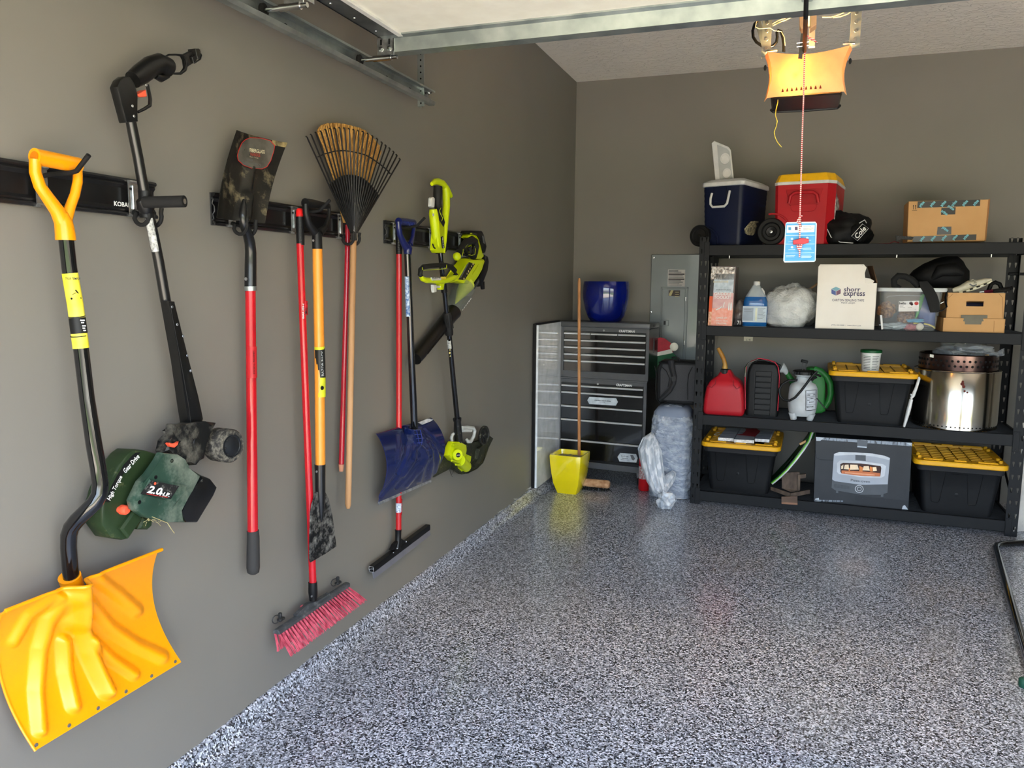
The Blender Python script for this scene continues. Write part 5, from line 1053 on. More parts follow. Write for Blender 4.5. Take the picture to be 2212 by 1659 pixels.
# wooden push broom behind the yellow planter
wb2 = thing('push_broom', 'old wooden push broom standing head down behind the yellow planter', 'broom', at(1250, 1045, 'z', 0))
hc = at(1251, 1042, 'z', 0.055); ha, hbb = V((hc.x-0.24, hc.y-0.02, 0.058)), V((hc.x+0.26, hc.y+0.02, 0.058))
OSB = mat('weathered_wood', (190, 150, 112), 0.75, col2=(150, 106, 70), ns=30, stretch=(1, 1, 1), bump=0.4, bs=120)
ha = at(1187, 1040, 'y', hc.y); hbb = at(1317, 1042, 'y', hc.y); ha.z = hbb.z = 0.060; ha.x = max(ha.x, -1.772)
new('broom_head', G().tube([ha, ha+V((0.008, 0, 0)), hbb-V((0.012, 0, 0)), hbb], [0.022, 0.032, 0.033, 0.024], 18), OSB, wb2, smooth=40)
g = G(); 
for k in range(160):
    x = ha.x+(hbb.x-ha.x)*(0.03+0.94*R_.random()); y = hc.y+R_.uniform(-0.02, 0.02); g.tube([V((x, y, 0.045)), V((x+R_.uniform(-0.01, 0.05), y+R_.uniform(-.02, .03), 0.004))], [0.003, 0.002], 4)
tag(new('bristles', g, mat('black_bristle', (16, 15, 14), 0.8), wb2, smooth=0), kind='stuff')
ht = at(1251, 601, 'y', hc.y+0.03)
new('handle', G().tube([V((hc.x, hc.y, 0.06)), ht.lerp(V((hc.x, hc.y, 0.06)), 0.02), ht], [0.0125, 0.0118, 0.008], 14), mat('weathered_handle', (196, 140, 92), 0.6, col2=(160, 104, 60), ns=40, stretch=(1, 1, 0.2)), wb2, smooth=60)
# yellow planter
YG = mat('yellow_glaze', (236, 214, 10), 0.22, coat=0.8, crough=0.08, col2=(228, 206, 10), ns=5, dirt=((110, 96, 30), 38, 0.76, 0.80))
fl, fr_ = at(1206, 1066, 'z', 0), at(1250, 1068, 'z', 0)
ce = (fl+fr_)/2; tl = at(1189, 981, 'y', ce.y-0.01); tr_ = at(1259, 985, 'y', ce.y-0.01); H = (tl.z+tr_.z)/2
wt_ = (tr_.x-tl.x); wbm = fr_.x-fl.x
pa = math.radians(-3); yc = ce+V(((tl.x+tr_.x)/2-ce.x+0.004, 0, 0))
PMx = Matrix.Translation((yc.x, ce.y+wbm/2, 0)) @ Matrix.Rotation(pa, 4, 'Z')
def sq_(w_, z): return [V((x, y, z)) for x, y in rrect(w_, w_, w_*0.07, 2)]
hs = [(0, wbm/wt_), (0.25, 0.80), (0.5, 0.90), (0.8, 0.98), (0.97, 1.0), (1.0, 0.985), (1.0, 0.90), (0.93, 0.87), (0.88, 0.85)]
g = G(PMx); g.loft([sq_(wt_*k, H*h) for h, k in hs]); yp = new('planter', g, YG, smooth=40, loc=(yc.x, ce.y+wbm/2, 0))
tag(yp, 'small square yellow glazed planter on the floor by the tool cabinet', 'planter')
g = G(PMx); nn = 14; g.sheet([[V(((i/nn-0.5)*wt_*0.84, (j/nn-0.5)*wt_*0.84, H*0.885+0.012*noise.noise(V((i*0.7, j*0.7, 3))))) for j in range(nn+1)] for i in range(nn+1)], (0, 0, -0.006))
new('soil', g, mat('dry_soil', (120, 110, 84), 0.95, col2=(150, 142, 112), ns=90, bump=0.8, bs=200), yp, smooth=60)
# ================================================================== on the back wall
ELG = mat('panel_grey_enamel', (112, 117, 117), 0.34, 0.3, coat=0.3, col2=(106, 111, 111), ns=4)
ze5 = zoom(1380, 520, 4.366)
def Bk(px, py, off=0.0): return at(px, py, 'y', BY-off)
x0, x1, z1, z0 = Bk(*ze5(112, 400), 0.02).x, Bk(1513, 600, 0.02).x, Bk(*ze5(115, 130), 0.02).z, 0.92
ep = thing('electrical_panel', 'flush grey electrical breaker panel on the back wall left of the shelving', 'electrical panel', ((x0+x1)/2, BY-0.02, z0))
new('cover', G().mm((x0, BY-0.02, z0), (x1, BY-0.001, z1), bev=0.003), ELG, ep)
dx0, dx1, dz1, dz0 = Bk(*ze5(205, 600), .02).x, Bk(*ze5(462, 600), .02).x, Bk(*ze5(300, 437), .02).z, 0.98
g = G()
for a, b in (((dx0, dz0), (dx0+0.010, dz1)), ((dx1-0.010, dz0), (dx1, dz1)), ((dx0, dz1-0.010), (dx1, dz1)), ((dx0, dz0), (dx1, dz0+0.010))): g.mm((a[0], BY-0.028, a[1]), (b[0], BY-0.02, b[1]), bev=0.002)
new('door_frame', g, ELG, ep)
edr = new('door', G().mm((dx0+0.016, BY-0.026, dz0+0.016), (dx1-0.024, BY-0.02, dz1-0.016), bev=0.002), ELG, ep)
q = Bk(*ze5(243, 775), .028); lt = new('latch', G().mm((q.x-0.034, BY-0.031, q.z-0.024), (q.x+0.034, BY-0.026, q.z+0.024), bev=0.003).mm((q.x-0.028, BY-0.033, q.z-0.018), (q.x-0.010, BY-0.030, q.z+0.018)).mm((q.x+0.012, BY-0.033, q.z-0.018), (q.x+0.028, BY-0.030, q.z+0.018)), ELG, edr)
new('latch_slot', G().mm((q.x-0.008, BY-0.0335, q.z-0.016), (q.x+0.010, BY-0.031, q.z+0.016)), BLK, lt)
for z in (dz1-0.10, dz0+0.18): new('hinge', G().mm((dx1-0.022, BY-0.030, z-0.018), (dx1-0.012, BY-0.024, z+0.018), bev=0.002), CHROME, ep)
for p in ((140, 158), (115, 672)): q = Bk(*ze5(*p), .02); new('screw', G().lathe([(0.008, 0), (0.007, 0.002), (0, 0.003)], (q.x, BY-0.02, q.z), (0, -1, 0), seg=12), STEEL, ep)
a, b = Bk(*ze5(275, 272), .022), Bk(*ze5(433, 432), .022)
pl = new('paper_notice', G().mm((a.x, BY-0.0215, b.z), (b.x, BY-0.020, a.z)), mat('notice_paper', (206, 202, 196), 0.7), ep, smooth=0)
for k, (f, w_, h_) in enumerate(((0.05, 0.6, 0.008), (0.13, 0.8, 0.006), (0.23, 1.0, 0.012), (0.35, 0.9, 0.005), (0.43, 0.95, 0.005), (0.53, 1.0, 0.012), (0.64, 0.8, 0.005), (0.72, 0.92, 0.006), (0.82, 0.7, 0.004), (0.9, 0.85, 0.004))):
    z = a.z+(b.z-a.z)*f; new('print_line', G().mm((a.x+0.006, BY-0.0218, z-h_), (a.x+0.006+(b.x-a.x-0.012)*w_, BY-0.0214, z)), INKG if h_ < 0.01 else mat('mid_grey_print', (80, 76, 78), 0.6), pl, smooth=0)
a, b = Bk(*ze5(282, 467), .027), Bk(*ze5(388, 522), .027)
dl = new('door_decal', G().mm((a.x, BY-0.0272, b.z), (b.x, BY-0.026, a.z)), mat('brown_decal', (76, 64, 58), 0.5), edr, smooth=0)
new('decal_stripe', G().prism([V((a.x+0.004, BY-0.0275, b.z+0.002)), V((a.x+0.022, BY-0.0275, b.z+0.002)), V((a.x+0.040, BY-0.0275, a.z)), V((a.x+0.02, BY-0.0275, a.z)), V((a.x+0.003, BY-0.0275, b.z+0.016))], (0, 0.0004, 0)), mat('cream_gold', (206, 194, 140), 0.5), dl, smooth=0)
for k in range(3): new('print_line', G().mm((a.x+0.054, BY-0.0275, a.z-0.018-0.018*k), (b.x-0.01, BY-0.0272, a.z-0.013-0.018*k)), mat('cream_gold', (206, 194, 140), 0.5), dl, smooth=0)
q0, q1 = Bk(1607, 728, .002), Bk(1626, 737, .002)
o = new('wall_notice', G().mm((q0.x, BY-0.003, q1.z), (q1.x, BY-0.0005, q0.z+0.05)), mat('notice_cream', (222, 220, 205), 0.6)); tag(o, 'tiny cream paper label on the back wall behind the second shelf', 'label')
text('C. 44', V(((q0.x+q1.x)/2, BY-0.003, (q1.z*0.7+q0.z*0.3))), (1, 0, 0), (0, 0, 1), 0.035, 0.016, INKK, o)

# ================================================================== steel shelving unit
PCB = mat('shelf_black_coat', (19, 20, 22), 0.55, col2=(22, 23, 25), ns=5, bump=0.08, bs=900, spec=0.22)
SW, SD, SHH = 2.14, 0.61, 1.99
BT = [(0.026, 0.103), (0.608, 0.686), (1.276, 1.349), (1.857, 1.933)]
DK = [0.099, 0.681, 1.345, 1.928]
su = thing('shelving_unit', 'long black steel four tier shelving unit along the back wall', 'shelving', SH @ V((SW/2, SD/2, 0)))
def post(u0, d0, fd, mir):
    """angle post: slotted face on plane d0, flange going fd in depth at the outer side"""
    g = G(SH); cols = [(0, .011), (.023, .043), (.055, .066)] 
    def um(a): return u0+a if not mir else u0+0.074-a*0.074/0.066
    t = 0.003
    for a, b in cols: g.mm((um(a), d0, 0), (um(b), d0+t, SHH))
    zs = [0.035+0.0875*k for k in range(23)]
    for a, b in ((.011, .023), (.043, .055)):
        zp = 0
        for z in zs:
            if z > SHH-0.02: break
            g.mm((um(a), d0, zp), (um(b), d0+t, z)); 
            g.prism([V((um(a), d0, z)), V((um(a+.004), d0, z)), V((um(a+.001), d0, z+.020)), V((um(a), d0, z+.022))], (0, t, 0)); g.prism([V((um(b), d0, z)), V((um(b), d0, z+.022)), V((um(b-.001), d0, z+.020)), V((um(b-.004), d0, z))], (0, t, 0)); zp = z+0.034
        g.mm((um(a), d0, zp), (um(b), d0+t, SHH))
    dd = (d0, d0+fd); g.mm((um(0), min(dd), 0), (um(0)+(0.003 if not mir else -0.003), max(dd), SHH))
    p = new('post', g, PCB, su, smooth=0); return p
post(0, 0, 0.045, False); post(SW-0.074, 0, 0.045, True); post(0, SD, -0.045, False); post(SW-0.074, SD, -0.045, True)
for (za, zb) in BT:
    for d, s_ in ((0.004, 1), (SD-0.024, -1)):
        g = G(SH); g.mm((0.062, d, za), (SW-0.068, d+0.018, zb), bev=0.003); g.mm((0.062, d+0.016 if s_ > 0 else d-0.012, za+0.052), (SW-0.068, d+0.032 if s_ > 0 else d+0.004, za+0.058))
        bmo = new('beam', g, PCB, su)
        for u in (0.034, SW-0.072):
            pltx = new('end_plate', G(SH).mm((u, d-0.007 if s_ > 0 else d+0.02, za-0.035), (u+0.038, d-0.003 if s_ > 0 else d+0.024, zb+0.022), bev=0.002), PCB, bmo)
            if s_ > 0:
                for z in (za-0.02, zb+0.008): new('stud', G(SH).lathe([(0.005, 0), (0.004, 0.002), (0, 0.002)], (u+0.019, d-0.007, z), (0, -1, 0), seg=8), BLK, bmo)
    for u in (0.006, SW-0.026):
        new('side_beam', G(SH).mm((u, 0.035, za+0.01), (u+0.018, SD-0.035, zb-0.005), bev=0.002), PCB, su)
for dk in DK:
    g = G(SH)
    for k in range(31): g.box((SW/2, 0.024+k*0.0188, dk-0.003), (SW-0.06, 0.0042, 0.005))
    for u in (0.25, 0.53, 0.8, 1.07, 1.34, 1.61, 1.88): g.mm((u-0.004, 0.02, dk-0.012), (u+0.004, SD-0.02, dk-0.005))
    tag(new('wire_deck', g, mat('wire_black', (16, 16, 17), 0.5), su, smooth=0), kind='stuff')
new('side_brace', G(SH).prism([V((SW-0.02, 0.05, 0.16)), V((SW-0.02, 0.05, 0.20)), V((SW-0.02, SD-0.05, 0.46)), V((SW-0.02, SD-0.05, 0.42))], (0.004, 0, 0)), PCB, su)
new('rear_hook_bar', G(SH).tube([V((SW-0.06, SD-0.01, 1.74)), V((SW+0.10, SD-0.01, 1.74))], 0.010, 10), BLK, su)
for u in (0.155, 1.39, 1.92):
    q = S(1576 if u < 1 else (1937 if u < 1.5 else 2141), 552, 0.02); new('deck_clip', G(SH).mm((q.x-0.003, 0.01, 1.838), (q.x+0.003, 0.016, 1.858)), mat('bare_metal_tab', (225, 225, 220), 0.4, 0.5), su)

# ------------------------------------------------------------------ storage totes
TBK = mat('tote_black', (17, 18, 20), 0.5, col2=(20, 21, 23), ns=4, spec=0.22)
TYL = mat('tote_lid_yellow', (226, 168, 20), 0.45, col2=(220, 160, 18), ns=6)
def rr3(w_, dd, r, cu_, cd_, z, n=4): return [V((cu_+x, cd_+y, z)) for x, y in rrect(w_, dd, r, n)]
def tote(u, d, z, label):
    M = SH @ Matrix.Translation((u, d, z)); H = 0.335
    t = thing('storage_tote', label, 'tote', M @ V((0, 0.3, 0)), 'black storage totes with yellow lids')
    B0, B1, L0 = 0.425, 0.505, 0.574; DB, DT, DL = 0.60, 0.66, 0.70
    g = G(M); g.loft([rr3(B0*k, DB, 0.03, 0, DB/2, zz_) for k, zz_ in ((0.97, 0), (1, 0.006))]+[rr3(B0+(B1-B0)*f, DB+(DT-DB)*f, 0.035, 0, DB/2, H*f) for f in (0.1, 0.5, 0.9)]+[rr3(B1, DT, 0.035, 0, DB/2, H*0.92)])
    b = new('body', g, TBK, t)
    g = G(M); P = []
    for zz_, k in ((H*0.90, 0.0), (H*0.905, 0.018), (H*0.99, 0.024), (H, 0.026)): P.append([V((x*(1+2*k), (y-DB/2)*(1+1.6*k)+DB/2, zz_-(0.004*abs(math.sin(x*60)) if zz_ < H*0.95 else 0))) for x, y, _ in rr3(B1, DT, 0.035, 0, DB/2, 0, 6)])
    g.loft(P); new('collar', g, mat('tote_collar', (34, 34, 36), 0.55), b)
    # embossed V panels and centre gate mark on the front
    def F(x, f): return V((x*(1+0.0), -(DT-DB)/2*f-0.0012, H*f))
    g = G(M)
    for cx in (-0.118, 0.105):
        P = [F(cx-0.062, 0.90), F(cx-0.043, 0.26), F(cx-0.036, 0.22), F(cx+0.0, 0.22), F(cx+0.008, 0.26), F(cx+0.034, 0.90)]
        g.tube(P, 0.0013, 5)
    g.tube([F(-0.052, 0.90), F(-0.05, 0.85), F(0.045, 0.85), F(0.047, 0.90)], 0.0012, 5)
    new('moulded_line', g, mat('line_black', (8, 8, 9), 0.5), b)
    new('gate_mark', G(M).lathe([(0.012, 0), (0.008, 0.0008), (0.002, 0.0015), (0, 0.004)], F(-0.01, 0.42), (0, -1, 0), seg=14), TBK, b)
    g = G(M); z0_ = H; LD = (DL-DB)/2; c = DB/2
    g.loft([rr3(L0-0.012, DL-0.012, 0.045, 0, c, z0_), rr3(L0, DL, 0.05, 0, c, z0_+0.005), rr3(L0, DL, 0.05, 0, c, z0_+0.026), rr3(L0-0.010, DL-0.010, 0.047, 0, c, z0_+0.034), rr3(L0-0.10, DL-0.12, 0.01, 0, c, z0_+0.034), rr3(L0-0.104, DL-0.124, 0.01, 0, c, z0_+0.018)])
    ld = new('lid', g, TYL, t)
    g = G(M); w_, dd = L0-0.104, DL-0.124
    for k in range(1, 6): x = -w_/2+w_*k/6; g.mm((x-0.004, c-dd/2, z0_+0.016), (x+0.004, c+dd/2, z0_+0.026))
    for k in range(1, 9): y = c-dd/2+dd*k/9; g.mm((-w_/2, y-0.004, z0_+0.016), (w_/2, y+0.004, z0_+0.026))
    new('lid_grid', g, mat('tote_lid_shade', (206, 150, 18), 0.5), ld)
    for cx, ww in ((-0.165, 0.12), (0.0, 0.075), (0.165, 0.12)):
        for y in (c-dd/2-0.008, c+dd/2+0.008): new('lid_lug', G(M).mm((cx-ww/2, y-0.008, z0_+0.03), (cx+ww/2, y+0.008, z0_+0.042), bev=0.003), TYL, ld)
    for y in (c-dd/2+0.03, c-dd/2+0.12, c+dd/2-0.12, c+dd/2-0.03):
        for sx in (-1, 1): new('lid_lug', G(M).mm((sx*(w_/2+0.010)-0.012, y-0.010, z0_+0.03), (sx*(w_/2+0.010)+0.012, y+0.010, z0_+0.052), bev=0.004), TYL, ld)
    for sx in (-1, 1):
        for y in (c-dd/2-0.028, c-dd/2+0.16, c+dd/2-0.16): new('lock_hole', G(M).mm((sx*(L0/2-0.026)-0.009, y-0.004, z0_+0.030), (sx*(L0/2-0.026)+0.009, y+0.004, z0_+0.0355)), mat('line_black', (8, 8, 9), 0.5), ld)
    return t
tote(0.343, 0.102, DK[0], 'black tote with yellow lid under the grey and red slat sign')
tote(1.212, 0.090, DK[1], 'black tote with yellow lid on the middle shelf under the small white tub')
tote(1.787, 0.060, DK[0], 'black tote with bare yellow lid, right end of the bottom shelf')

# ------------------------------------------------------------------ top tier
# blue wheeled cooler
CBM = SH @ Matrix.Translation((S(1601, 526, 0.03).x, 0.03, DK[3])) @ Matrix.Rotation(math.radians(-17), 4, 'Z')
CBL = mat('cooler_navy', (10, 20, 50), 0.45, col2=(9, 18, 44), ns=5, dirt=((120, 130, 150), 60, 0.74, 0.80))
CWH = mat('cooler_white', (214, 214, 212), 0.4)
bcw, bcl = 0.315, 0.50; bch = S(1601, 395, 0.03).z-DK[3]
bc = thing('wheeled_cooler', 'navy blue wheeled cooler with white lid on the top shelf', 'cooler', CBM @ V((-bcw/2, bcl/2, 0)))
g = G(CBM); c_ = (-bcw/2, bcl/2)
rg = []
for k in range(25):
    f = k/24; e = 0.002 if k % 2 else 0.0
    rg.append([V((c_[0]+x*(0.90+0.10*f)-e*(1 if x > 0 else -1), c_[1]+y*(0.93+0.07*f)-e*(1 if y > 0 else -1), bch*f)) for x, y in rrect(bcw, bcl, 0.035, 4)])
g.loft(rg); bb_ = new('body', g, CBL, bc, smooth=25)
g = G(CBM); g.loft([[V((c_[0]+x*k, c_[1]+y*k, zz_)) for x, y in rrect(bcw+0.006, bcl+0.01, 0.04, 5)] for k, zz_ in ((1.0, bch-0.012), (1.03, bch-0.008), (1.03, bch+0.016), (0.99, bch+0.024), (0.92, bch+0.030), (0.80, bch+0.042), (0.70, bch+0.044))]); ldb = new('lid', g, CWH, bc)
# open lid flap standing up
f0, f1, f2, f3 = S(1546, 385, 0.20), S(1586, 385, 0.20), S(1578, 319, 0.20), S(1536, 301, 0.20)
def FL(s, t, d=0.0): p = f0.lerp(f1, s).lerp(f3.lerp(f2, s), t); return V((p.x, p.y+d, p.z-(0.035 if t == 0 else 0)))
flp = new('lid_flap', G(SH).prism([FL(0, 0), FL(1, 0), FL(1, 0.93), FL(0.9, 1.0), FL(0.16, 1.0), FL(0, 0.9)], (0, 0.032, 0), bev=0.006, seg=2), CWH, bc)
new('flap_panel', G(SH).prism([FL(0.24, 0.0, -.003), FL(0.95, 0.0, -.003), FL(0.93, 0.86, -.003), FL(0.80, 0.92, -.003), FL(0.3, 0.92, -.003)], (0, 0.004, 0)), mat('clear_grey_liner', (176, 178, 178), 0.25, coat=0.5), flp)
for t_, r_ in ((0.58, 0.030), (0.15, 0.026)):
    q = FL(0.64, t_, -0.004); new('cup_ring', G(SH).lathe([(r_*1.35, 0), (r_*1.3, 0.004), (r_, 0.004), (r_*0.95, 0.001), (0, 0.001)], (q.x, q.y, q.z), (0, -1, 0), seg=22, sx=0.85), CWH, flp)
hx, hz = -bcw*0.56, bch*0.80
new('bail_handle', G(CBM).tube([V((hx-0.062, 0.0, hz+0.03)), V((hx-0.066, -0.012, hz-0.01)), V((hx-0.064, -0.016, hz-0.05)), V((hx-0.045, -0.017, hz-0.072)), V((hx+0.045, -0.017, hz-0.070)), V((hx+0.064, -0.016, hz-0.05)), V((hx+0.07, -0.012, hz-0.01)), V((hx+0.074, 0.0, hz+0.04))], 0.009, 10), CWH, bc)
new('handle_pocket', G(CBM).mm((hx-0.045, -0.003, hz-0.03), (hx+0.05, 0.006, hz+0.075), bev=0.003), CBL, bb_)
new('wheel_arch', G(CBM).tube([V((-bcw+0.02+0.115*math.cos(a), 0.004, 0.03+0.115*math.sin(a))) for a in [math.radians(k) for k in range(-5, 100, 10)]], 0.006, 6), CBL, bb_)
wq = CBM.inverted() @ (SH @ S(1517, 511, 0.06))
for sgn, yy in ((1, wq.y-0.02),):
    wh = new('wheel', G(CBM).lathe([(0, -0.002), (0.05, -0.002), (0.056, 0.004), (0.074, 0.004), (0.080, -0.004), (0.080, -0.036), (0.074, -0.042), (0, -0.042)], (-bcw-0.004, -0.012, 0.080), (0, -1, 0), seg=30), BLK, bc)
    new('hub', G(CBM).lathe([(0.010, 0), (0.010, 0.004), (0, 0.006)], (-bcw-0.004, -0.015, 0.080), (0, -1, 0), seg=14), BLKG, wh)
stp = [(680, 1110), (700, 1085), (720, 1060), (745, 1030), (790, 1022), (835, 1032), (800, 1055), (815, 1080), (800, 1110), (792, 1160), (770, 1185), (720, 1180), (690, 1160)]
zt = zoom(1480, 280, 5.183)
def onside(p):   # right long side of the blue cooler
    o = CBM.inverted() @ CAM; r = CBM.inverted().to_3x3() @ ray(*zt(*p)); t = (0.0-o.x)/r.x; q = o+r*t; return V((0.004-0.016*(1-q.z/bch), q.y, q.z))
new('torn_sticker', G(CBM).prism([onside(p) for p in stp], (-0.004, 0, 0)), mat('torn_sticker', (206, 198, 160), 0.7, col2=(70, 70, 66), ns=60), bb_, smooth=0)
q = onside((850, 845)); text('Coleman', CBM @ (q+V((0.003, 0, 0))), CBM.to_3x3() @ V((0, 1, 0)), (0, 0, 1), 0.13, 0.028, mat('faint_print', (60, 72, 110), 0.5), bb_, shear=0.2)
# red cooler
RCM = SH @ Matrix.Translation((S(1790, 525, 0.02).x, 0.02, DK[3])) @ Matrix.Rotation(math.radians(-9), 4, 'Z')
RCR = mat('cooler_red', (176, 24, 34), 0.42, col2=(168, 20, 30), ns=4, coat=0.1)
rcw, rcl = 0.40, 0.52; rch = S(1720, 397, 0.03).z-DK[3]
rc2 = thing('wheeled_cooler', 'red wheeled cooler with yellow lid on the top shelf', 'cooler', RCM @ V((-rcw/2, rcl/2, 0)))
def oct_(w_, l_, cx, cy, z, ch=0.045):
    return [V((cx+x, cy+y, z)) for x, y in ((w_/2-ch, -l_/2), (w_/2, -l_/2+ch*1.5), (w_/2, l_/2-ch), (w_/2-ch, l_/2), (-w_/2+ch, l_/2), (-w_/2, l_/2-ch), (-w_/2, -l_/2+ch*0.5), (-w_/2+ch*0.5, -l_/2))]
cx, cy = -rcw/2+0.02, rcl/2
g = G(RCM); g.loft([oct_(rcw*0.95, rcl*0.96, cx, cy, 0), oct_(rcw, rcl, cx, cy, rch)]); rb = new('body', g, RCR, rc2, smooth=10)
new('rim', G(RCM).loft([oct_(rcw*k, rcl*k, cx, cy, zz_) for k, zz_ in ((1.0, rch-0.002), (1.02, rch), (1.02, rch+0.018), (1.0, rch+0.02))]), CWH, rc2, smooth=10)
new('lid', G(RCM).loft([oct_(rcw*k, rcl*k, cx, cy, zz_) for k, zz_ in ((1.0, rch+0.018), (1.0, rch+0.024), (0.93, rch+0.066), (0.90, rch+0.074))]), mat('cooler_yellow', (244, 186, 18), 0.42), rc2, smooth=10)
hx, hz = -rcw*0.50+0.02, rch*0.74
new('handle_recess', G(RCM).prism([V((hx-0.125, -0.001, hz+0.075)), V((hx+0.125, -0.001, hz+0.075)), V((hx+0.095, -0.001, hz-0.035)), V((hx-0.095, -0.001, hz-0.035))], (0, 0.006, 0), bev=0.003), mat('cooler_red_dark', (166, 18, 28), 0.45), rb)
new('handle', G(RCM).tube([V((hx-0.098, -0.006, hz-0.02)), V((hx-0.088, -0.014, hz+0.03)), V((hx-0.06, -0.016, hz+0.05)), V((hx+0.06, -0.016, hz+0.05)), V((hx+0.088, -0.014, hz+0.03)), V((hx+0.098, -0.006, hz-0.02))], 0.012, 12, flat=1.0), RCR, rc2)
new('handle_plate', G(RCM).prism([V((hx+x, 0.000, hz-0.03+z)) for x, z in rrect(0.17, 0.10, 0.03, 4)], (0, 0.01, 0), bev=0.002), RCR, rb)
new('seam', G(RCM).tube([V((hx-0.01, 0.006, 0.06)), V((hx-0.005, 0.001, hz-0.09))], 0.0015, 5), RCR, rb)
wqx = (RCM.inverted() @ (SH @ S(1661, 504, 0.0))).x
wh = new('wheel', G(RCM).lathe([(0, 0.002), (0.02, 0.002), (0.026, 0.006), (0.034, 0.006), (0.04, -0.003), (0.058, -0.003), (0.068, 0.008), (0.090, 0.008), (0.097, 0.0), (0.097, -0.038), (0.09, -0.045), (0, -0.045)], (wqx, -0.012, 0.098), (0, -1, 0), seg=36), BLK, rc2)
new('hub', G(RCM).lathe([(0.011, 0), (0.011, 0.004), (0, 0.007)], (wqx, -0.019, 0.098), (0, -1, 0), seg=14), CHROME, wh)
new('wheel_arch', G(RCM).tube([V((wqx+0.125*math.cos(a), -0.001+0.006*(1-0.125*math.sin(a)/rch), 0.10+0.125*math.sin(a))) for a in [math.radians(k) for k in range(-8, 112, 10)]], 0.007, 6), RCR, rb)
q0 = RCM.inverted() @ (SH @ S(1805, 440, 0.1)); xs = rcw+cx-rcw/2+0.0
new('team_sticker', G(RCM).prism([V((cx+rcw/2*0.985+0.003, 0.12+y, rch*0.55+z)) for y, z in ((-.05, -.12), (-.02, -.12), (0.0, -.09), (.05, -.07), (.10, -.02), (.13, .05), (.08, .09), (.03, .10), (-.02, .13), (-.05, .02))], (-0.004, 0, 0)), mat('mixed_sticker', (220, 216, 210), 0.5, col2=(60, 30, 34), ns=30), rb, smooth=0)
# soft black bag
def blob(M, c, r, nseg=28, nr=18, amp=0.12, fr=4, seed=0, flat=None, wr=0.0, wf=12):
    g = G(M); rings = []
    for j in range(nr+1):
        th = math.pi*j/nr; row = []
        for i in range(nseg):
            ph = 2*math.pi*i/nseg; n_ = V((math.sin(th)*math.cos(ph), math.sin(th)*math.sin(ph), math.cos(th)))
            k = 1+amp*noise.noise(n_*fr*0.5+V((seed, seed*2, 0)))+wr*(1-abs(noise.noise(V((n_.x*wf*0.4, n_.y*wf*0.4, n_.z*wf*0.3))+V((seed*3, 0, 5)))*2.2))
            p = V((c[0]+r[0]*n_.x*k, c[1]+r[1]*n_.y*k, c[2]+r[2]*n_.z*k))
            if flat is not None and p.z < flat: p.z = flat
            row.append(p)
        rings.append(row)
    g.loft(rings, cap=False); bmesh.ops.remove_doubles(g.bm, verts=g.bm.verts, dist=1e-5); return g
CLOTH = mat('black_nylon', (6, 6, 7), 0.6, bump=0.3, bs=60, col2=(10, 10, 11), spec=0.2)
q = S(1826, 494, 0.12)
sb2 = thing('stuff_sack', 'soft black drawstring bag slumped beside the red cooler', 'bag', SH @ V((q.x, 0.12, DK[3])))
new('bag_body', blob(SH, (q.x-0.005, 0.15, DK[3]+0.095), (0.175, 0.13, 0.125), seed=3, amp=0.3, fr=4, flat=DK[3]+0.002, wr=0.06), CLOTH, sb2, smooth=60)
new('bag_end', G(SH).lathe([(0.0, 0.012), (0.05, 0.010), (0.066, 0.0), (0.07, -0.02)], (q.x+0.095, 0.04, DK[3]+0.085), (0.75, -0.55, 0.35), seg=20), CLOTH, sb2, smooth=60)
new('piping', G(SH).tube([S(1787, 495, .03), S(1795, 512, .02), S(1815, 523, .02), S(1843, 525, .02)], 0.003, 6).tube([S(1856, 482, .02), S(1868, 475, .02), S(1872, 482, .02)], 0.003, 6), mat('white_piping', (200, 200, 200), 0.6), sb2)
X_ = SH.to_3x3() @ V((0.62, 0, 0.78)); U_ = SH.to_3x3() @ V((-0.78, 0, 0.62)); c_t = SH @ S(1858, 502, -0.02)
text('Cole', c_t, X_, U_, 0.085, 0.034, INKW, sb2, bold=0.02, shear=0.2)
bx_ = [c_t+X_*x+U_*y for x, y in ((-0.052, -0.024), (0.052, -0.024), (0.052, 0.026), (-0.052, 0.026))]
new('logo_border', G().tube(bx_, 0.0016, 4, closed=True), INKW, sb2)
# taped parcel
KRF = mat('kraft_board', (200, 156, 104), 0.7, col2=(192, 148, 96), ns=5)
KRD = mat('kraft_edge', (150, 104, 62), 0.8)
z4 = zoom(1840, 400, 4.879)
u0, u1, zt_ = S(*z4(585, 400), .1).x, S(*z4(1408, 400), .1).x, S(*z4(1000, 160), .1).z
pc = thing('parcel', 'brown carton sealed with dark printed tape at the right of the top shelf', 'box', SH @ V(((u0+u1)/2, 0.2, DK[3])))
def PQ(x, y, d=0.1): q = S(*z4(x, y), d); return V((q.x, d, max(q.z, DK[3])))
front = [PQ(582, 598), PQ(1405, 590), PQ(1455, 150), PQ(600, 170)]
g = G(SH); g.prism(front, (0, 0.30, 0.0), bev=0.003); pbx = new('carton', g, KRF, pc, smooth=0)
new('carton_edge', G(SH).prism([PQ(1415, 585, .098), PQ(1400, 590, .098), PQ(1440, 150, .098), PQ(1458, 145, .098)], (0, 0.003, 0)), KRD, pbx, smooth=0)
TPE = mat('dark_tape', (56, 54, 52), 0.35, coat=0.2)
CYN = mat('tape_cyan_print', (120, 190, 205), 0.5)
for pts in ([(695, 172), (1355, 152), (1350, 218), (690, 240)], [(945, 238), (1095, 232), (1090, 308), (940, 312)], [(905, 440), (1050, 436), (1048, 520), (895, 524)], [(650, 540), (1315, 518), (1310, 578), (640, 598)]):
    new('tape', G(SH).prism([PQ(x, y, .0985) for x, y in pts], (0, 0.002, 0)), TPE, pbx, smooth=0)
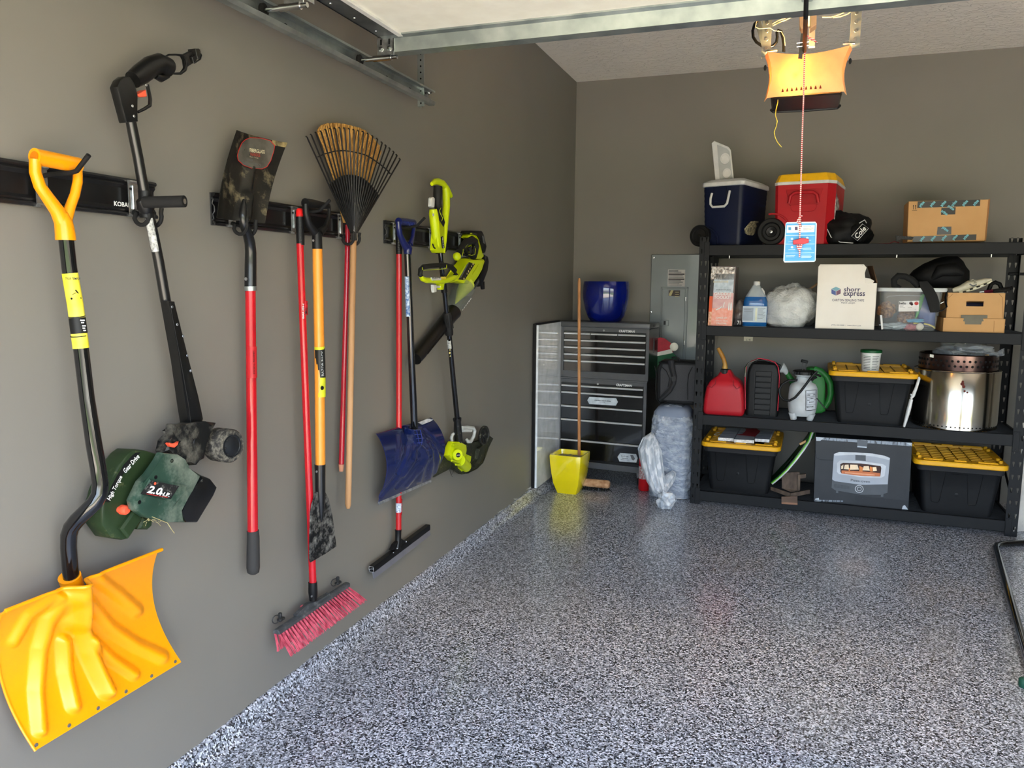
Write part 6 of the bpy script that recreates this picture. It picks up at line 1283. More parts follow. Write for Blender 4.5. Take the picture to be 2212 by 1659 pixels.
for k in range(6): text('prime', SH @ PQ(740+114*k, 202-3*k, .098), SH.to_3x3() @ V((0.6, 0, 0.8)), SH.to_3x3() @ V((-0.8, 0, 0.6)), 0.040, 0.026, CYN, pbx, bold=0.05)
for k in range(5): text('prime', SH @ PQ(745+115*k, 566-5*k, .098), SH.to_3x3() @ V((0.6, 0, 0.8)), SH.to_3x3() @ V((-0.8, 0, 0.6)), 0.038, 0.024, CYN, pbx, bold=0.05)
for x, y in ((1045, 240), (975, 292), (985, 465)): text('prime', SH @ PQ(x, y, .098), SH.to_3x3() @ V((0.8, 0, -0.6)), SH.to_3x3() @ V((0.6, 0, 0.8)), 0.045, 0.024, CYN, pbx, bold=0.05)
for x in (650, 673): new('arrow_mark', G(SH).prism([PQ(x-3, 255, .0982), PQ(x+3, 255, .0982), PQ(x+3, 222, .0982), PQ(x+8, 222, .0982), PQ(x, 205, .0982), PQ(x-8, 222, .0982), PQ(x-3, 222, .0982)], (0, 0.001, 0)), INKK, pbx, smooth=0)
new('arrow_mark', G(SH).prism([PQ(635, 270, .0982), PQ(688, 268, .0982), PQ(688, 264, .0982), PQ(635, 266, .0982)], (0, 0.001, 0)), INKK, pbx, smooth=0)
# sandals / straps beside the parcel
o = thing('strap', 'black studded strap with red webbing lying left of the parcel', 'strap', SH @ S(*z4(470, 598), .06))
new('strap_band', G(SH).prism([V((S(*z4(x, y), .05).x, .05, max(DK[3]+.001, S(*z4(x, y), .05).z+.004))) for x, y in ((465, 535), (655, 552), (640, 580), (520, 575), (470, 600))], (0, 0.03, 0)), BLK, o)
new('red_webbing', G(SH).tube([V((S(*z4(x, y), .06).x, .06, DK[3]+h)) for x, y, h in ((210, 605, .004), (300, 602, .006), (400, 600, .008), (450, 580, .02), (500, 600, .01))], 0.006, 8, flat=0.5), mat('red_webbing', (120, 24, 34), 0.7), o)
for k in range(6): q = S(*z4(490+26*k, 546+2.5*k), .047); new('stud', G(SH).lathe([(0.0025, 0), (0, 0.002)], (q.x, .05, q.z+.004), (0, -1, 0), seg=6), CHROME, o)

# ------------------------------------------------------------------ second tier from the top
zk = zoom(1500, 540, 6.144)
def T2(x, y, d): q = S(*zk(x, y), d); return V((q.x, d, q.z))
u0, u1, zt_ = T2(178, 990, .05).x, T2(506, 1000, .05).x, T2(240, 215, .05).z
gk = thing('griddle_kit_box', 'tall glossy red and white printed griddle tool box at the left end of the shelf', 'box', SH @ V(((u0+u1)/2, 0.15, DK[2])))
F4 = [V((u0, .05, DK[2])), V((u1, .05, DK[2])), V((T2(556, 230, .05).x, .05, zt_-.003)), V((T2(228, 218, .05).x, .05, zt_))]
gb = new('carton', G(SH).prism(F4, (0, 0.22, 0), bev=0.001), mat('box_dark_red', (70, 34, 28), 0.3, coat=0.5), gk, smooth=0)
def FK(s, t, d=-.001): p = F4[0].lerp(F4[1], s).lerp(F4[3].lerp(F4[2], s), t); return V((p.x, p.y+d, p.z))
def pan(s0, t0, s1, t1, mt, nm='printed_panel', d=-.001, par=None): return new(nm, G(SH).prism([FK(s0, t0, d), FK(s1, t0, d), FK(s1, t1, d), FK(s0, t1, d)], (0, 0.001, 0)), mt, par or gb, smooth=0)
pan(0.0, 0.78, 0.94, 0.99, mat('foil_film', (150, 140, 134), 0.2, 0.7, col2=(60, 50, 46), ns=40, bump=0.8, bs=60))
pan(0.14, 0.56, 0.94, 0.88, mat('pale_gloss_print', (190, 200, 208), 0.25, coat=0.6, col2=(160, 172, 184), ns=30))
pan(0.0, 0.50, 0.13, 0.78, mat('box_charcoal', (44, 42, 42), 0.4)); pan(0.0, 0.24, 0.13, 0.50, mat('box_orange', (228, 84, 24), 0.4)); pan(0.0, 0.0, 0.13, 0.24, mat('box_peach', (230, 180, 150), 0.4, col2=(200, 120, 80), ns=60))
pan(0.14, 0.30, 0.96, 0.56, mat('box_rose', (216, 170, 168), 0.35, coat=0.4, col2=(200, 150, 150), ns=20)); pan(0.13, 0.0, 0.97, 0.30, mat('box_salmon', (224, 130, 112), 0.35, coat=0.4, col2=(232, 160, 146), ns=50))
Xs, Us = SH.to_3x3() @ V((1, 0, 0)), SH.to_3x3() @ V((0.03, 0, 1))
def kt(s_, x, y, w_, h_, m2=INKW): text(s_, SH @ FK(x, y, -.0025), Xs, Us, (u1-u0)*w_, h_, m2, gb, bold=0.02)
kt('GRIDDLE', 0.53, 0.545, 0.70, 0.024); kt('TOOLKIT', 0.53, 0.485, 0.70, 0.024); kt('BLACKSTONE', 0.42, 0.745, 0.6, 0.014, mat('cream_print', (205, 195, 160), 0.5)); kt('professional grade', 0.55, 0.61, 0.6, 0.010, INKG); kt('5-PIECE SET', 0.55, 0.14, 0.42, 0.011); kt('2 SPATULAS  1 SCRAPER', 0.55, 0.09, 0.5, 0.008); kt('2 BOTTLES', 0.55, 0.05, 0.4, 0.010)
for x, w_ in ((0.78, 0.05), (0.86, 0.06)): new('bottle_picture', G(SH).prism([FK(x, 0.27, -.002), FK(x+w_, 0.27, -.002), FK(x+w_, 0.37, -.002), FK(x+w_*0.6, 0.41, -.002), FK(x+w_*0.4, 0.41, -.002), FK(x, 0.37, -.002)], (0, 0.0006, 0)), INKW, gb, smooth=0)
for (a, b, c, d) in ((0.28, 0.26, 0.44, 0.31), (0.42, 0.28, 0.5, 0.34), (0.56, 0.30, 0.6, 0.41)): new('tool_picture', G(SH).prism([FK(a, b, -.002), FK(c, b+.03, -.002), FK(c+.04, d, -.002), FK(a+.03, d-.02, -.002)], (0, 0.0006, 0)), INKW, gb, smooth=0)
# blue jug
cu_, cd_ = T2(800, 990, .12).x, 0.12; jw = (T2(955, 900, .07).x-T2(630, 900, .07).x)/2
jg = thing('washer_fluid_jug', 'translucent jug of blue fluid with white cap and label', 'jug', SH @ V((cu_, cd_, DK[2])))
JZ = [(0, .94), (.006, 1), (.16, 1), (.185, .98), (.215, .86), (.25, .62), (.285, .40), (.30, .30), (.303, .28)]
zs_ = (T2(810, 425, .12).z-DK[2])/0.325
def jr(k, z): return [V((cu_+x, cd_+y, DK[2]+z*zs_)) for x, y in rrect(2*jw*k, 1.6*jw*k if k > .7 else 2*jw*k*0.9, jw*k*0.45, 5)]
new('bottle', G(SH).loft([jr(k, z) for z, k in JZ]), mat('milky_plastic', (196, 208, 214), 0.3, alpha=0.6), jg, smooth=50)
new('blue_fluid', G(SH).loft([jr(k*1.006, z+.001) for z, k in JZ[:3]]+[jr(.99, .185), jr(.86, .218)]), mat('blue_fluid', (26, 92, 158), 0.15, coat=0.8), jg, smooth=50)
new('cap', G(SH).lathe([(0.024, 0), (0.024, 0.028), (0.02, 0.032), (0, 0.032)], (cu_+0.002, cd_, DK[2]+.298*zs_), seg=20), CWH, jg)
new('handle', G(SH).tube([V((cu_+.035, cd_-.012, DK[2]+.275*zs_)), V((cu_+.050, cd_-.015, DK[2]+.255*zs_)), V((cu_+.058, cd_-.02, DK[2]+.215*zs_)), V((cu_+.062, cd_-.02, DK[2]+.19*zs_))], 0.011, 10), CWH, jg)
lw = jw*0.97; lb = new('label', G(SH).mm((cu_-lw, cd_-.8*jw-.0022, DK[2]+.035), (cu_+lw, cd_-.8*jw-.0002, DK[2]+.150)), mat('label_pale', (190, 204, 214), 0.5), jg, smooth=0)
for a, b, m2 in ((-lw, -.1*lw, mat('label_grey', (150, 162, 176), 0.5)), (0.02*lw, .22*lw, mat('label_cream', (214, 218, 196), 0.5))): new('label_block', G(SH).mm((cu_+a+.003, cd_-.8*jw-.0028, DK[2]+.045), (cu_+b, cd_-.8*jw-.002, DK[2]+.138)), m2, lb, smooth=0)
for k in range(9): new('print_line', G(SH).mm((cu_+.28*lw, cd_-.8*jw-.003, DK[2]+.135-k*.009), (cu_+(.9-.1*(k % 3))*lw, cd_-.8*jw-.0022, DK[2]+.137-k*.009)), INKG, lb, smooth=0)
for k in range(2): new('print_line', G(SH).mm((cu_-.9*lw, cd_-.8*jw-.0034, DK[2]+.124-k*.012), (cu_-.3*lw+.1*lw*k, cd_-.8*jw-.0027, DK[2]+.126-k*.012)), INKG, lb, smooth=0)
# bags
BAGW = mat('white_bag_film', (228, 230, 228), 0.32, coat=0.4, crough=0.2, transl=0.15, bump=0.8, bs=70, bdist=0.01)
q = T2(1230, 800, .22)
wbg = new('plastic_bag', blob(SH, (q.x+.012, .23, DK[2]+.135), (.185, .14, .165), 40, 30, amp=0.22, fr=4, seed=5, flat=DK[2]+.002, wr=0.09, wf=16), BAGW, smooth=70); tag(wbg, 'lumpy white plastic bag between the blue jug and the white carton', 'bag')
q = T2(1500, 830, .34)
dbg = new('plastic_bag', blob(SH, (q.x-.01, .36, DK[2]+.11), (.10, .09, .125), 30, 22, amp=0.3, fr=4, seed=9, flat=DK[2]+.002, wr=0.05), mat('grey_bag_film', (92, 92, 90), 0.35, coat=0.3, bump=0.5, bs=40, bdist=0.01), smooth=70); tag(dbg, 'dark grey crumpled bag behind the lumpy white bag', 'bag')
o = new('wooden_stick', G(SH).tube([T2(1425, 590, .3), T2(1640, 445, .3)], 0.008, 8), mat('stick_wood', (150, 120, 90), 0.7)); tag(o, 'short wooden stick poking out of the bag towards the white carton', 'stick')
q = T2(590, 900, .20)
pbg = new('printed_bag', blob(SH, (q.x+.012, .24, DK[2]+.08), (.06, .06, .10), 24, 18, amp=0.3, seed=12, flat=DK[2]+.002, wr=0.05), mat('clear_grey_bag', (150, 146, 142), 0.3, coat=0.5, col2=(110, 96, 94), ns=20), smooth=70); tag(pbg, 'small clear printed bag squeezed between griddle box and blue jug', 'bag')
tp_ = T2(575, 965, .1); text('71', SH @ V((tp_.x+.008, tp_.y, tp_.z)), Xs, Us, 0.022, 0.03, INKW, pbg, bold=0.03); new('dark_print', G(SH).prism([T2(515, 1000, .105), T2(540, 930, .105), T2(612, 920, .105), T2(610, 1000, .105)], (0, .001, 0)), mat('maroon_black', (34, 24, 28), 0.5), pbg, smooth=0)
# white carton
WCT = mat('white_board', (236, 231, 222), 0.6, col2=(230, 224, 214), ns=4)
zl = zoom(1740, 560, 1)
def T3(px, py, d=.04): q = S(px, py, d); return V((q.x, d, q.z))
wc_ = thing('tape_carton', 'white open carton for sealing tape in the middle of the shelf', 'box', SH @ V((T3(1825, 700).x, .18, DK[2])))
u0, u1 = T3(1761, 700).x, T3(1889, 700).x; zf1 = T3(1820, 611).z
g = G(SH); g.mm((u0, .04, DK[2]), (u1, .043, zf1)); g.mm((u0, .36, DK[2]), (u1, .363, zf1)); g.mm((u0, .04, DK[2]), (u0+.003, .36, zf1)); g.mm((u1-.003, .04, DK[2]), (u1, .36, zf1)); g.mm((u0, .04, DK[2]), (u1, .36, DK[2]+.003)); cb_ = new('carton', g, WCT, wc_, smooth=0)
new('front_flap', G(SH).prism([V((u0, .04, zf1)), V((T3(1870, 611).x, .04, zf1)), T3(1868, 590, .05), T3(1872, 578, .052), T3(1866, 571, .055), T3(1772, 571, .055), T3(1768, 576, .05)], (0, .004, 0)), WCT, cb_, smooth=0)
new('clear_tape', G(SH).prism([T3(1772, 579, .053), T3(1866, 580, .053), T3(1864, 572, .0545), T3(1774, 572, .0545)], (0, .0006, 0)), mat('glossy_tape', (226, 224, 218), 0.1, coat=0.8), cb_, smooth=0)
new('side_flap', G(SH).prism([V((u1, .05, zf1)), T3(1896, 611, .05), T3(1886, 574, .12), T3(1874, 575, .3), V((u1-.01, .34, zf1))], (-.003, 0, 0)), mat('board_inside', (98, 74, 52), 0.8), cb_, smooth=0)
new('torn_flap', G(SH).prism([T3(1868, 600, .045), T3(1880, 602, .05), T3(1889, 607, .06), T3(1886, 611, .05), T3(1876, 616, .038), T3(1870, 612, .038)], (0, .002, 0)), WCT, cb_, smooth=0)
GP_ = mat('purple_grey_print', (86, 80, 104), 0.6)
def ct(s_, px, py, wpx, hpx, m2=GP_, **k): a, b = SH @ T3(px-wpx/2, py, .039), SH @ T3(px+wpx/2, py, .039); text(s_, (a+b)/2, Xs, (0, 0, 1), (b-a).length, hpx/FPX*depth(a), m2, cb_, **k)
ct('shorr', 1841, 625, 36, 10, bold=0.02); ct('express', 1845, 637, 47, 12, bold=0.02); ct('CARTON SEALING TAPE', 1832, 648.5, 69, 5, bold=0.01); ct('Hand Length', 1832, 654.5, 30, 4.5); ct('(999) 555-0000  |  www.shorr.com', 1828, 703, 64, 3.5)
HXC = (1806, 629); cols = [mat('cube_teal', (130, 178, 190), 0.6), mat('cube_blue', (88, 104, 158), 0.6), mat('cube_plum', (128, 92, 112), 0.6)]
for k, pts in enumerate(([(0, -9.5), (10, -5), (0, 0), (-10, -5)], [(-10, -4.5), (-.4, .4), (-.4, 9.5), (-10, 5)], [(10, -4.5), (.4, .4), (.4, 9.5), (10, 5)])):
    new('logo_cube', G(SH).prism([T3(HXC[0]+x, HXC[1]+y, .0395) for x, y in pts], (0, .0006, 0)), cols[k], cb_, smooth=0)
# clear bin
zq = zoom(1880, 540, 6.663)
def T4(x, y, d=.05): q = S(*zq(x, y), d); return V((q.x, d, q.z))
cbn = thing('clear_bin', 'clear plastic storage bin with white rimmed lid holding party bits', 'bin', SH @ V((T4(560, 1100).x, .2, DK[2])))
CP2 = mat('clear_plastic', (205, 212, 214), 0.08, alpha=0.20, coat=0.6, crough=0.03)
b0, b1, l0, l1, lz = T4(170, 1150).x, T4(930, 1150).x, T4(112, 580).x, T4(1112, 580).x, T4(560, 548).z
def binr(a, b, d0, d1, z, r=.03): return [V(((a+b)/2+x, (d0+d1)/2+y, z)) for x, y in rrect(b-a, d1-d0, r, 4)]
g = G(SH); R1 = [binr(b0, b1, .06, .46, DK[2]+.002), binr(b0-.006, b1+.006, .056, .465, DK[2]+.02), binr(l0+.018, l1-.022, .045, .48, lz-.02)]; g.loft(R1, cap=False); g.loft([R1[0]]*1+[binr(b0+.01, b1-.01, .07, .45, DK[2]+.003)]); new('tub', g, CP2, cbn, smooth=40)
new('lid', G(SH).loft([binr(l0, l1, .035, .49, lz-.024), binr(l0-.002, l1+.002, .033, .492, lz-.012), binr(l0, l1, .035, .49, lz), binr(l0+.02, l1-.02, .055, .47, lz+.002), binr(l0+.024, l1-.024, .06, .465, lz-.01)]), mat('bin_lid_white', (216, 220, 222), 0.3, coat=0.4, transl=0.2), cbn)
new('emboss_line', G(SH).tube([T4(235, 690, .052), T4(260, 665, .05), T4(440, 655, .05), T4(740, 660, .05)], .002, 5), mat('grey_line', (140, 144, 148), 0.3), cbn)
lbl = new('label', G(SH).prism([T4(x, y, .049) for x, y in ((412, 738), (705, 730), (695, 882), (405, 886))], (0, .001, 0)), mat('label_white', (226, 224, 222), 0.6), cbn, smooth=0)
text('bello', SH @ T4(466, 768, .048), Xs, (0, 0, 1), .042, .016, INKK, lbl, bold=0.03)
new('label_picture', G(SH).lathe([(.011, 0), (.011, .0006), (0, .0006)], T4(585, 765, .049), (0, -1, 0), seg=14).lathe([(.008, 0), (.008, .0006), (0, .0006)], T4(598, 782, .049), (0, -1, 0), seg=12), mat('dark_hair_print', (60, 34, 40), 0.6), lbl)
new('label_badge', G(SH).lathe([(.013, 0), (.013, .0006), (0, .0006)], T4(664, 768, .049), (0, -1, 0), seg=8), INKR, lbl)
for a, b, y in ((425, 480, 800), (425, 475, 812), (425, 500, 825), (540, 600, 826), (640, 655, 855)): new('print_line', G(SH).prism([T4(a, y, .0488), T4(b, y-2, .0488), T4(b, y+2, .0488), T4(a, y+3, .0488)], (0, .0004, 0)), INKG, lbl, smooth=0)
new('side_label', G(SH).prism([T4(x, y, .053) for x, y in ((138, 935), (170, 938), (186, 1140), (160, 1145))], (0, .001, 0)), mat('label_white', (226, 224, 222), 0.6), cbn, smooth=0)
GRP = 'oddments inside the clear bin'
def item(nm, lab, cat, g, m2): o = new(nm, g, m2, smooth=60); tag(o, lab, cat, GRP); return o
for (x, y, rx_, lab, sd) in ((240, 840, .058, 'bag of brown nuts at the left inside the clear bin', 1), (520, 930, .055, 'bag of brown nuts low in the middle of the clear bin', 2)):
    q = T4(x, y, .13); item('snack_bag', lab, 'snack bag', blob(SH, (q.x, .14, q.z-.01), (rx_, .045, .055), 30, 22, amp=.3, seed=sd, wr=.05, wf=40), mat('mixed_nuts', (150, 108, 70), 0.5, col2=(84, 50, 34), ns=60, bump=1.0, bs=70, bdist=.01))
item('blue_pouch', 'blue printed pouch standing at the right inside the clear bin', 'pouch', G(SH).prism([T4(x, y, .12) for x, y in ((740, 640), (960, 650), (930, 1090), (720, 1090), (690, 980), (700, 800))], (0, .03, 0), bev=.006), mat('pouch_blue', (34, 66, 140), 0.3, col2=(22, 44, 110), ns=12, coat=.4))
item('green_pouch', 'green edged pouch beside the blue pouch in the clear bin', 'pouch', G(SH).prism([T4(x, y, .11) for x, y in ((720, 640), (790, 630), (740, 800), (690, 950), (640, 1000), (660, 900), (700, 780))], (0, .02, 0), bev=.004), mat('pouch_green', (70, 150, 74), 0.35, coat=.3))
item('blue_wrapper', 'light blue wrapper lying in the bottom of the clear bin', 'wrapper', blob(SH, (T4(640, 1010, .1).x, .10, T4(640, 1015, .1).z), (.05, .03, .012), amp=.5, seed=4, wr=.1), mat('wrap_sky', (90, 166, 206), 0.3))
item('clear_wrapper', 'crinkled clear wrapper in the bottom left of the clear bin', 'wrapper', blob(SH, (T4(370, 1090, .1).x, .10, DK[2]+.03), (.075, .04, .02), amp=.6, seed=7, wr=.2), mat('wrap_clear', (170, 184, 192), 0.12, coat=.6))
item('red_wrapper', 'crumpled red wrapper next to the white jar lid in the clear bin', 'wrapper', blob(SH, (T4(590, 1100, .1).x, .10, DK[2]+.025), (.04, .03, .022), amp=.6, seed=8, wr=.2), mat('wrap_rose', (176, 90, 100), 0.3))
item('jar', 'round white jar lid showing at the bottom of the clear bin', 'jar', G(SH).lathe([(.024, 0), (.024, .03), (.02, .034), (0, .034)], T4(706, 1110, .10), (0, -1, 0.15), seg=22), mat('jar_cream', (220, 214, 198), 0.4))
item('yellow_wrapper', 'yellow ribbon beside the white jar lid in the clear bin', 'wrapper', G(SH).tube([T4(770, 1060, .09), T4(840, 1075, .09), T4(900, 1100, .09), T4(930, 1130, .09)], .006, 6).tube([T4(620, 1055, .09), T4(690, 1050, .09)], .006, 6), mat('wrap_yellow', (210, 190, 90), 0.4))
# black backpack on the bin with strap, shoe and tools behind
bp2 = thing('backpack', 'soft black backpack flopped on top of the clear bin', 'backpack', SH @ T4(900, 560, .2))
def hull(pts, d0, d1, mt_, par, nm, rows=7):
    c = (sum(p[0] for p in pts)/len(pts), sum(p[1] for p in pts)/len(pts)); rings = []
    for k in range(rows):
        f = k/(rows-1); sc_ = math.sin(math.pi*(0.12+0.76*f))**0.5; d = d0+(d1-d0)*f
        rings.append([T4(c[0]+(x-c[0])*sc_, c[1]+(y-c[1])*sc_, d) for x, y in pts])
    return new(nm, G(SH).loft(rings), mt_, par, smooth=70)
hull([(620, 290), (760, 200), (950, 120), (1100, 90), (1260, 92), (1340, 160), (1380, 240), (1430, 300), (1430, 400), (1425, 500), (1340, 545), (1150, 545), (900, 545), (720, 540), (600, 500), (540, 380)], .08, .36, CLOTH, bp2, 'main_compartment')
new('front_pocket', G(SH).tube([T4(880, 420, .09), T4(1000, 300, .075), T4(1200, 280, .075), T4(1340, 330, .09)], [.01, .03, .035, .015], 12, flat=1.4), CLOTH, bp2, smooth=60)
new('rolled_strap', G(SH).tube([T4(690, 520, .07), T4(600, 430, .06), T4(500, 380, .06), T4(400, 370, .06), T4(340, 430, .06), T4(345, 510, .06), T4(420, 560, .07)], [.022]*7, 10, flat=.35, up=(0, 1, 0)), CLOTH, bp2, smooth=60)
g = G(SH); sp_ = [(760, 455, .04), (820, 560, .032), (880, 660, .03), (910, 760, .03), (935, 900, .03)]
g.sheet([[T4(x-w2, y, d), T4(x, y, d-.006), T4(x+w2, y-10, d)] for (x, y, d), w2 in zip(sp_, (60, 90, 85, 85, 70))], (0, .012, 0)); new('hanging_strap', g, mat('strap_black', (14, 14, 14), 0.7, bump=.3, bs=300), bp2, smooth=60)
new('strap_webbing', G(SH).tube([T4(960, 890, .03), T4(1040, 870, .03), T4(1100, 820, .04), T4(1085, 760, .045), T4(1080, 680, .045), T4(1100, 590, .06)], .010, 6, flat=.4), CLOTH, bp2)
new('buckle', G(SH).lathe([(.004, 0), (.004, .003), (0, .003)], T4(968, 308, .06), (0, -1, 0), seg=8).tube([T4(1010, 770, .035), T4(1060, 745, .035)], .003, 6), CHROME, bp2)
# kraft box
kb_ = thing('carton', 'open kraft cardboard box with cut hand hole at the right of the shelf', 'box', SH @ V((T4(1500, 1180).x, .2, DK[2])))
a0, a1, at_ = T4(1035, 1180).x, T4(1925, 1180).x, T4(1500, 618).z; mid = T4(1500, 985).z
HH_ = [(1375, 735), (1640, 735), (1620, 815), (1385, 810)]
xa, xb, za_, zb_ = T4(1382, 770).x, T4(1632, 770).x, T4(1500, 812).z, T4(1500, 737).z
ul, ur = T4(1085, 980, .052).x, T4(1918, 990, .052).x
g = G(SH)
for lo, hi in (((ul, mid-.01), (ur, za_)), ((ul, zb_), (ur, at_)), ((ul, za_), (xa, zb_)), ((xb, za_), (ur, zb_))): g.mm((lo[0], .052, lo[1]), (hi[0], .056, hi[1]))
g.mm((ul, .36, mid-.02), (ur, .364, at_)); g.mm((ul, .052, mid), (ul+.004, .36, at_-.0)); g.mm((ur-.004, .052, mid), (ur, .36, at_))
cbx = new('inner_tray', g, KRF, kb_, smooth=0)
g = G(SH); g.mm((a0, .04, DK[2]), (a1, .044, mid)); g.mm((a0, .37, DK[2]), (a1, .374, mid)); g.mm((a0, .04, DK[2]), (a0+.004, .37, mid+.0)); g.mm((a1-.004, .04, DK[2]), (a1, .37, mid)); g.mm((a0, .04, DK[2]), (a1, .37, DK[2]+.003)); g.mm((a0+.006, .06, DK[2]+.02), (a1-.006, .35, DK[2]+.06))
cb2 = new('outer_sleeve', g, mat('kraft_board_b', (190, 146, 94), 0.7, col2=(196, 152, 100), ns=5), kb_, smooth=0)
new('tab', G(SH).prism([T4(x, y, .0385) for x, y in ((1305, 935), (1688, 938), (1686, 982), (1620, 985), (1632, 1025), (1605, 1030), (1595, 1072), (1362, 1070), (1360, 1030), (1335, 1025), (1350, 985), (1310, 978)) ], (0, .0012, 0)), mat('kraft_grey_tab', (116, 112, 98), 0.8), kb_, smooth=0)
g = G(SH)
for p, q in (((1080, 975), (1918, 992)), ((1782, 1020), (1778, 1180)), ((1190, 632), (1125, 690)), ((1120, 640), (1085, 985)), ((1850, 630), (1905, 690)), ((1905, 690), (1895, 985))): g.tube([T4(*p, .0395 if p[1] > 1000 else .0515), T4(*q, .0395 if p[1] > 1000 else .0515)], .0009, 4)
new('crease', g, KRD, kb_)
o = item2 = new('folded_cloth', G(SH).mm((xa-.06, .10, DK[2]+.061), (xb+.06, .3, za_+.022), bev=.01), mat('navy_cloth', (16, 18, 44), 0.8)); tag(o, 'folded navy cloth seen through the hand hole of the kraft box', 'cloth')
# shoe
sh3 = thing('running_shoe', 'pale grey running shoe lying sole out on top of the kraft box', 'shoe', SH @ T4(1500, 590, .12))
SHO = mat('shoe_mesh', (206, 200, 180), 0.6, col2=(186, 180, 158), ns=30); SOLE = mat('shoe_sole', (196, 188, 160), 0.6, col2=(220, 214, 190), ns=12)
ax_ = [(1290, 600), (1400, 560), (1520, 520), (1640, 470), (1730, 430), (1760, 425)]
new('upper', G(SH).tube([T4(1180, 585, .12), T4(1300, 560, .12), T4(1420, 500, .12), T4(1540, 480, .12), T4(1660, 445, .12), T4(1745, 428, .12)], [.020, .034, .040, .034, .026, .012], 16, flat=.72), SHO, sh3, smooth=60)
new('sole', G(SH).tube([T4(1270, 608, .10), T4(1400, 585, .10), T4(1520, 550, .10), T4(1640, 500, .10), T4(1750, 445, .10)], [.014, .020, .021, .020, .012], 12, flat=.5, up=(0, 0, 1)), SOLE, sh3, smooth=60)
for k in range(9): q = T4(1300+50*k, 618-18*k, .09); new('tread_lug', G(SH).box(q, (.018, .03, .010), Matrix.Rotation(-.35, 3, 'Y'), bev=.002), mat('lug_black', (40, 38, 34), 0.7) if k % 2 else SOLE, sh3)
new('lace', G(SH).tube([T4(1440, 440, .08), T4(1480, 425, .08), T4(1520, 445, .08), T4(1490, 480, .08), T4(1530, 470, .08)], .004, 6), mat('lace_grey', (150, 146, 132), 0.8), sh3)
new('brand_stripe', G(SH).tube([T4(1430, 490, .078), T4(1480, 520, .078), T4(1530, 500, .08)], .004, 6), INKG, sh3)
sr = thing('hedge_shears', 'shears with dark red and black handles on the kraft box', 'shears', SH @ T4(1700, 605, .2))
new('handle', G(SH).tube([T4(1640, 605, .2), T4(1770, 590, .2)], .011, 8), mat('dark_red_grip', (120, 20, 50), 0.4), sr); new('handle_grip', G(SH).tube([T4(1765, 592, .2), T4(1900, 570, .2), T4(2050, 545, .2)], [.012, .013, .012], 8), BLK, sr)
new('handle_grip', G(SH).tube([T4(1770, 600, .16), T4(2010, 575, .16)], .009, 8), RUB, sr); new('blade', G(SH).tube([T4(1570, 605, .2), T4(1645, 600, .2)], .005, 6), STEEL, sr)
o = new('cap_visor', G(SH).tube([T4(1700, 590, .25), T4(1740, 490, .25), T4(1800, 465, .25), T4(1860, 490, .25), T4(1890, 560, .25)], .014, 8), CLOTH, smooth=60); tag(o, 'curved black handle loop behind the shoe', 'handle')
# ------------------------------------------------------------------ middle tier of the shelving
zm = zoom(1490, 720, 5.978)
def T5(x, y, d): q = S(*zm(x, y), d); return V((q.x, d, q.z))
# red fuel can
gc = thing('fuel_can', 'red plastic fuel can with amber spout at the left of the middle shelf', 'fuel can', SH @ V((T5(430, 1000, .1).x, .15, DK[1])))
GRD = mat('fuel_can_red', (176, 24, 38), 0.45, col2=(166, 22, 34), ns=6, dirt=((214, 130, 130), 70, 0.76, 0.80))
cx = T5(430, 1000, .05).x; hw = (T5(698, 950, .05).x-T5(162, 950, .05).x)/2
zt_ = T5(430, 470, .14).z-DK[1]
def gr_(k, kd, z, r=.03, dy=0): return [V((cx+x, .05+.11+y+dy, DK[1]+z)) for x, y in rrect(2*hw*k, .22*kd, r, 5)]
new('can_body', G(SH).loft([gr_(.93, .92, 0.002), gr_(.985, 1, .018), gr_(1, 1, .04), gr_(.96, 1, .12), gr_(.88, .98, .20), gr_(.76, .95, .24), gr_(.64, .80, .262), gr_(.40, .60, .288), gr_(.22, .40, zt_+.0, .02)]), GRD, gc, smooth=50)
for a, b in (((.42, .255), (.78, .225)), ((-.42, .255), (-.78, .225))):
    new('shoulder_recess', G(SH).tube([V((cx+hw*a[0], .058, DK[1]+a[1]+.012)), V((cx+hw*a[0]*1.02, .050, DK[1]+a[1]-.02)), V((cx+hw*(a[0]+b[0])/2, .048, DK[1]+b[1]-.02)), V((cx+hw*b[0], .052, DK[1]+b[1]-.006))], .003, 6), mat('fuel_can_dark', (140, 16, 28), 0.5), gc)
nx = T5(450, 520, .13)
nz_ = DK[1]+zt_
new('screw_collar', G(SH).lathe([(.026, -.03), (.030, -.026), (.030, .004), (.024, .010), (.014, .012)], (nx.x, .13, nz_), seg=20), BLK, gc)
for k in range(16):
    a = k*math.pi/8; new('collar_rib', G(SH).box((nx.x+.030*math.cos(a), .13+.030*math.sin(a), nz_-.012), (.003, .003, .028)), BLK, gc)
SPM = mat('amber_spout', (206, 168, 92), 0.35, col2=(170, 110, 30), ns=8, transl=.2)
P = [V((nx.x, .13, nz_+.004))]+[T5(x, y, .13) for x, y in ((452, 440), (455, 400), (440, 340), (415, 280), (385, 225), (366, 190))]
P[1].x = P[0].x
new('spout', G(SH).tube(P, [.022, .021, .017, .016, .016, .015, .013], 16, cap=True), SPM, gc, smooth=60)
new('spout_rim', G(SH).tube([P[-1]+(P[-1]-P[-2]).normalized()*.001, P[-1]+(P[-1]-P[-2]).normalized()*.003], [.012, .011], 14), mat('spout_inside', (90, 70, 30), 0.6), gc)
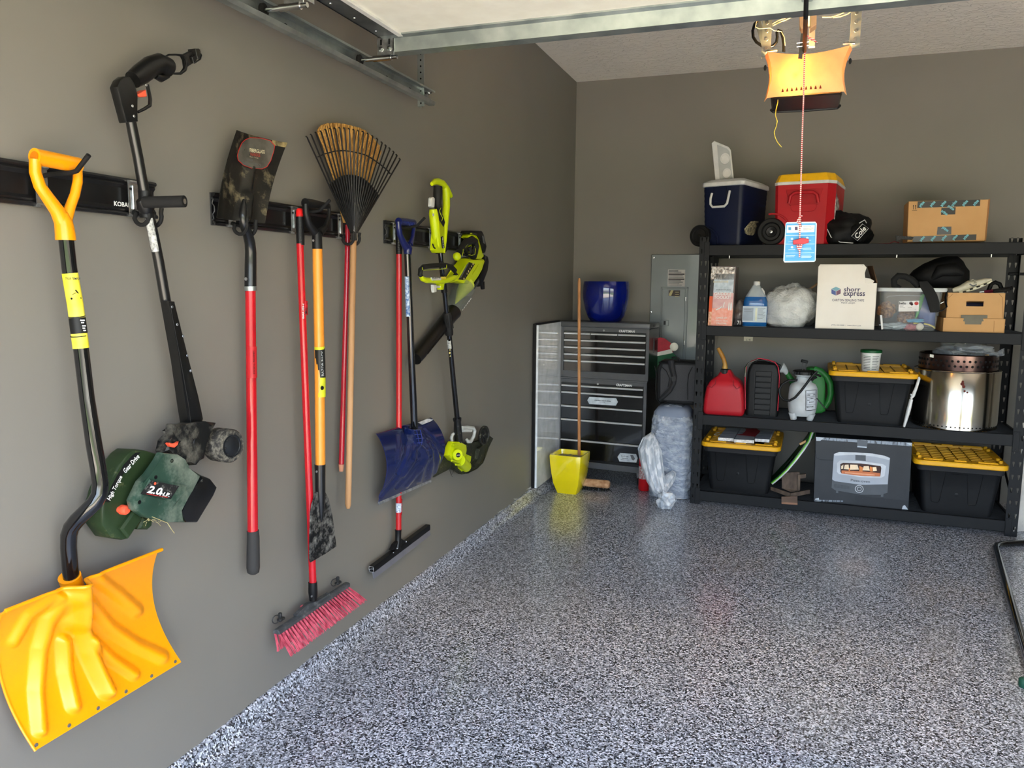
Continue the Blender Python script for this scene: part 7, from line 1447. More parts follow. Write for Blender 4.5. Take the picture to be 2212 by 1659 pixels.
# ribbed black battery case
u0, u1 = T5(722, 1000, .15).x, T5(1140, 1000, .15).x; H = T5(900, 350, .15).z-DK[1]
jc = thing('power_pack_case', 'upright ribbed black power pack case with a red cord looped over it', 'case', SH @ V(((u0+u1)/2, .24, DK[1])))
def jr_(k, kd, z, r=.025): return [V(((u0+u1)/2+x, .14+.09+y, DK[1]+z)) for x, y in rrect((u1-u0)*k, .20*kd, r, 4)]
new('case_body', G(SH).loft([jr_(.98, 1, 0.002), jr_(1, 1, .01), jr_(1, 1, H*.78), jr_(.93, 1, H*.86), jr_(.8, .95, H*.93), jr_(.55, .8, H*.95)]), mat('case_black', (19, 20, 21), 0.5, spec=.22), jc, smooth=35)
ua, ub = u0+(u1-u0)*.26, u0+(u1-u0)*.76
new('side_channel', G(SH).mm((ua-.006, .122, DK[1]+.004), (ua-.002, .132, DK[1]+H*.86)).mm((ub+.002, .122, DK[1]+.004), (ub+.006, .132, DK[1]+H*.86)), BLK, jc)
nr = 8
for k in range(nr):
    a, b = DK[1]+.008+(H*.82-.008)*k/nr, DK[1]+.008+(H*.82-.008)*(k+1)/nr
    new('front_rib', G(SH).mm((ua, .122, a+.002), (ub, .134, b-.002), bev=.003), mat('case_rib', (28, 29, 31), 0.5, spec=.22), jc)
new('carry_handle', G(SH).tube([V((u0+.02, .2, DK[1]+H*.86)), V((u0+.06, .19, DK[1]+H*.99)), V(((u0+u1)/2, .19, DK[1]+H)), V((u1-.05, .2, DK[1]+H*.96)), V((u1-.005, .21, DK[1]+H*.90))], .011, 10), BLK, jc)
cdm = mat('red_cord', (190, 40, 62), 0.5)
new('red_cord', G(SH).tube([T5(720, 980, .12), T5(714, 700, .12), T5(716, 520, .12), T5(740, 400, .13), T5(800, 360, .14), T5(890, 322, .15), T5(1020, 345, .15), T5(1100, 375, .14), T5(1140, 430, .13), T5(1158, 560, .12), T5(1150, 760, .12), T5(1135, 1000, .12)], .0035, 8), cdm, jc)
new('black_cord', G(SH).tube([T5(712, 560, .11), T5(718, 440, .11), T5(760, 385, .12), T5(880, 335, .14)], .005, 8), BLKG, jc)
# green watering can behind
WGR = mat('can_green', (40, 118, 50), 0.4, col2=(36, 108, 46), ns=5)
wc3 = thing('watering_can', 'green plastic watering can with white rose behind the sprayer', 'watering can', SH @ V((T5(1620, 1030, .3).x, .3, DK[1])))
ol = [(1500, 460), (1560, 445), (1620, 452), (1680, 480), (1720, 520), (1740, 600), (1750, 720), (1755, 1010), (1700, 1036), (1560, 1036), (1480, 1036), (1480, 700)]
g = G(SH); g.prism([V((T5(x, y, .25).x, .25, max(DK[1]+.002, T5(x, y, .25).z))) for x, y in ol], (0, .16, 0), bev=.02, seg=3); new('can_body', g, WGR, wc3, smooth=50)
new('can_handle', G(SH).tube([T5(x, y, .27) for x, y in ((1600, 462), (1690, 490), (1770, 560), (1815, 650), (1822, 780), (1795, 880), (1745, 955))], [.020, .020, .020, .020, .019, .018, .016], 12, flat=1.2), WGR, wc3, smooth=60)
new('can_spout', G(SH).tube([T5(1420, 760, .27), T5(1340, 640, .26), T5(1245, 500, .25)], [.034, .026, .018], 14), WGR, wc3, smooth=60)
new('rose', G(SH).tube([T5(1262, 530, .25), T5(1235, 490, .245), T5(1222, 470, .24), T5(1178, 448, .235), T5(1170, 444, .234)], [.015, .020, .026, .044, .042], 18), mat('rose_white', (196, 202, 204), 0.4), wc3, smooth=50)
# white tank sprayer
sp3 = thing('tank_sprayer', 'white tank sprayer with black cap and hose in front of the watering can', 'sprayer', SH @ V((T5(1455, 1050, .13).x, .13, DK[1])))
scx = T5(1455, 900, .13).x; sr = (T5(1642, 900, .13).x-T5(1265, 900, .13).x)/2; zz1 = T5(1455, 640, .13).z-DK[1]
TK = mat('tank_white', (206, 212, 216), 0.4, transl=.1)
new('tank', G(SH).lathe([(sr*.75, .028), (sr*.92, .05), (sr*1.0, .09), (sr*1.02, .14), (sr*.97, zz1-.035), (sr*.85, zz1-.008), (sr*.62, zz1+.004), (sr*.55, zz1+.012), (sr*.50, zz1+.045), (sr*.62, zz1+.055), (sr*.62, zz1+.064), (0, zz1+.064)], (scx, .13, DK[1]), seg=36), TK, sp3, smooth=45)
for a in (40, 140, 220, 320):
    ar = math.radians(a); new('foot', G(SH).tube([V((scx+sr*.82*math.cos(ar), .13+sr*.82*math.sin(ar), DK[1]+.052)), V((scx+sr*.70*math.cos(ar), .13+sr*.70*math.sin(ar), DK[1]+.001))], [.030, .022], 12), TK, sp3)
new('screw_cap', G(SH).lathe([(sr*.70, 0), (sr*.78, .004), (sr*.78, .022), (sr*.70, .030), (0, .032)], (scx, .13, DK[1]+zz1+.062), seg=36), BLK, sp3)
for k in range(24): a = k*math.pi/12; new('cap_rib', G(SH).box((scx+sr*.79*math.cos(a), .13+sr*.79*math.sin(a), DK[1]+zz1+.074), (.004, .004, .022)), BLK, sp3)
q = T5(1482, 365, .13)
new('pump_handle', G(SH).tube([V((q.x-.020, .12, q.z+.006)), V((q.x+.020, .14, q.z-.004))], .011, 10).tube([V((q.x-.012, .13, q.z)), V((q.x-.012, .13, DK[1]+zz1+.09))], .003, 6).tube([V((q.x+.012, .13, q.z-.004)), V((q.x+.012, .13, DK[1]+zz1+.09))], .003, 6), mat('pump_grey', (40, 42, 42), 0.4), sp3)
new('hose', G(SH).tube([T5(x, y, d) for x, y, d in ((1590, 590, .10), (1480, 590, .12), (1370, 605, .10), (1270, 610, .08), (1190, 660, .06), (1155, 730, .05), (1165, 810, .045), (1215, 862, .04), (1290, 868, .035), (1360, 830, .03), (1440, 740, .025), (1530, 620, .025), (1600, 530, .03), (1645, 490, .035))], .0085, 10), BLK, sp3, smooth=60)
new('trigger_valve', G(SH).tube([T5(1600, 520, .03), T5(1660, 540, .04), T5(1690, 555, .05)], .008, 8).tube([T5(1570, 610, .05), T5(1600, 580, .05), T5(1640, 560, .05)], .010, 8), BLK, sp3)
new('wand', G(SH).tube([T5(1640, 840, .05), T5(1748, 968, .05)], .004, 6), BLK, sp3)
def SPp(x, y, e=0.0): 
    q = S(*zm(x, y), .13-sr); dx = q.x-scx; return V((q.x, .13-math.sqrt(max(1e-6, (sr*1.025)**2-dx*dx))-e, q.z))
fr4 = [(1500, 738), (1632, 730), (1630, 1000), (1494, 998)]
g = G(SH); g.sheet([[SPp(fr4[0][0]+(fr4[1][0]-fr4[0][0])*i/6, 738+(998-738)*j/6, .0015) for j in range(7)] for i in range(7)], (0, .001, 0)); spl = new('label', g, mat('sprayer_label', (200, 206, 214), 0.5), sp3, smooth=60)
def fr_box(x0, y0, x1, y1, w_=.0012):
    P = [SPp(x0+(x1-x0)*k/6, y0, .003) for k in range(7)]+[SPp(x1, y0+(y1-y0)*k/4, .003) for k in range(1, 5)]+[SPp(x1+(x0-x1)*k/6, y1, .003) for k in range(1, 7)]+[SPp(x0, y1+(y0-y1)*k/4, .003) for k in range(1, 4)]
    new('label_frame', G(SH).tube(P, w_, 4, closed=True), INKK, spl)
fr_box(1500, 738, 1630, 998, .002); fr_box(1515, 780, 1628, 815, .0008); fr_box(1512, 828, 1628, 925, .0008)
def sx(s_, x, y, w_, h_):
    a, b = SH @ SPp(x-w_/2, y, .004), SH @ SPp(x+w_/2, y, .004); text(s_, (a+b)/2-V((0, .002, 0)), b-a, (0, 0, 1), (b-a).length, h_/5.978/FPX*depth(a), INKK, spl, bold=.03)
sx('CRAFTSMAN', 1570, 798, 100, 18); sx('1 Gallon', 1572, 845, 50, 14); sx('Polyethylene', 1572, 868, 105, 18); sx('Sprayer', 1572, 892, 64, 18); sx('MULTI-USE', 1555, 952, 76, 14)
new('label_block', G(SH).prism([SPp(1512, 940, .0022), SPp(1595, 940, .0022), SPp(1595, 964, .0022), SPp(1512, 964, .0022)], (0, .0005, 0)), INKG, spl, smooth=0)
# white tub on the tote
zn_ = zoom(1780, 720, 5.12)
def T6(x, y, d): q = S(*zn_(x, y), d); return V((q.x, d, q.z))
lidz = DK[1]+.335+.026
q = T6(517, 300, .26); tr_w = (T6(638, 200, .26).x-T6(398, 200, .26).x)/2
th_ = T6(517, 180, .26).z-lidz
tub = thing('white_tub', 'small white tub with dark green lid standing on the middle tote', 'tub', SH @ V((q.x, .26, lidz)))
new('tub_body', G(SH).lathe([(tr_w*.80, 0), (tr_w*.93, th_*.80), (tr_w*.98, th_*.84), (tr_w*.98, th_*.88), (0, th_*.88)], (q.x, .26, lidz), seg=30), mat('tub_white', (226, 228, 224), 0.45), tub, smooth=40)
new('tub_lid', G(SH).lathe([(tr_w*.98, th_*.86), (tr_w*1.02, th_*.87), (tr_w*1.02, th_*.97), (tr_w*.94, th_*1.0), (0, th_*.97)], (q.x, .26, lidz), seg=30), mat('dark_green_lid', (16, 84, 40), 0.4), tub, smooth=40)
for k in range(9):
    for sd in (-1, 1):
        z = lidz+th_*(.70-.075*k); a0_, a1_ = (-.9, -.1) if sd < 0 else (.1, .85-.1*(k % 3)); rr_ = tr_w*(.80+.13*(z-lidz)/(th_*.8))+.0008
        new('print_line', G(SH).sheet([[V((q.x+rr_*math.sin(a0_+(a1_-a0_)*i/4), .26-rr_*math.cos(a0_+(a1_-a0_)*i/4), z+e)) for e in (0, .0035)] for i in range(5)], (0, .0006, 0)), mat('green_print', (60, 110, 84), 0.5) if k == 0 and sd < 0 else INKG, tub)
# white caulk knife like tool leaning between tote and fire pit
wt3 = thing('white_paddle', 'white plastic paddle tool leaning between the middle tote and the steel fire pit', 'tool', SH @ T6(890, 1040, .03))
new('paddle', G(SH).tube([T6(884, 1035, .03), T6(905, 960, .035), T6(935, 850, .04), T6(965, 730, .05)], [.014, .020, .025, .022], 12, flat=.55), WHT, wt3, smooth=60)
new('paddle_handle', G(SH).tube([T6(960, 722, .05), T6(985, 690, .05), T6(1020, 600, .06), T6(1052, 500, .065), T6(1050, 480, .065)], [.012, .017, .014, .013, .008], 12, flat=.7).tube([T6(990, 700, .05), T6(955, 672, .045)], [.010, .004], 8), WHT, wt3, smooth=60)
# stainless smokeless fire pit
SSM = mat('stainless_wall', (196, 190, 178), 0.16, 1.0, col2=(184, 176, 162), ns=3, stretch=(1, 1, .1), bump=.04, bs=6)
fl_, fr2 = S(1969, 905, .25).x, S(2156, 905, .25).x; fcx, frr = (fl_+fr2)/2, (fr2-fl_)/2
fcd = SZ(2063, 933, DK[1]).y+frr+.02; fzt = S(2075, 805, fcd-frr).z-DK[1]
fp = thing('fire_pit', 'round stainless steel smokeless fire pit at the right of the middle shelf', 'fire pit', SH @ V((fcx, fcd, DK[1])))
new('outer_wall', G(SH).lathe([(frr*.97, .001), (frr, .006), (frr, fzt-.006), (frr*.985, fzt), (frr*.90, fzt+.002), (frr*.88, fzt-.01), (frr*.88, .03), (0, .03)], (fcx, fcd, DK[1]), seg=72, cap=True), SSM, fp, smooth=40)
new('seam_bead', G(SH).lathe([(frr*1.006, fzt-.004), (frr*1.012, fzt), (frr*1.006, fzt+.004)], (fcx, fcd, DK[1]), seg=72, cap=False), SSM, fp)
R2 = frr*.915; h0, h1 = fzt+.002, T6(1500, 215, fcd).z-DK[1]
BRN = mat('heat_tinted_steel', (120, 96, 90), 0.25, 1.0, col2=(52, 40, 40), ns=5)
new('flame_ring', G(SH).lathe([(R2, h0), (R2, h1-.006), (R2-.008, h1), (R2-.03, h1), (R2-.03, h1-.006), (R2-.006, h1-.01), (R2-.006, h0)], (fcx, fcd, DK[1]), seg=72, cap=False), BRN, fp, smooth=40)
HOL = mat('hole_dark', (4, 4, 4), 0.8)
for rw, z, n_, rad in ((0, h0+(h1-h0)*.62, 44, .0085), (1, h0+(h1-h0)*.32, 44, .0085)):
    for k in range(n_):
        a = 2*math.pi*(k+.5*rw)/n_
        if math.sin(a) > .25: continue
        o_ = V((fcx+R2*math.cos(a), fcd+R2*math.sin(a), DK[1]+z)); new('air_hole', G(SH).lathe([(rad, 0), (rad, .0012), (0, .0012)], o_, (math.cos(a), math.sin(a), 0), seg=10), HOL, fp)
for k in range(64):
    a = 2*math.pi*k/64
    if math.sin(a) > .2: continue
    new('vent_hole', G(SH).lathe([(.0052, 0), (.0052, .0012), (0, .0012)], V((fcx+frr*math.cos(a), fcd+frr*math.sin(a), DK[1]+.026)), (math.cos(a), math.sin(a), 0), seg=8), HOL, fp)
a = math.atan2(-.94, .02); rs = mat('rust_stain', (92, 34, 24), 0.7)
for (x, y, w_) in ((1530, 560, .012), (1545, 590, .010), (1555, 640, .007), (1585, 655, .006), (1535, 535, .008)):
    q = S(*zn_(x, y), fcd-frr); dx = (q.x-fcx)/frr; nrm = V((dx, -math.sqrt(max(.01, 1-dx*dx)), 0)); new('rust_spot', G(SH).lathe([(w_, 0), (w_*.8, .0008), (0, .0008)], V((fcx, fcd, q.z))+nrm*frr, nrm, seg=9), rs, fp)
cbg = thing('clear_bag', 'crinkled clear plastic bag heaped on top of the steel fire pit', 'bag', SH @ V((fcx, fcd, DK[1]+h1)))
FILM = mat('clear_film', (190, 196, 200), 0.08, alpha=.32, coat=1.0, crough=.04)
new('bag_film', blob(SH, (T6(1560, 240, fcd-.05).x, fcd-.05, DK[1]+h1+.012), (.155, .12, .075), 44, 30, amp=.5, fr=5, seed=21, wr=.12, wf=22), FILM, cbg, smooth=80)
new('bag_film', G(SH).sheet([[T6(1780+i*36, 255-i*15+(40+6*i)*j/3+6*math.sin(i*2+j), fcd-.10+.02*math.sin(i+j)) for j in range(4)] for i in range(7)], (0, .001, 0)), FILM, cbg, smooth=80)
new('dark_contents', blob(SH, (T6(1600, 255, fcd-.05).x, fcd-.04, DK[1]+h1+.004), (.10, .09, .03), amp=.6, seed=22, wr=.1), mat('dark_bits', (16, 18, 26), 0.3, coat=.8), cbg, smooth=60)
o = new('wood_chunk', G(SH).prism([T6(x, y, fcd-.16) for x, y in ((1785, 300), (1790, 240), (1820, 235), (1850, 275), (1872, 300))], (0, .03, 0), bev=.003), mat('chunk_tan', (196, 154, 104), 0.7)); tag(o, 'tan wood chunk in the fire pit ring beside the clear bag', 'wood')
o = new('paper_tag', G(SH).prism([T6(x, y, fcd-.17) for x, y in ((1172, 230), (1222, 240), (1222, 272), (1170, 262))], (0, .002, 0)), mat('tag_cream', (206, 204, 190), 0.6)); tag(o, 'small cream paper tag at the left rim of the fire pit', 'tag')
o = new('twig', G(SH).tube([T6(1200, 235, fcd-.16), T6(1270, 258, fcd-.16), T6(1350, 292, fcd-.15)], .005, 6), mat('twig_pink', (190, 150, 130), 0.7)); tag(o, 'thin pinkish stick lying in the fire pit ring', 'stick')

# ------------------------------------------------------------------ bottom tier
zo = zoom(1480, 900, 5.821)
def T7(x, y, d): q = S(*zo(x, y), d); return V((q.x, d, q.z))
def L7(x, y, z, dz=0): q = SZ(*zo(x, y), z); return V((q.x, q.y, z+dz))
sgn_z = DK[0]+.335+.042
sg = thing('slat_sign', 'grey weathered slat sign with red paint lying on the left bottom tote', 'sign', SH @ L7(760, 250, sgn_z))
GWD = mat('grey_washed_wood', (168, 172, 178), 0.75, col2=(128, 134, 142), ns=30, stretch=(.25, 1, 1), bump=.4, bs=90); RWD = mat('red_painted_wood', (150, 22, 34), 0.6, col2=(130, 18, 30), ns=30)
END = mat('pale_sawn_end', (236, 236, 236), 0.8, col2=(200, 196, 190), ns=60)
for (f0x, f1x, b0x, b1x, yb, yf) in ((415, 612, 520, 700, 135, 262), (616, 865, 704, 900, 145, 285), (878, 1060, 905, 1125, 150, 275)):
    fl2, fr3 = L7(f0x, yf, sgn_z+.022), L7(f1x, yf+12, sgn_z+.022); bl2, br2 = L7(b0x, yb, sgn_z+.022), L7(b1x, yb+5, sgn_z+.022)
    sl = new('slat', G(SH).prism([fl2, fr3, br2, bl2], (0, 0, -.024), bev=.001), GWD, sg, smooth=0)
    new('slat_end', G(SH).prism([fl2+V((0, -.001, -.001)), fr3+V((0, -.001, -.001)), fr3+V((0, -.001, -.023)), fl2+V((0, -.001, -.023))], (0, .0015, 0)), END, sl, smooth=0)
red = [(640, 225), (720, 215), (745, 195), (770, 165), (750, 150), (900, 150), (945, 180), (930, 205), (905, 225), (880, 252), (790, 240), (700, 232)]
new('painted_shape', G(SH).prism([L7(x, y, sgn_z+.0232) for x, y in red], (0, 0, -.0008)), RWD, sg, smooth=0)
new('batten', G(SH).prism([L7(x, y, sgn_z-.002) for x, y in ((870, 325), (1000, 330), (990, 345), (872, 340))], (0, .25, 0)), mat('raw_batten', (170, 130, 96), 0.8), sg, smooth=0)
new('twine', G(SH).tube([L7(430, 205, sgn_z, .004), L7(385, 215, sgn_z, .004), L7(365, 232, sgn_z, .004), L7(400, 240, sgn_z, .004), L7(440, 232, sgn_z, .006)], .0025, 6), mat('twine', (200, 200, 190), 0.8), sg)
# curved green board
gbd = thing('curved_board', 'thin green topped board with lime and white edges leaning by the black box', 'board', SH @ L7(1110, 880, DK[0]))
cv = [(1095, 880), (1180, 800), (1290, 690), (1400, 560), (1500, 430), (1570, 330), (1615, 220)]
for k, (nm, m2, th0, th1) in enumerate((('deck_skin', mat('board_green', (22, 78, 34), 0.4, col2=(14, 40, 22), ns=9, dirt=((150, 30, 24), 6, .62, .64)), .016, .024), ('lime_core', mat('board_lime', (124, 206, 52), 0.5), .009, .016), ('white_base', mat('board_white', (206, 210, 212), 0.45), 0, .009))):
    P = [T7(x, y, .10) for x, y in cv]; P[0].z = max(P[0].z, DK[0]+.006); rows = []; T_ = []
    for i, p in enumerate(P):
        t = (P[min(i+1, 6)]-P[max(i-1, 0)]).normalized(); n_ = V((-t.z, 0, t.x)); w_ = .16*math.sin(math.pi*(.12+.80*i/6))**.5
        rows.append([V((p.x, .10+.16+y*w_, p.z))+n_*th0-V((0.0, 0, 0))+V((.04*abs(y)**2*0, 0, 0)) for y in (-1, -.6, 0, .6, 1)]); T_.append(n_*(th1-th0))
    new(nm, G(SH).sheet(rows, lambda i, j: T_[i]), m2, gbd, smooth=50)
new('dark_graphic', G(SH).sheet([[T7(x, y, .13)+V((-.026, 0, .012)), T7(x, y, .24)+V((-.026, 0, .012))] for x, y in ((1290, 660), (1350, 590), (1400, 530))], (-.001, 0, 0)), mat('graphic_black', (16, 18, 18), .5), gbd)
o = new('leaf_garland', G(SH).tube([T7(1490, 350, .2), T7(1540, 300, .18), T7(1600, 250, .2), T7(1625, 205, .2)], [.02, .03, .03, .012], 8, flat=.5), mat('garland_green', (20, 74, 36), .6, col2=(50, 104, 50), ns=40)); tag(o, 'dark green garland tucked above the curved board', 'garland')
o = new('wood_scrap', G(SH).box(T7(1480, 325, .15), (.05, .03, .016), Matrix.Rotation(-.6, 3, 'Y'), bev=.002), mat('chunk_tan', (196, 154, 104), 0.7)); tag(o, 'small tan wood scrap stuck on the garland above the board', 'wood')
# wooden stand
WDK = mat('aged_timber', (96, 82, 70), 0.75, col2=(70, 58, 50), ns=24, stretch=(1, 1, .3), bump=.4, bs=90)
wst = thing('wooden_stand', 'small weathered wooden stand on the bottom shelf beside the curved board', 'stand', SH @ V((T7(1320, 1000, .05).x, .08, DK[0])))
new('front_rail', G(SH).prism([T7(1075, 885, .10), T7(1328, 965, .01), T7(1328, 1018, .01), T7(1075, 925, .10)], (0, .018, 0), bev=.001), WDK, wst, smooth=0)
new('front_rail', G(SH).prism([T7(1328, 965, .01), T7(1570, 920, .06), T7(1570, 968, .06), T7(1328, 1018, .01)], (0, .018, 0), bev=.001), WDK, wst, smooth=0)
new('upright_board', G(SH).prism([T7(1215, 700, .14), T7(1440, 700, .14), T7(1440, 930, .10), T7(1330, 950, .08), T7(1215, 900, .10)], (0, .022, 0), bev=.001), WDK, wst, smooth=0)
new('side_post', G(SH).prism([T7(1415, 730, .12), T7(1450, 730, .12), T7(1445, 925, .09), T7(1415, 935, .09)], (0, .03, 0), bev=.001), WDK, wst, smooth=0)
new('top_block', G(SH).prism([T7(1440, 730, .12), T7(1520, 722, .12), T7(1520, 770, .12), T7(1450, 780, .12)], (0, .03, 0), bev=.001), WDK, wst, smooth=0)
new('base_plank', G(SH).prism([T7(1210, 1010, -.012), T7(1412, 1000, -.012), T7(1412, 1108, -.012), T7(1212, 1096, -.012)], (0, .014, 0), bev=.001), mat('base_timber', (104, 84, 70), 0.75, col2=(84, 66, 56), ns=24, stretch=(.3, 1, 1)), wst, smooth=0)
new('sawn_edge', G(SH).prism([T7(1212, 1075, -.0125), T7(1412, 1086, -.0125), T7(1412, 1110, -.0125), T7(1212, 1098, -.0125)], (0, .001, 0)), mat('sawn_edge', (140, 104, 82), 0.8), wst, smooth=0)
# black carton with oven picture
zp = zoom(1740, 900, 4.686)
def T8(x, y, d=.035): q = S(*zp(x, y), d); return V((q.x, d, max(q.z, DK[0])))
bxo = thing('oven_carton', 'scuffed black carton printed with a pizza oven on the bottom shelf', 'box', SH @ V((T8(560, 900).x, .2, DK[0])))
BBX = mat('black_board', (24, 27, 32), 0.5, col2=(32, 35, 40), ns=6, dirt=((130, 136, 144), 40, .72, .80), coat=.15, crough=.3)
FB = [T8(80, 862), T8(1042, 945), T8(1082, 260), T8(104, 200)]
bxb = new('carton', G(SH).prism(FB, (0, .42, 0), bev=.002), BBX, bxo, smooth=0)
SC = mat('scuffed_tape', (120, 128, 138), 0.25, coat=.6, col2=(30, 33, 38), ns=34, nmin=.5, nmax=.6, stretch=(3, 1, .4))
def PF(pts, m2, nm, k=1, par=None): return new(nm, G(SH).prism([T8(x, y, .035-.0008*k) for x, y in pts], (0, .0006, 0)), m2, par or bxb, smooth=0)
PF([(110, 208), (1078, 266), (1074, 300), (108, 232)], SC, 'scuffed_edge'); PF([(104, 205), (190, 212), (150, 245), (110, 245)], mat('torn_tape', (170, 178, 186), .2, coat=.8), 'torn_tape', 2)
PF([(1010, 262), (1080, 266), (1074, 300), (1050, 285)], mat('torn_tape', (170, 178, 186), .2, coat=.8), 'torn_tape', 2); PF([(100, 830), (135, 822), (140, 858), (90, 860)], mat('torn_tape', (170, 178, 186), .2, coat=.8), 'torn_tape', 2)
PF([(985, 905), (1005, 895), (1040, 942), (975, 938)], mat('torn_tape', (170, 178, 186), .2, coat=.8), 'torn_tape', 2)
PF([(525, 236), (632, 244), (618, 316), (524, 308)], mat('strap_tape', (52, 56, 62), .3, coat=.5), 'tape_patch', 2); PF([(525, 296), (622, 304), (618, 318), (524, 310)], mat('torn_tape', (170, 178, 186), .2, coat=.8), 'torn_tape', 3)
PF([(90, 840), (380, 850), (380, 862), (90, 862)], SC, 'scuffed_edge', 2); PF([(500, 800), (1040, 850), (1040, 942), (500, 902)], mat('scratched_black', (30, 33, 38), .45, dirt=((150, 156, 164), 60, .66, .78)), 'scuffed_panel', 1)
SV1 = mat('print_silver', (158, 164, 174), .4, col2=(176, 182, 192), ns=4); SV2 = mat('print_silver_light', (206, 210, 216), .4); SV3 = mat('print_grey', (84, 88, 94), .4); SV4 = mat('print_dark', (50, 53, 58), .45)
PF([(288, 378), (340, 358), (500, 362), (680, 374), (800, 396), (856, 418), (840, 590), (832, 690), (560, 690), (272, 650), (270, 630)], SV1, 'oven_print', 2)
PF([(340, 358), (500, 362), (680, 374), (800, 396), (852, 420), (850, 440), (700, 405), (500, 385), (300, 395), (288, 380)], SV2, 'oven_print', 3); PF([(505, 388), (610, 392), (610, 450), (505, 440)], SV3, 'oven_print', 4)
PF([(270, 636), (300, 655), (560, 690), (835, 685), (830, 770), (760, 792), (560, 790), (300, 745), (264, 720)], SV3, 'oven_print', 4)
PF([(318, 470), (350, 442), (560, 450), (780, 480), (815, 500), (800, 600), (760, 622), (560, 612), (340, 582), (318, 560)], SV2, 'oven_print', 5)
win = PF([(352, 480), (380, 468), (560, 474), (760, 500), (768, 520), (758, 600), (560, 590), (365, 574), (354, 560)], mat('oven_dark', (62, 34, 26), .5), 'oven_window', 6)
PF([(365, 545), (560, 552), (755, 572), (755, 606), (560, 600), (365, 576)], mat('print_copper', (206, 118, 74), .5), 'oven_print', 7); PF([(400, 560), (700, 585), (700, 598), (400, 574)], mat('print_copper_light', (230, 160, 120), .5), 'oven_print', 8)
GLO = mat('print_glow', (252, 226, 190), .5); GL2 = mat('print_orange', (224, 134, 70), .5)
for pts in ([(398, 488), (436, 486), (440, 535), (388, 530)], [(452, 486), (526, 488), (540, 536), (450, 538)], [(590, 502), (640, 500), (650, 546), (578, 544)], [(680, 512), (716, 510), (722, 548), (684, 552)], [(362, 500), (384, 486), (380, 526), (362, 530)]): PF(pts, GLO, 'oven_glow', 8)
for pts in ([(440, 520), (450, 520), (450, 560), (436, 555)], [(652, 505), (678, 512), (680, 560), (650, 552)], [(546, 500), (584, 515), (576, 556), (545, 552)]): PF(pts, GL2, 'oven_glow', 8)
for pts in ([(310, 742), (332, 745), (332, 775), (308, 772)], [(764, 786), (790, 782), (788, 812), (762, 812)]): PF(pts, SV3, 'oven_print', 5)
q = T8(544, 732, .030); new('dial_print', G(SH).lathe([(.028, 0), (.028, .0005), (.024, .0005), (.024, 0)], q, (0, -1, 0), seg=24, cap=False).lathe([(.015, 0), (.015, .0005), (.012, .0005), (.012, 0)], q, (0, -1, 0), seg=20, cap=False), SV2, bxb)
for r_ in range(3):
    for k in range(14): PF([(290+12*k, 684+12*r_+1.6*k), (296+12*k, 684+12*r_+1.6*k), (296+12*k, 690+12*r_+1.6*k), (290+12*k, 690+12*r_+1.6*k)], SV4, 'vent_print', 5)
text('Pizza oven', SH @ T8(555, 650, .029), Xs, Us, .125, .018, SV3, bxb)
new('crease', G(SH).tube([T8(104, 210, .034), T8(100, 330, .034), T8(112, 415, .034), T8(150, 436, .034), T8(280, 440, .034)], .0012, 5), SV4, bxb)

# ================================================================== between tool cabinet and shelving
# santa hat cut-out (plain stand-in, only the hat and a plain green board show)
hy = 6.52
def HB(x, y, d=hy): return at(*ze5(x, y), 'y', d)
ht3 = thing('santa_hat_cutout', 'painted plywood red Santa hat cut-out behind the black backpack', 'decoration', HB(180, 1120))
new('green_board', G().prism([HB(*p) for p in ((60, 1060), (150, 1085), (320, 1060), (352, 1085), (375, 1130), (370, 1300), (60, 1300))], (0, .012, 0)), mat('painted_green', (26, 88, 52), .6, col2=(22, 78, 46), ns=12), ht3, smooth=0)
new('hat_red', G().prism([HB(x, y, hy-.006) for x, y in ((60, 1030), (75, 960), (150, 930), (200, 912), (250, 925), (300, 965), (325, 1000), (322, 1050), (140, 1068))], (0, .014, 0)), mat('painted_red', (158, 26, 42), .55, col2=(140, 20, 36), ns=40), ht3, smooth=0)
new('hat_brim', G().prism([HB(x, y, hy-.010) for x, y in ((60, 1035), (145, 1060), (310, 1020), (318, 1060), (150, 1092), (60, 1070))], (0, .014, 0)), mat('painted_cream', (214, 210, 196), .6), ht3, smooth=0)
new('pompom', G().lathe([(.034, 0), (.034, .010), (.030, .013), (0, .013)], HB(333, 1000, hy-.004), (0, -1, 0), seg=24), mat('painted_cream', (214, 210, 196), .6), ht3)
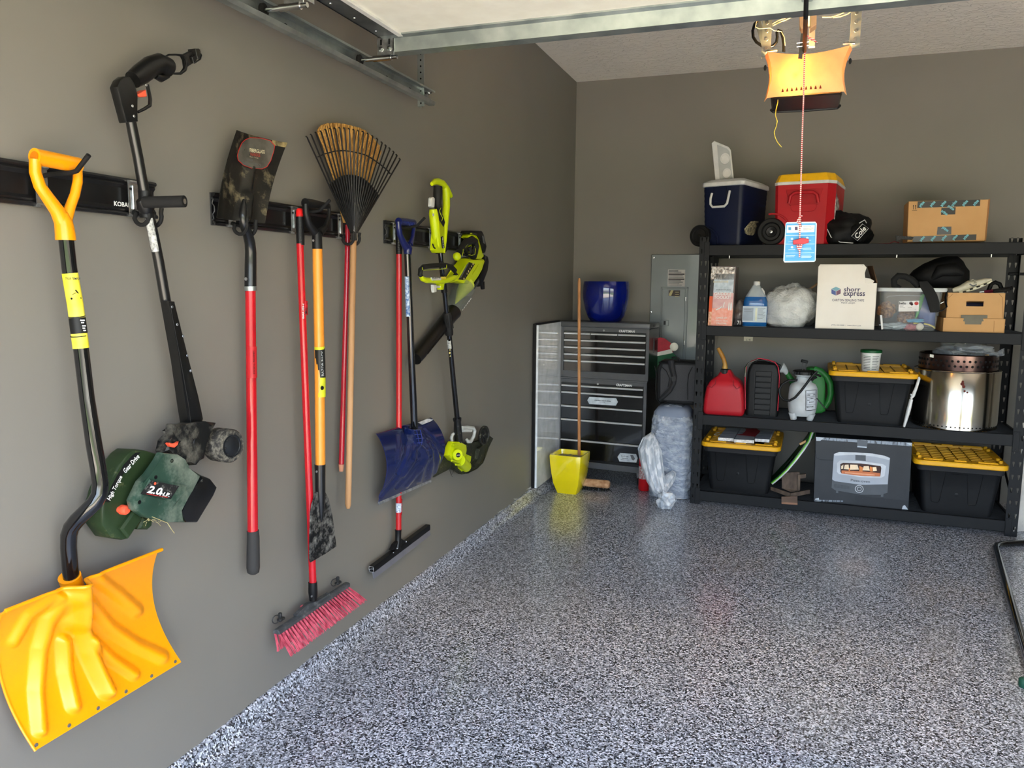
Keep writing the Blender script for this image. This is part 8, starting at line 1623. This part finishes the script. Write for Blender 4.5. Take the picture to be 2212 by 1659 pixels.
# bag wrapped roll
ry0 = 6.0; xl_, xr_ = -1.0, -0.675; zr_ = at(1440, 872, 'y', 6.12).z
wr_ = thing('wrapped_roll', 'tall bedding roll wrapped in crinkled clear plastic standing left of the shelving', 'roll', ((xl_+xr_)/2, 6.15, 0))
cxr, cyr = (xl_+xr_)/2, 6.0+.19
INN = mat('pale_fabric_roll', (134, 144, 162), .8, col2=(116, 126, 144), ns=6)
def rr2(k, z, w_=.325, d_=.36, dx=0): return [V((cxr+dx+x*k, cyr+y*k, z)) for x, y in rrect(w_, d_, .09, 6)]
new('inner_roll', G().loft([rr2(.90, .01), rr2(.93, .05), rr2(.93, .55), rr2(.88, .66), rr2(.70, .70), rr2(.4, zr_-.015)]), INN, wr_, smooth=60)
rings = []
for j in range(56):
    z = .004+(zr_-.004)*j/55; f = j/55; k = 1.0 if f < .78 else math.sqrt(max(.02, 1-((f-.78)/.225)**2))
    row = []
    for i, p in enumerate([V((x, y, 0)) for x, y in rrect(.325, .36, .09, 16)]):
        n_ = p.normalized(); wv = 1-abs(noise.noise(V((n_.x*3+1, n_.y*3, z*9)))*2.4); w2 = 1-abs(noise.noise(V((n_.x*9+5, n_.y*9, z*24+n_.x*6)))*2)
        a = p*k*(1+.035*wv+.022*w2-.03); row.append(V((cxr+a.x, cyr+a.y, z)))
    rings.append(row)
WRAP = mat('clear_wrap', (168, 178, 194), .14, col2=(228, 234, 242), ns=15, nmin=.44, nmax=.74, stretch=(1, 1, 1.7), alpha=.62, coat=.9, crough=.08, bump=1.0, bs=26, bdist=.03)  # pale noise streaks paint crinkle highlights into the film colour
new('plastic_wrap', G().loft(rings), WRAP, wr_, smooth=80)
def plume(P, rs, seed): 
    g = G(); rings = []
    for i, (p, r) in enumerate(zip(P, rs)):
        t = (P[min(i+1, len(P)-1)]-P[max(i-1, 0)]).normalized(); x = V((0, 1, 0))-t*t.y; x.normalize(); y = t.cross(x)
        rings.append([p+(x*math.cos(a)+y*math.sin(a))*r*(1+.35*noise.noise(V((math.cos(a)*2.5, math.sin(a)*2.5, seed)))+.10*math.sin(a*9+seed)) for a in [k*math.pi/18 for k in range(36)]])
    return g.loft(rings)
zw = zoom(1380, 860, 6.636)
def WR(x, y, d): return at(*zw(x, y), 'y', d)
FLM = mat('white_film', (196, 204, 214), .2, col2=(244, 247, 250), ns=30, nmin=.48, nmax=.6, stretch=(1, 1, .3), alpha=.72, coat=.8, crough=.1, bump=.6, bs=50, bdist=.008)
new('gathered_side', plume([WR(190, 500, 5.99), WR(160, 600, 5.96), WR(150, 760, 5.93), WR(180, 950, 5.90), WR(230, 1150, 5.86), WR(300, 1330, 5.82), WR(350, 1400, 5.78)], [.012, .05, .075, .07, .06, .045, .018], 3), FLM, wr_, smooth=70)
new('gathered_side', plume([WR(190, 505, 6.02), WR(120, 600, 6.0), WR(70, 720, 6.0), WR(80, 830, 6.0), WR(130, 920, 6.0)], [.012, .04, .045, .04, .012], 5), FLM, wr_, smooth=70)
new('gathered_front', plume([WR(500, 1060, 5.97), WR(440, 1160, 5.93), WR(380, 1290, 5.86), WR(350, 1390, 5.79)], [.02, .045, .035, .014], 8), FLM, wr_, smooth=70)
kb3 = WR(390, 1480, 5.72); kb3.z = max(kb3.z, .062)
new('knotted_end', blob(None, kb3, (.062, .055, .06), 34, 26, amp=.45, seed=31, wr=.14, wf=16, flat=.003), FLM, wr_, smooth=70)
# fire extinguisher peeping out
fe = thing('fire_extinguisher', 'red fire extinguisher mostly hidden behind the plastic wrapped roll', 'fire extinguisher', (-1.052, 6.20, 0))
new('cylinder', G().lathe([(.045, .002), (.05, .008), (.05, .26), (.04, .30), (.015, .325), (.015, .34)], (-1.052, 6.20, 0), seg=24), mat('extinguisher_red', (190, 18, 26), .3, coat=.5), fe, smooth=50)
new('label', G().lathe([(.0506, .10), (.0506, .20)], (-1.052, 6.20, 0), seg=24, cap=False), mat('extinguisher_label', (196, 196, 196), .5, col2=(150, 60, 60), ns=60), fe)
new('valve', G().mm((-1.075, 6.185, .34), (-1.03, 6.215, .40), bev=.004), BLK, fe)
# backpack
by_ = 6.06; bpk = thing('backpack', 'grey and black square backpack resting on the plastic wrapped roll', 'backpack', at(1452, 872, 'y', by_+.1))
def KP(x, y, d=by_): return at(*ze5(x, y), 'y', d)
bz0 = zr_+.004; p0, p1 = KP(165, 1130), KP(510, 1140)
xL, xR2, zT = KP(160, 1300).x, -.668, p0.z-.005
BPG = mat('backpack_grey', (62, 62, 65), .75, col2=(56, 56, 58), ns=200, bump=.3, bs=500); BPK = mat('backpack_black', (12, 12, 13), .6)
new('pack_body', G().prism([V((x, by_+.02, z)) for x, z in ((xL+.02, bz0), (xR2, bz0), (xR2, zT), (xL+.03, zT), (xL, zT-.05), (xL, bz0+.05))], (0, .24, 0), bev=.02, seg=3), BPK, bpk, smooth=50)
new('back_panel', G().prism([V((x, by_+.008, z)) for x, z in ((xL+.035, bz0+.03), (xR2-.002, bz0+.03), (xR2-.002, zT-.02), (xL+.045, zT-.02), (xL+.03, zT-.08))], (0, .02, 0), bev=.006, seg=2), BPG, bpk, smooth=50)
new('top_trim', G().tube([V((xL+.02, by_+.01, zT-.01)), V((xL+.1, by_+.005, zT+.002)), V((xR2, by_+.005, zT))], .010, 8, flat=.6), BPK, bpk)
g = G(); spn = [(300, 1130, 58), (310, 1200, 52), (330, 1280, 48), (322, 1350, 46), (290, 1410, 44), (240, 1460, 42), (190, 1505, 30)]
new('shoulder_strap', g.sheet([[KP(x-w2/2*(1 if i < 4 else .6), y-w2/2*(0 if i < 4 else .7), by_-.012), KP(x, y, by_-.026), KP(x+w2/2*(1 if i < 4 else .6), y+w2/2*(0 if i < 4 else .7), by_-.012)] for i, (x, y, w2) in enumerate(spn)], (0, .014, 0)), mat('strap_grey', (50, 50, 53), .8, bump=.4, bs=400), bpk, smooth=60)
new('strap_edge', G().tube([KP(x+w2/2*(1 if i < 4 else .6), y+w2/2*(0 if i < 4 else .7), by_-.014) for i, (x, y, w2) in enumerate(spn)], .004, 6), BPK, bpk)
new('strap_buckle', G().prism([KP(x, y, by_-.028) for x, y in ((305, 1285), (345, 1275), (350, 1320), (312, 1328))], (0, .006, 0)), BLK, bpk)
new('panel_seam', G().tube([KP(205, 1180, by_+.004), KP(260, 1230, by_+.004), KP(290, 1300, by_+.004), KP(275, 1380, by_+.004)], .003, 6).tube([KP(505, 1190, by_+.004), KP(470, 1260, by_+.004), KP(460, 1350, by_+.004), KP(462, 1500, by_+.004)], .003, 6), BPK, bpk)
new('grab_handle', G().tube([KP(310, 1105, by_), KP(340, 1098, by_), KP(370, 1108, by_), KP(390, 1130, by_)], .007, 8), BPK, bpk)
new('side_strap', G().tube([KP(150, 1180, by_), KP(165, 1260, by_), KP(160, 1380, by_), KP(170, 1490, by_), KP(200, 1535, by_), KP(260, 1520, by_)], .011, 8, flat=.5), BPK, bpk)

# ================================================================== right edge of the view
wbd = thing('white_sled', 'curved white board standing on end just right of the shelving', 'board', at(2200, 1156, 'z', 0))
eg = [(2182, 1156), (2194, 1128), (2201, 1085), (2206, 1020), (2209, 950), (2211, 880)]
P = [at(x, y, 'y', 5.99) for x, y in eg]; P[0].z = .004; P.append(P[-1]+V((.01, .02, .35))); P.append(P[-1]+V((.04, .03, .12)))
g = G(); g.sheet([[p+V((0, .0, 0)), p+V((.06, .05, 0)), p+V((.20, .09, 0)), p+V((.36, .06, 0))] for p in P], (.008, -.008, 0)); new('board_skin', g, mat('dull_white_board', (206, 202, 194), .5, dirt=((140, 134, 124), 20, .6, .74)), wbd, smooth=60)
new('rolled_edge', G().tube(P, .009, 8), mat('dull_white_edge', (196, 192, 182), .5), wbd, smooth=60)
tf = thing('tube_frame', 'black bent tube frame lying on the floor at the right edge', 'frame', at(2150, 1180, 'z', 0))
A_, B_, C_ = at(2213, 1172, 'z', .021), at(2149, 1176, 'z', .021), at(2214, 1402, 'z', .021)
da, dc = (A_-B_).normalized(), (C_-B_).normalized()
pts = [B_+da*1.1, B_+da*.09, B_+da*.045+dc*.008, B_+da*.012+dc*.03, B_+dc*.08, B_+dc*.5, B_+dc*2.0]
pts = [V((p.x, p.y, .0205)) for p in pts]
new('tube', G().tube(pts, .0200, 18), GLB, tf, smooth=60)
gq = at(2212, 1475, 'z', .02)
o = new('rubber_foot', G().lathe([(0, 0), (.016, .0), (.02, .006), (.02, .034), (.014, .04), (0, .041)], (gq.x, gq.y, 0.001), seg=18), mat('green_rubber', (24, 72, 56), .5), smooth=50); tag(o, 'small dark green rubber foot on the floor at the right edge', 'foot')
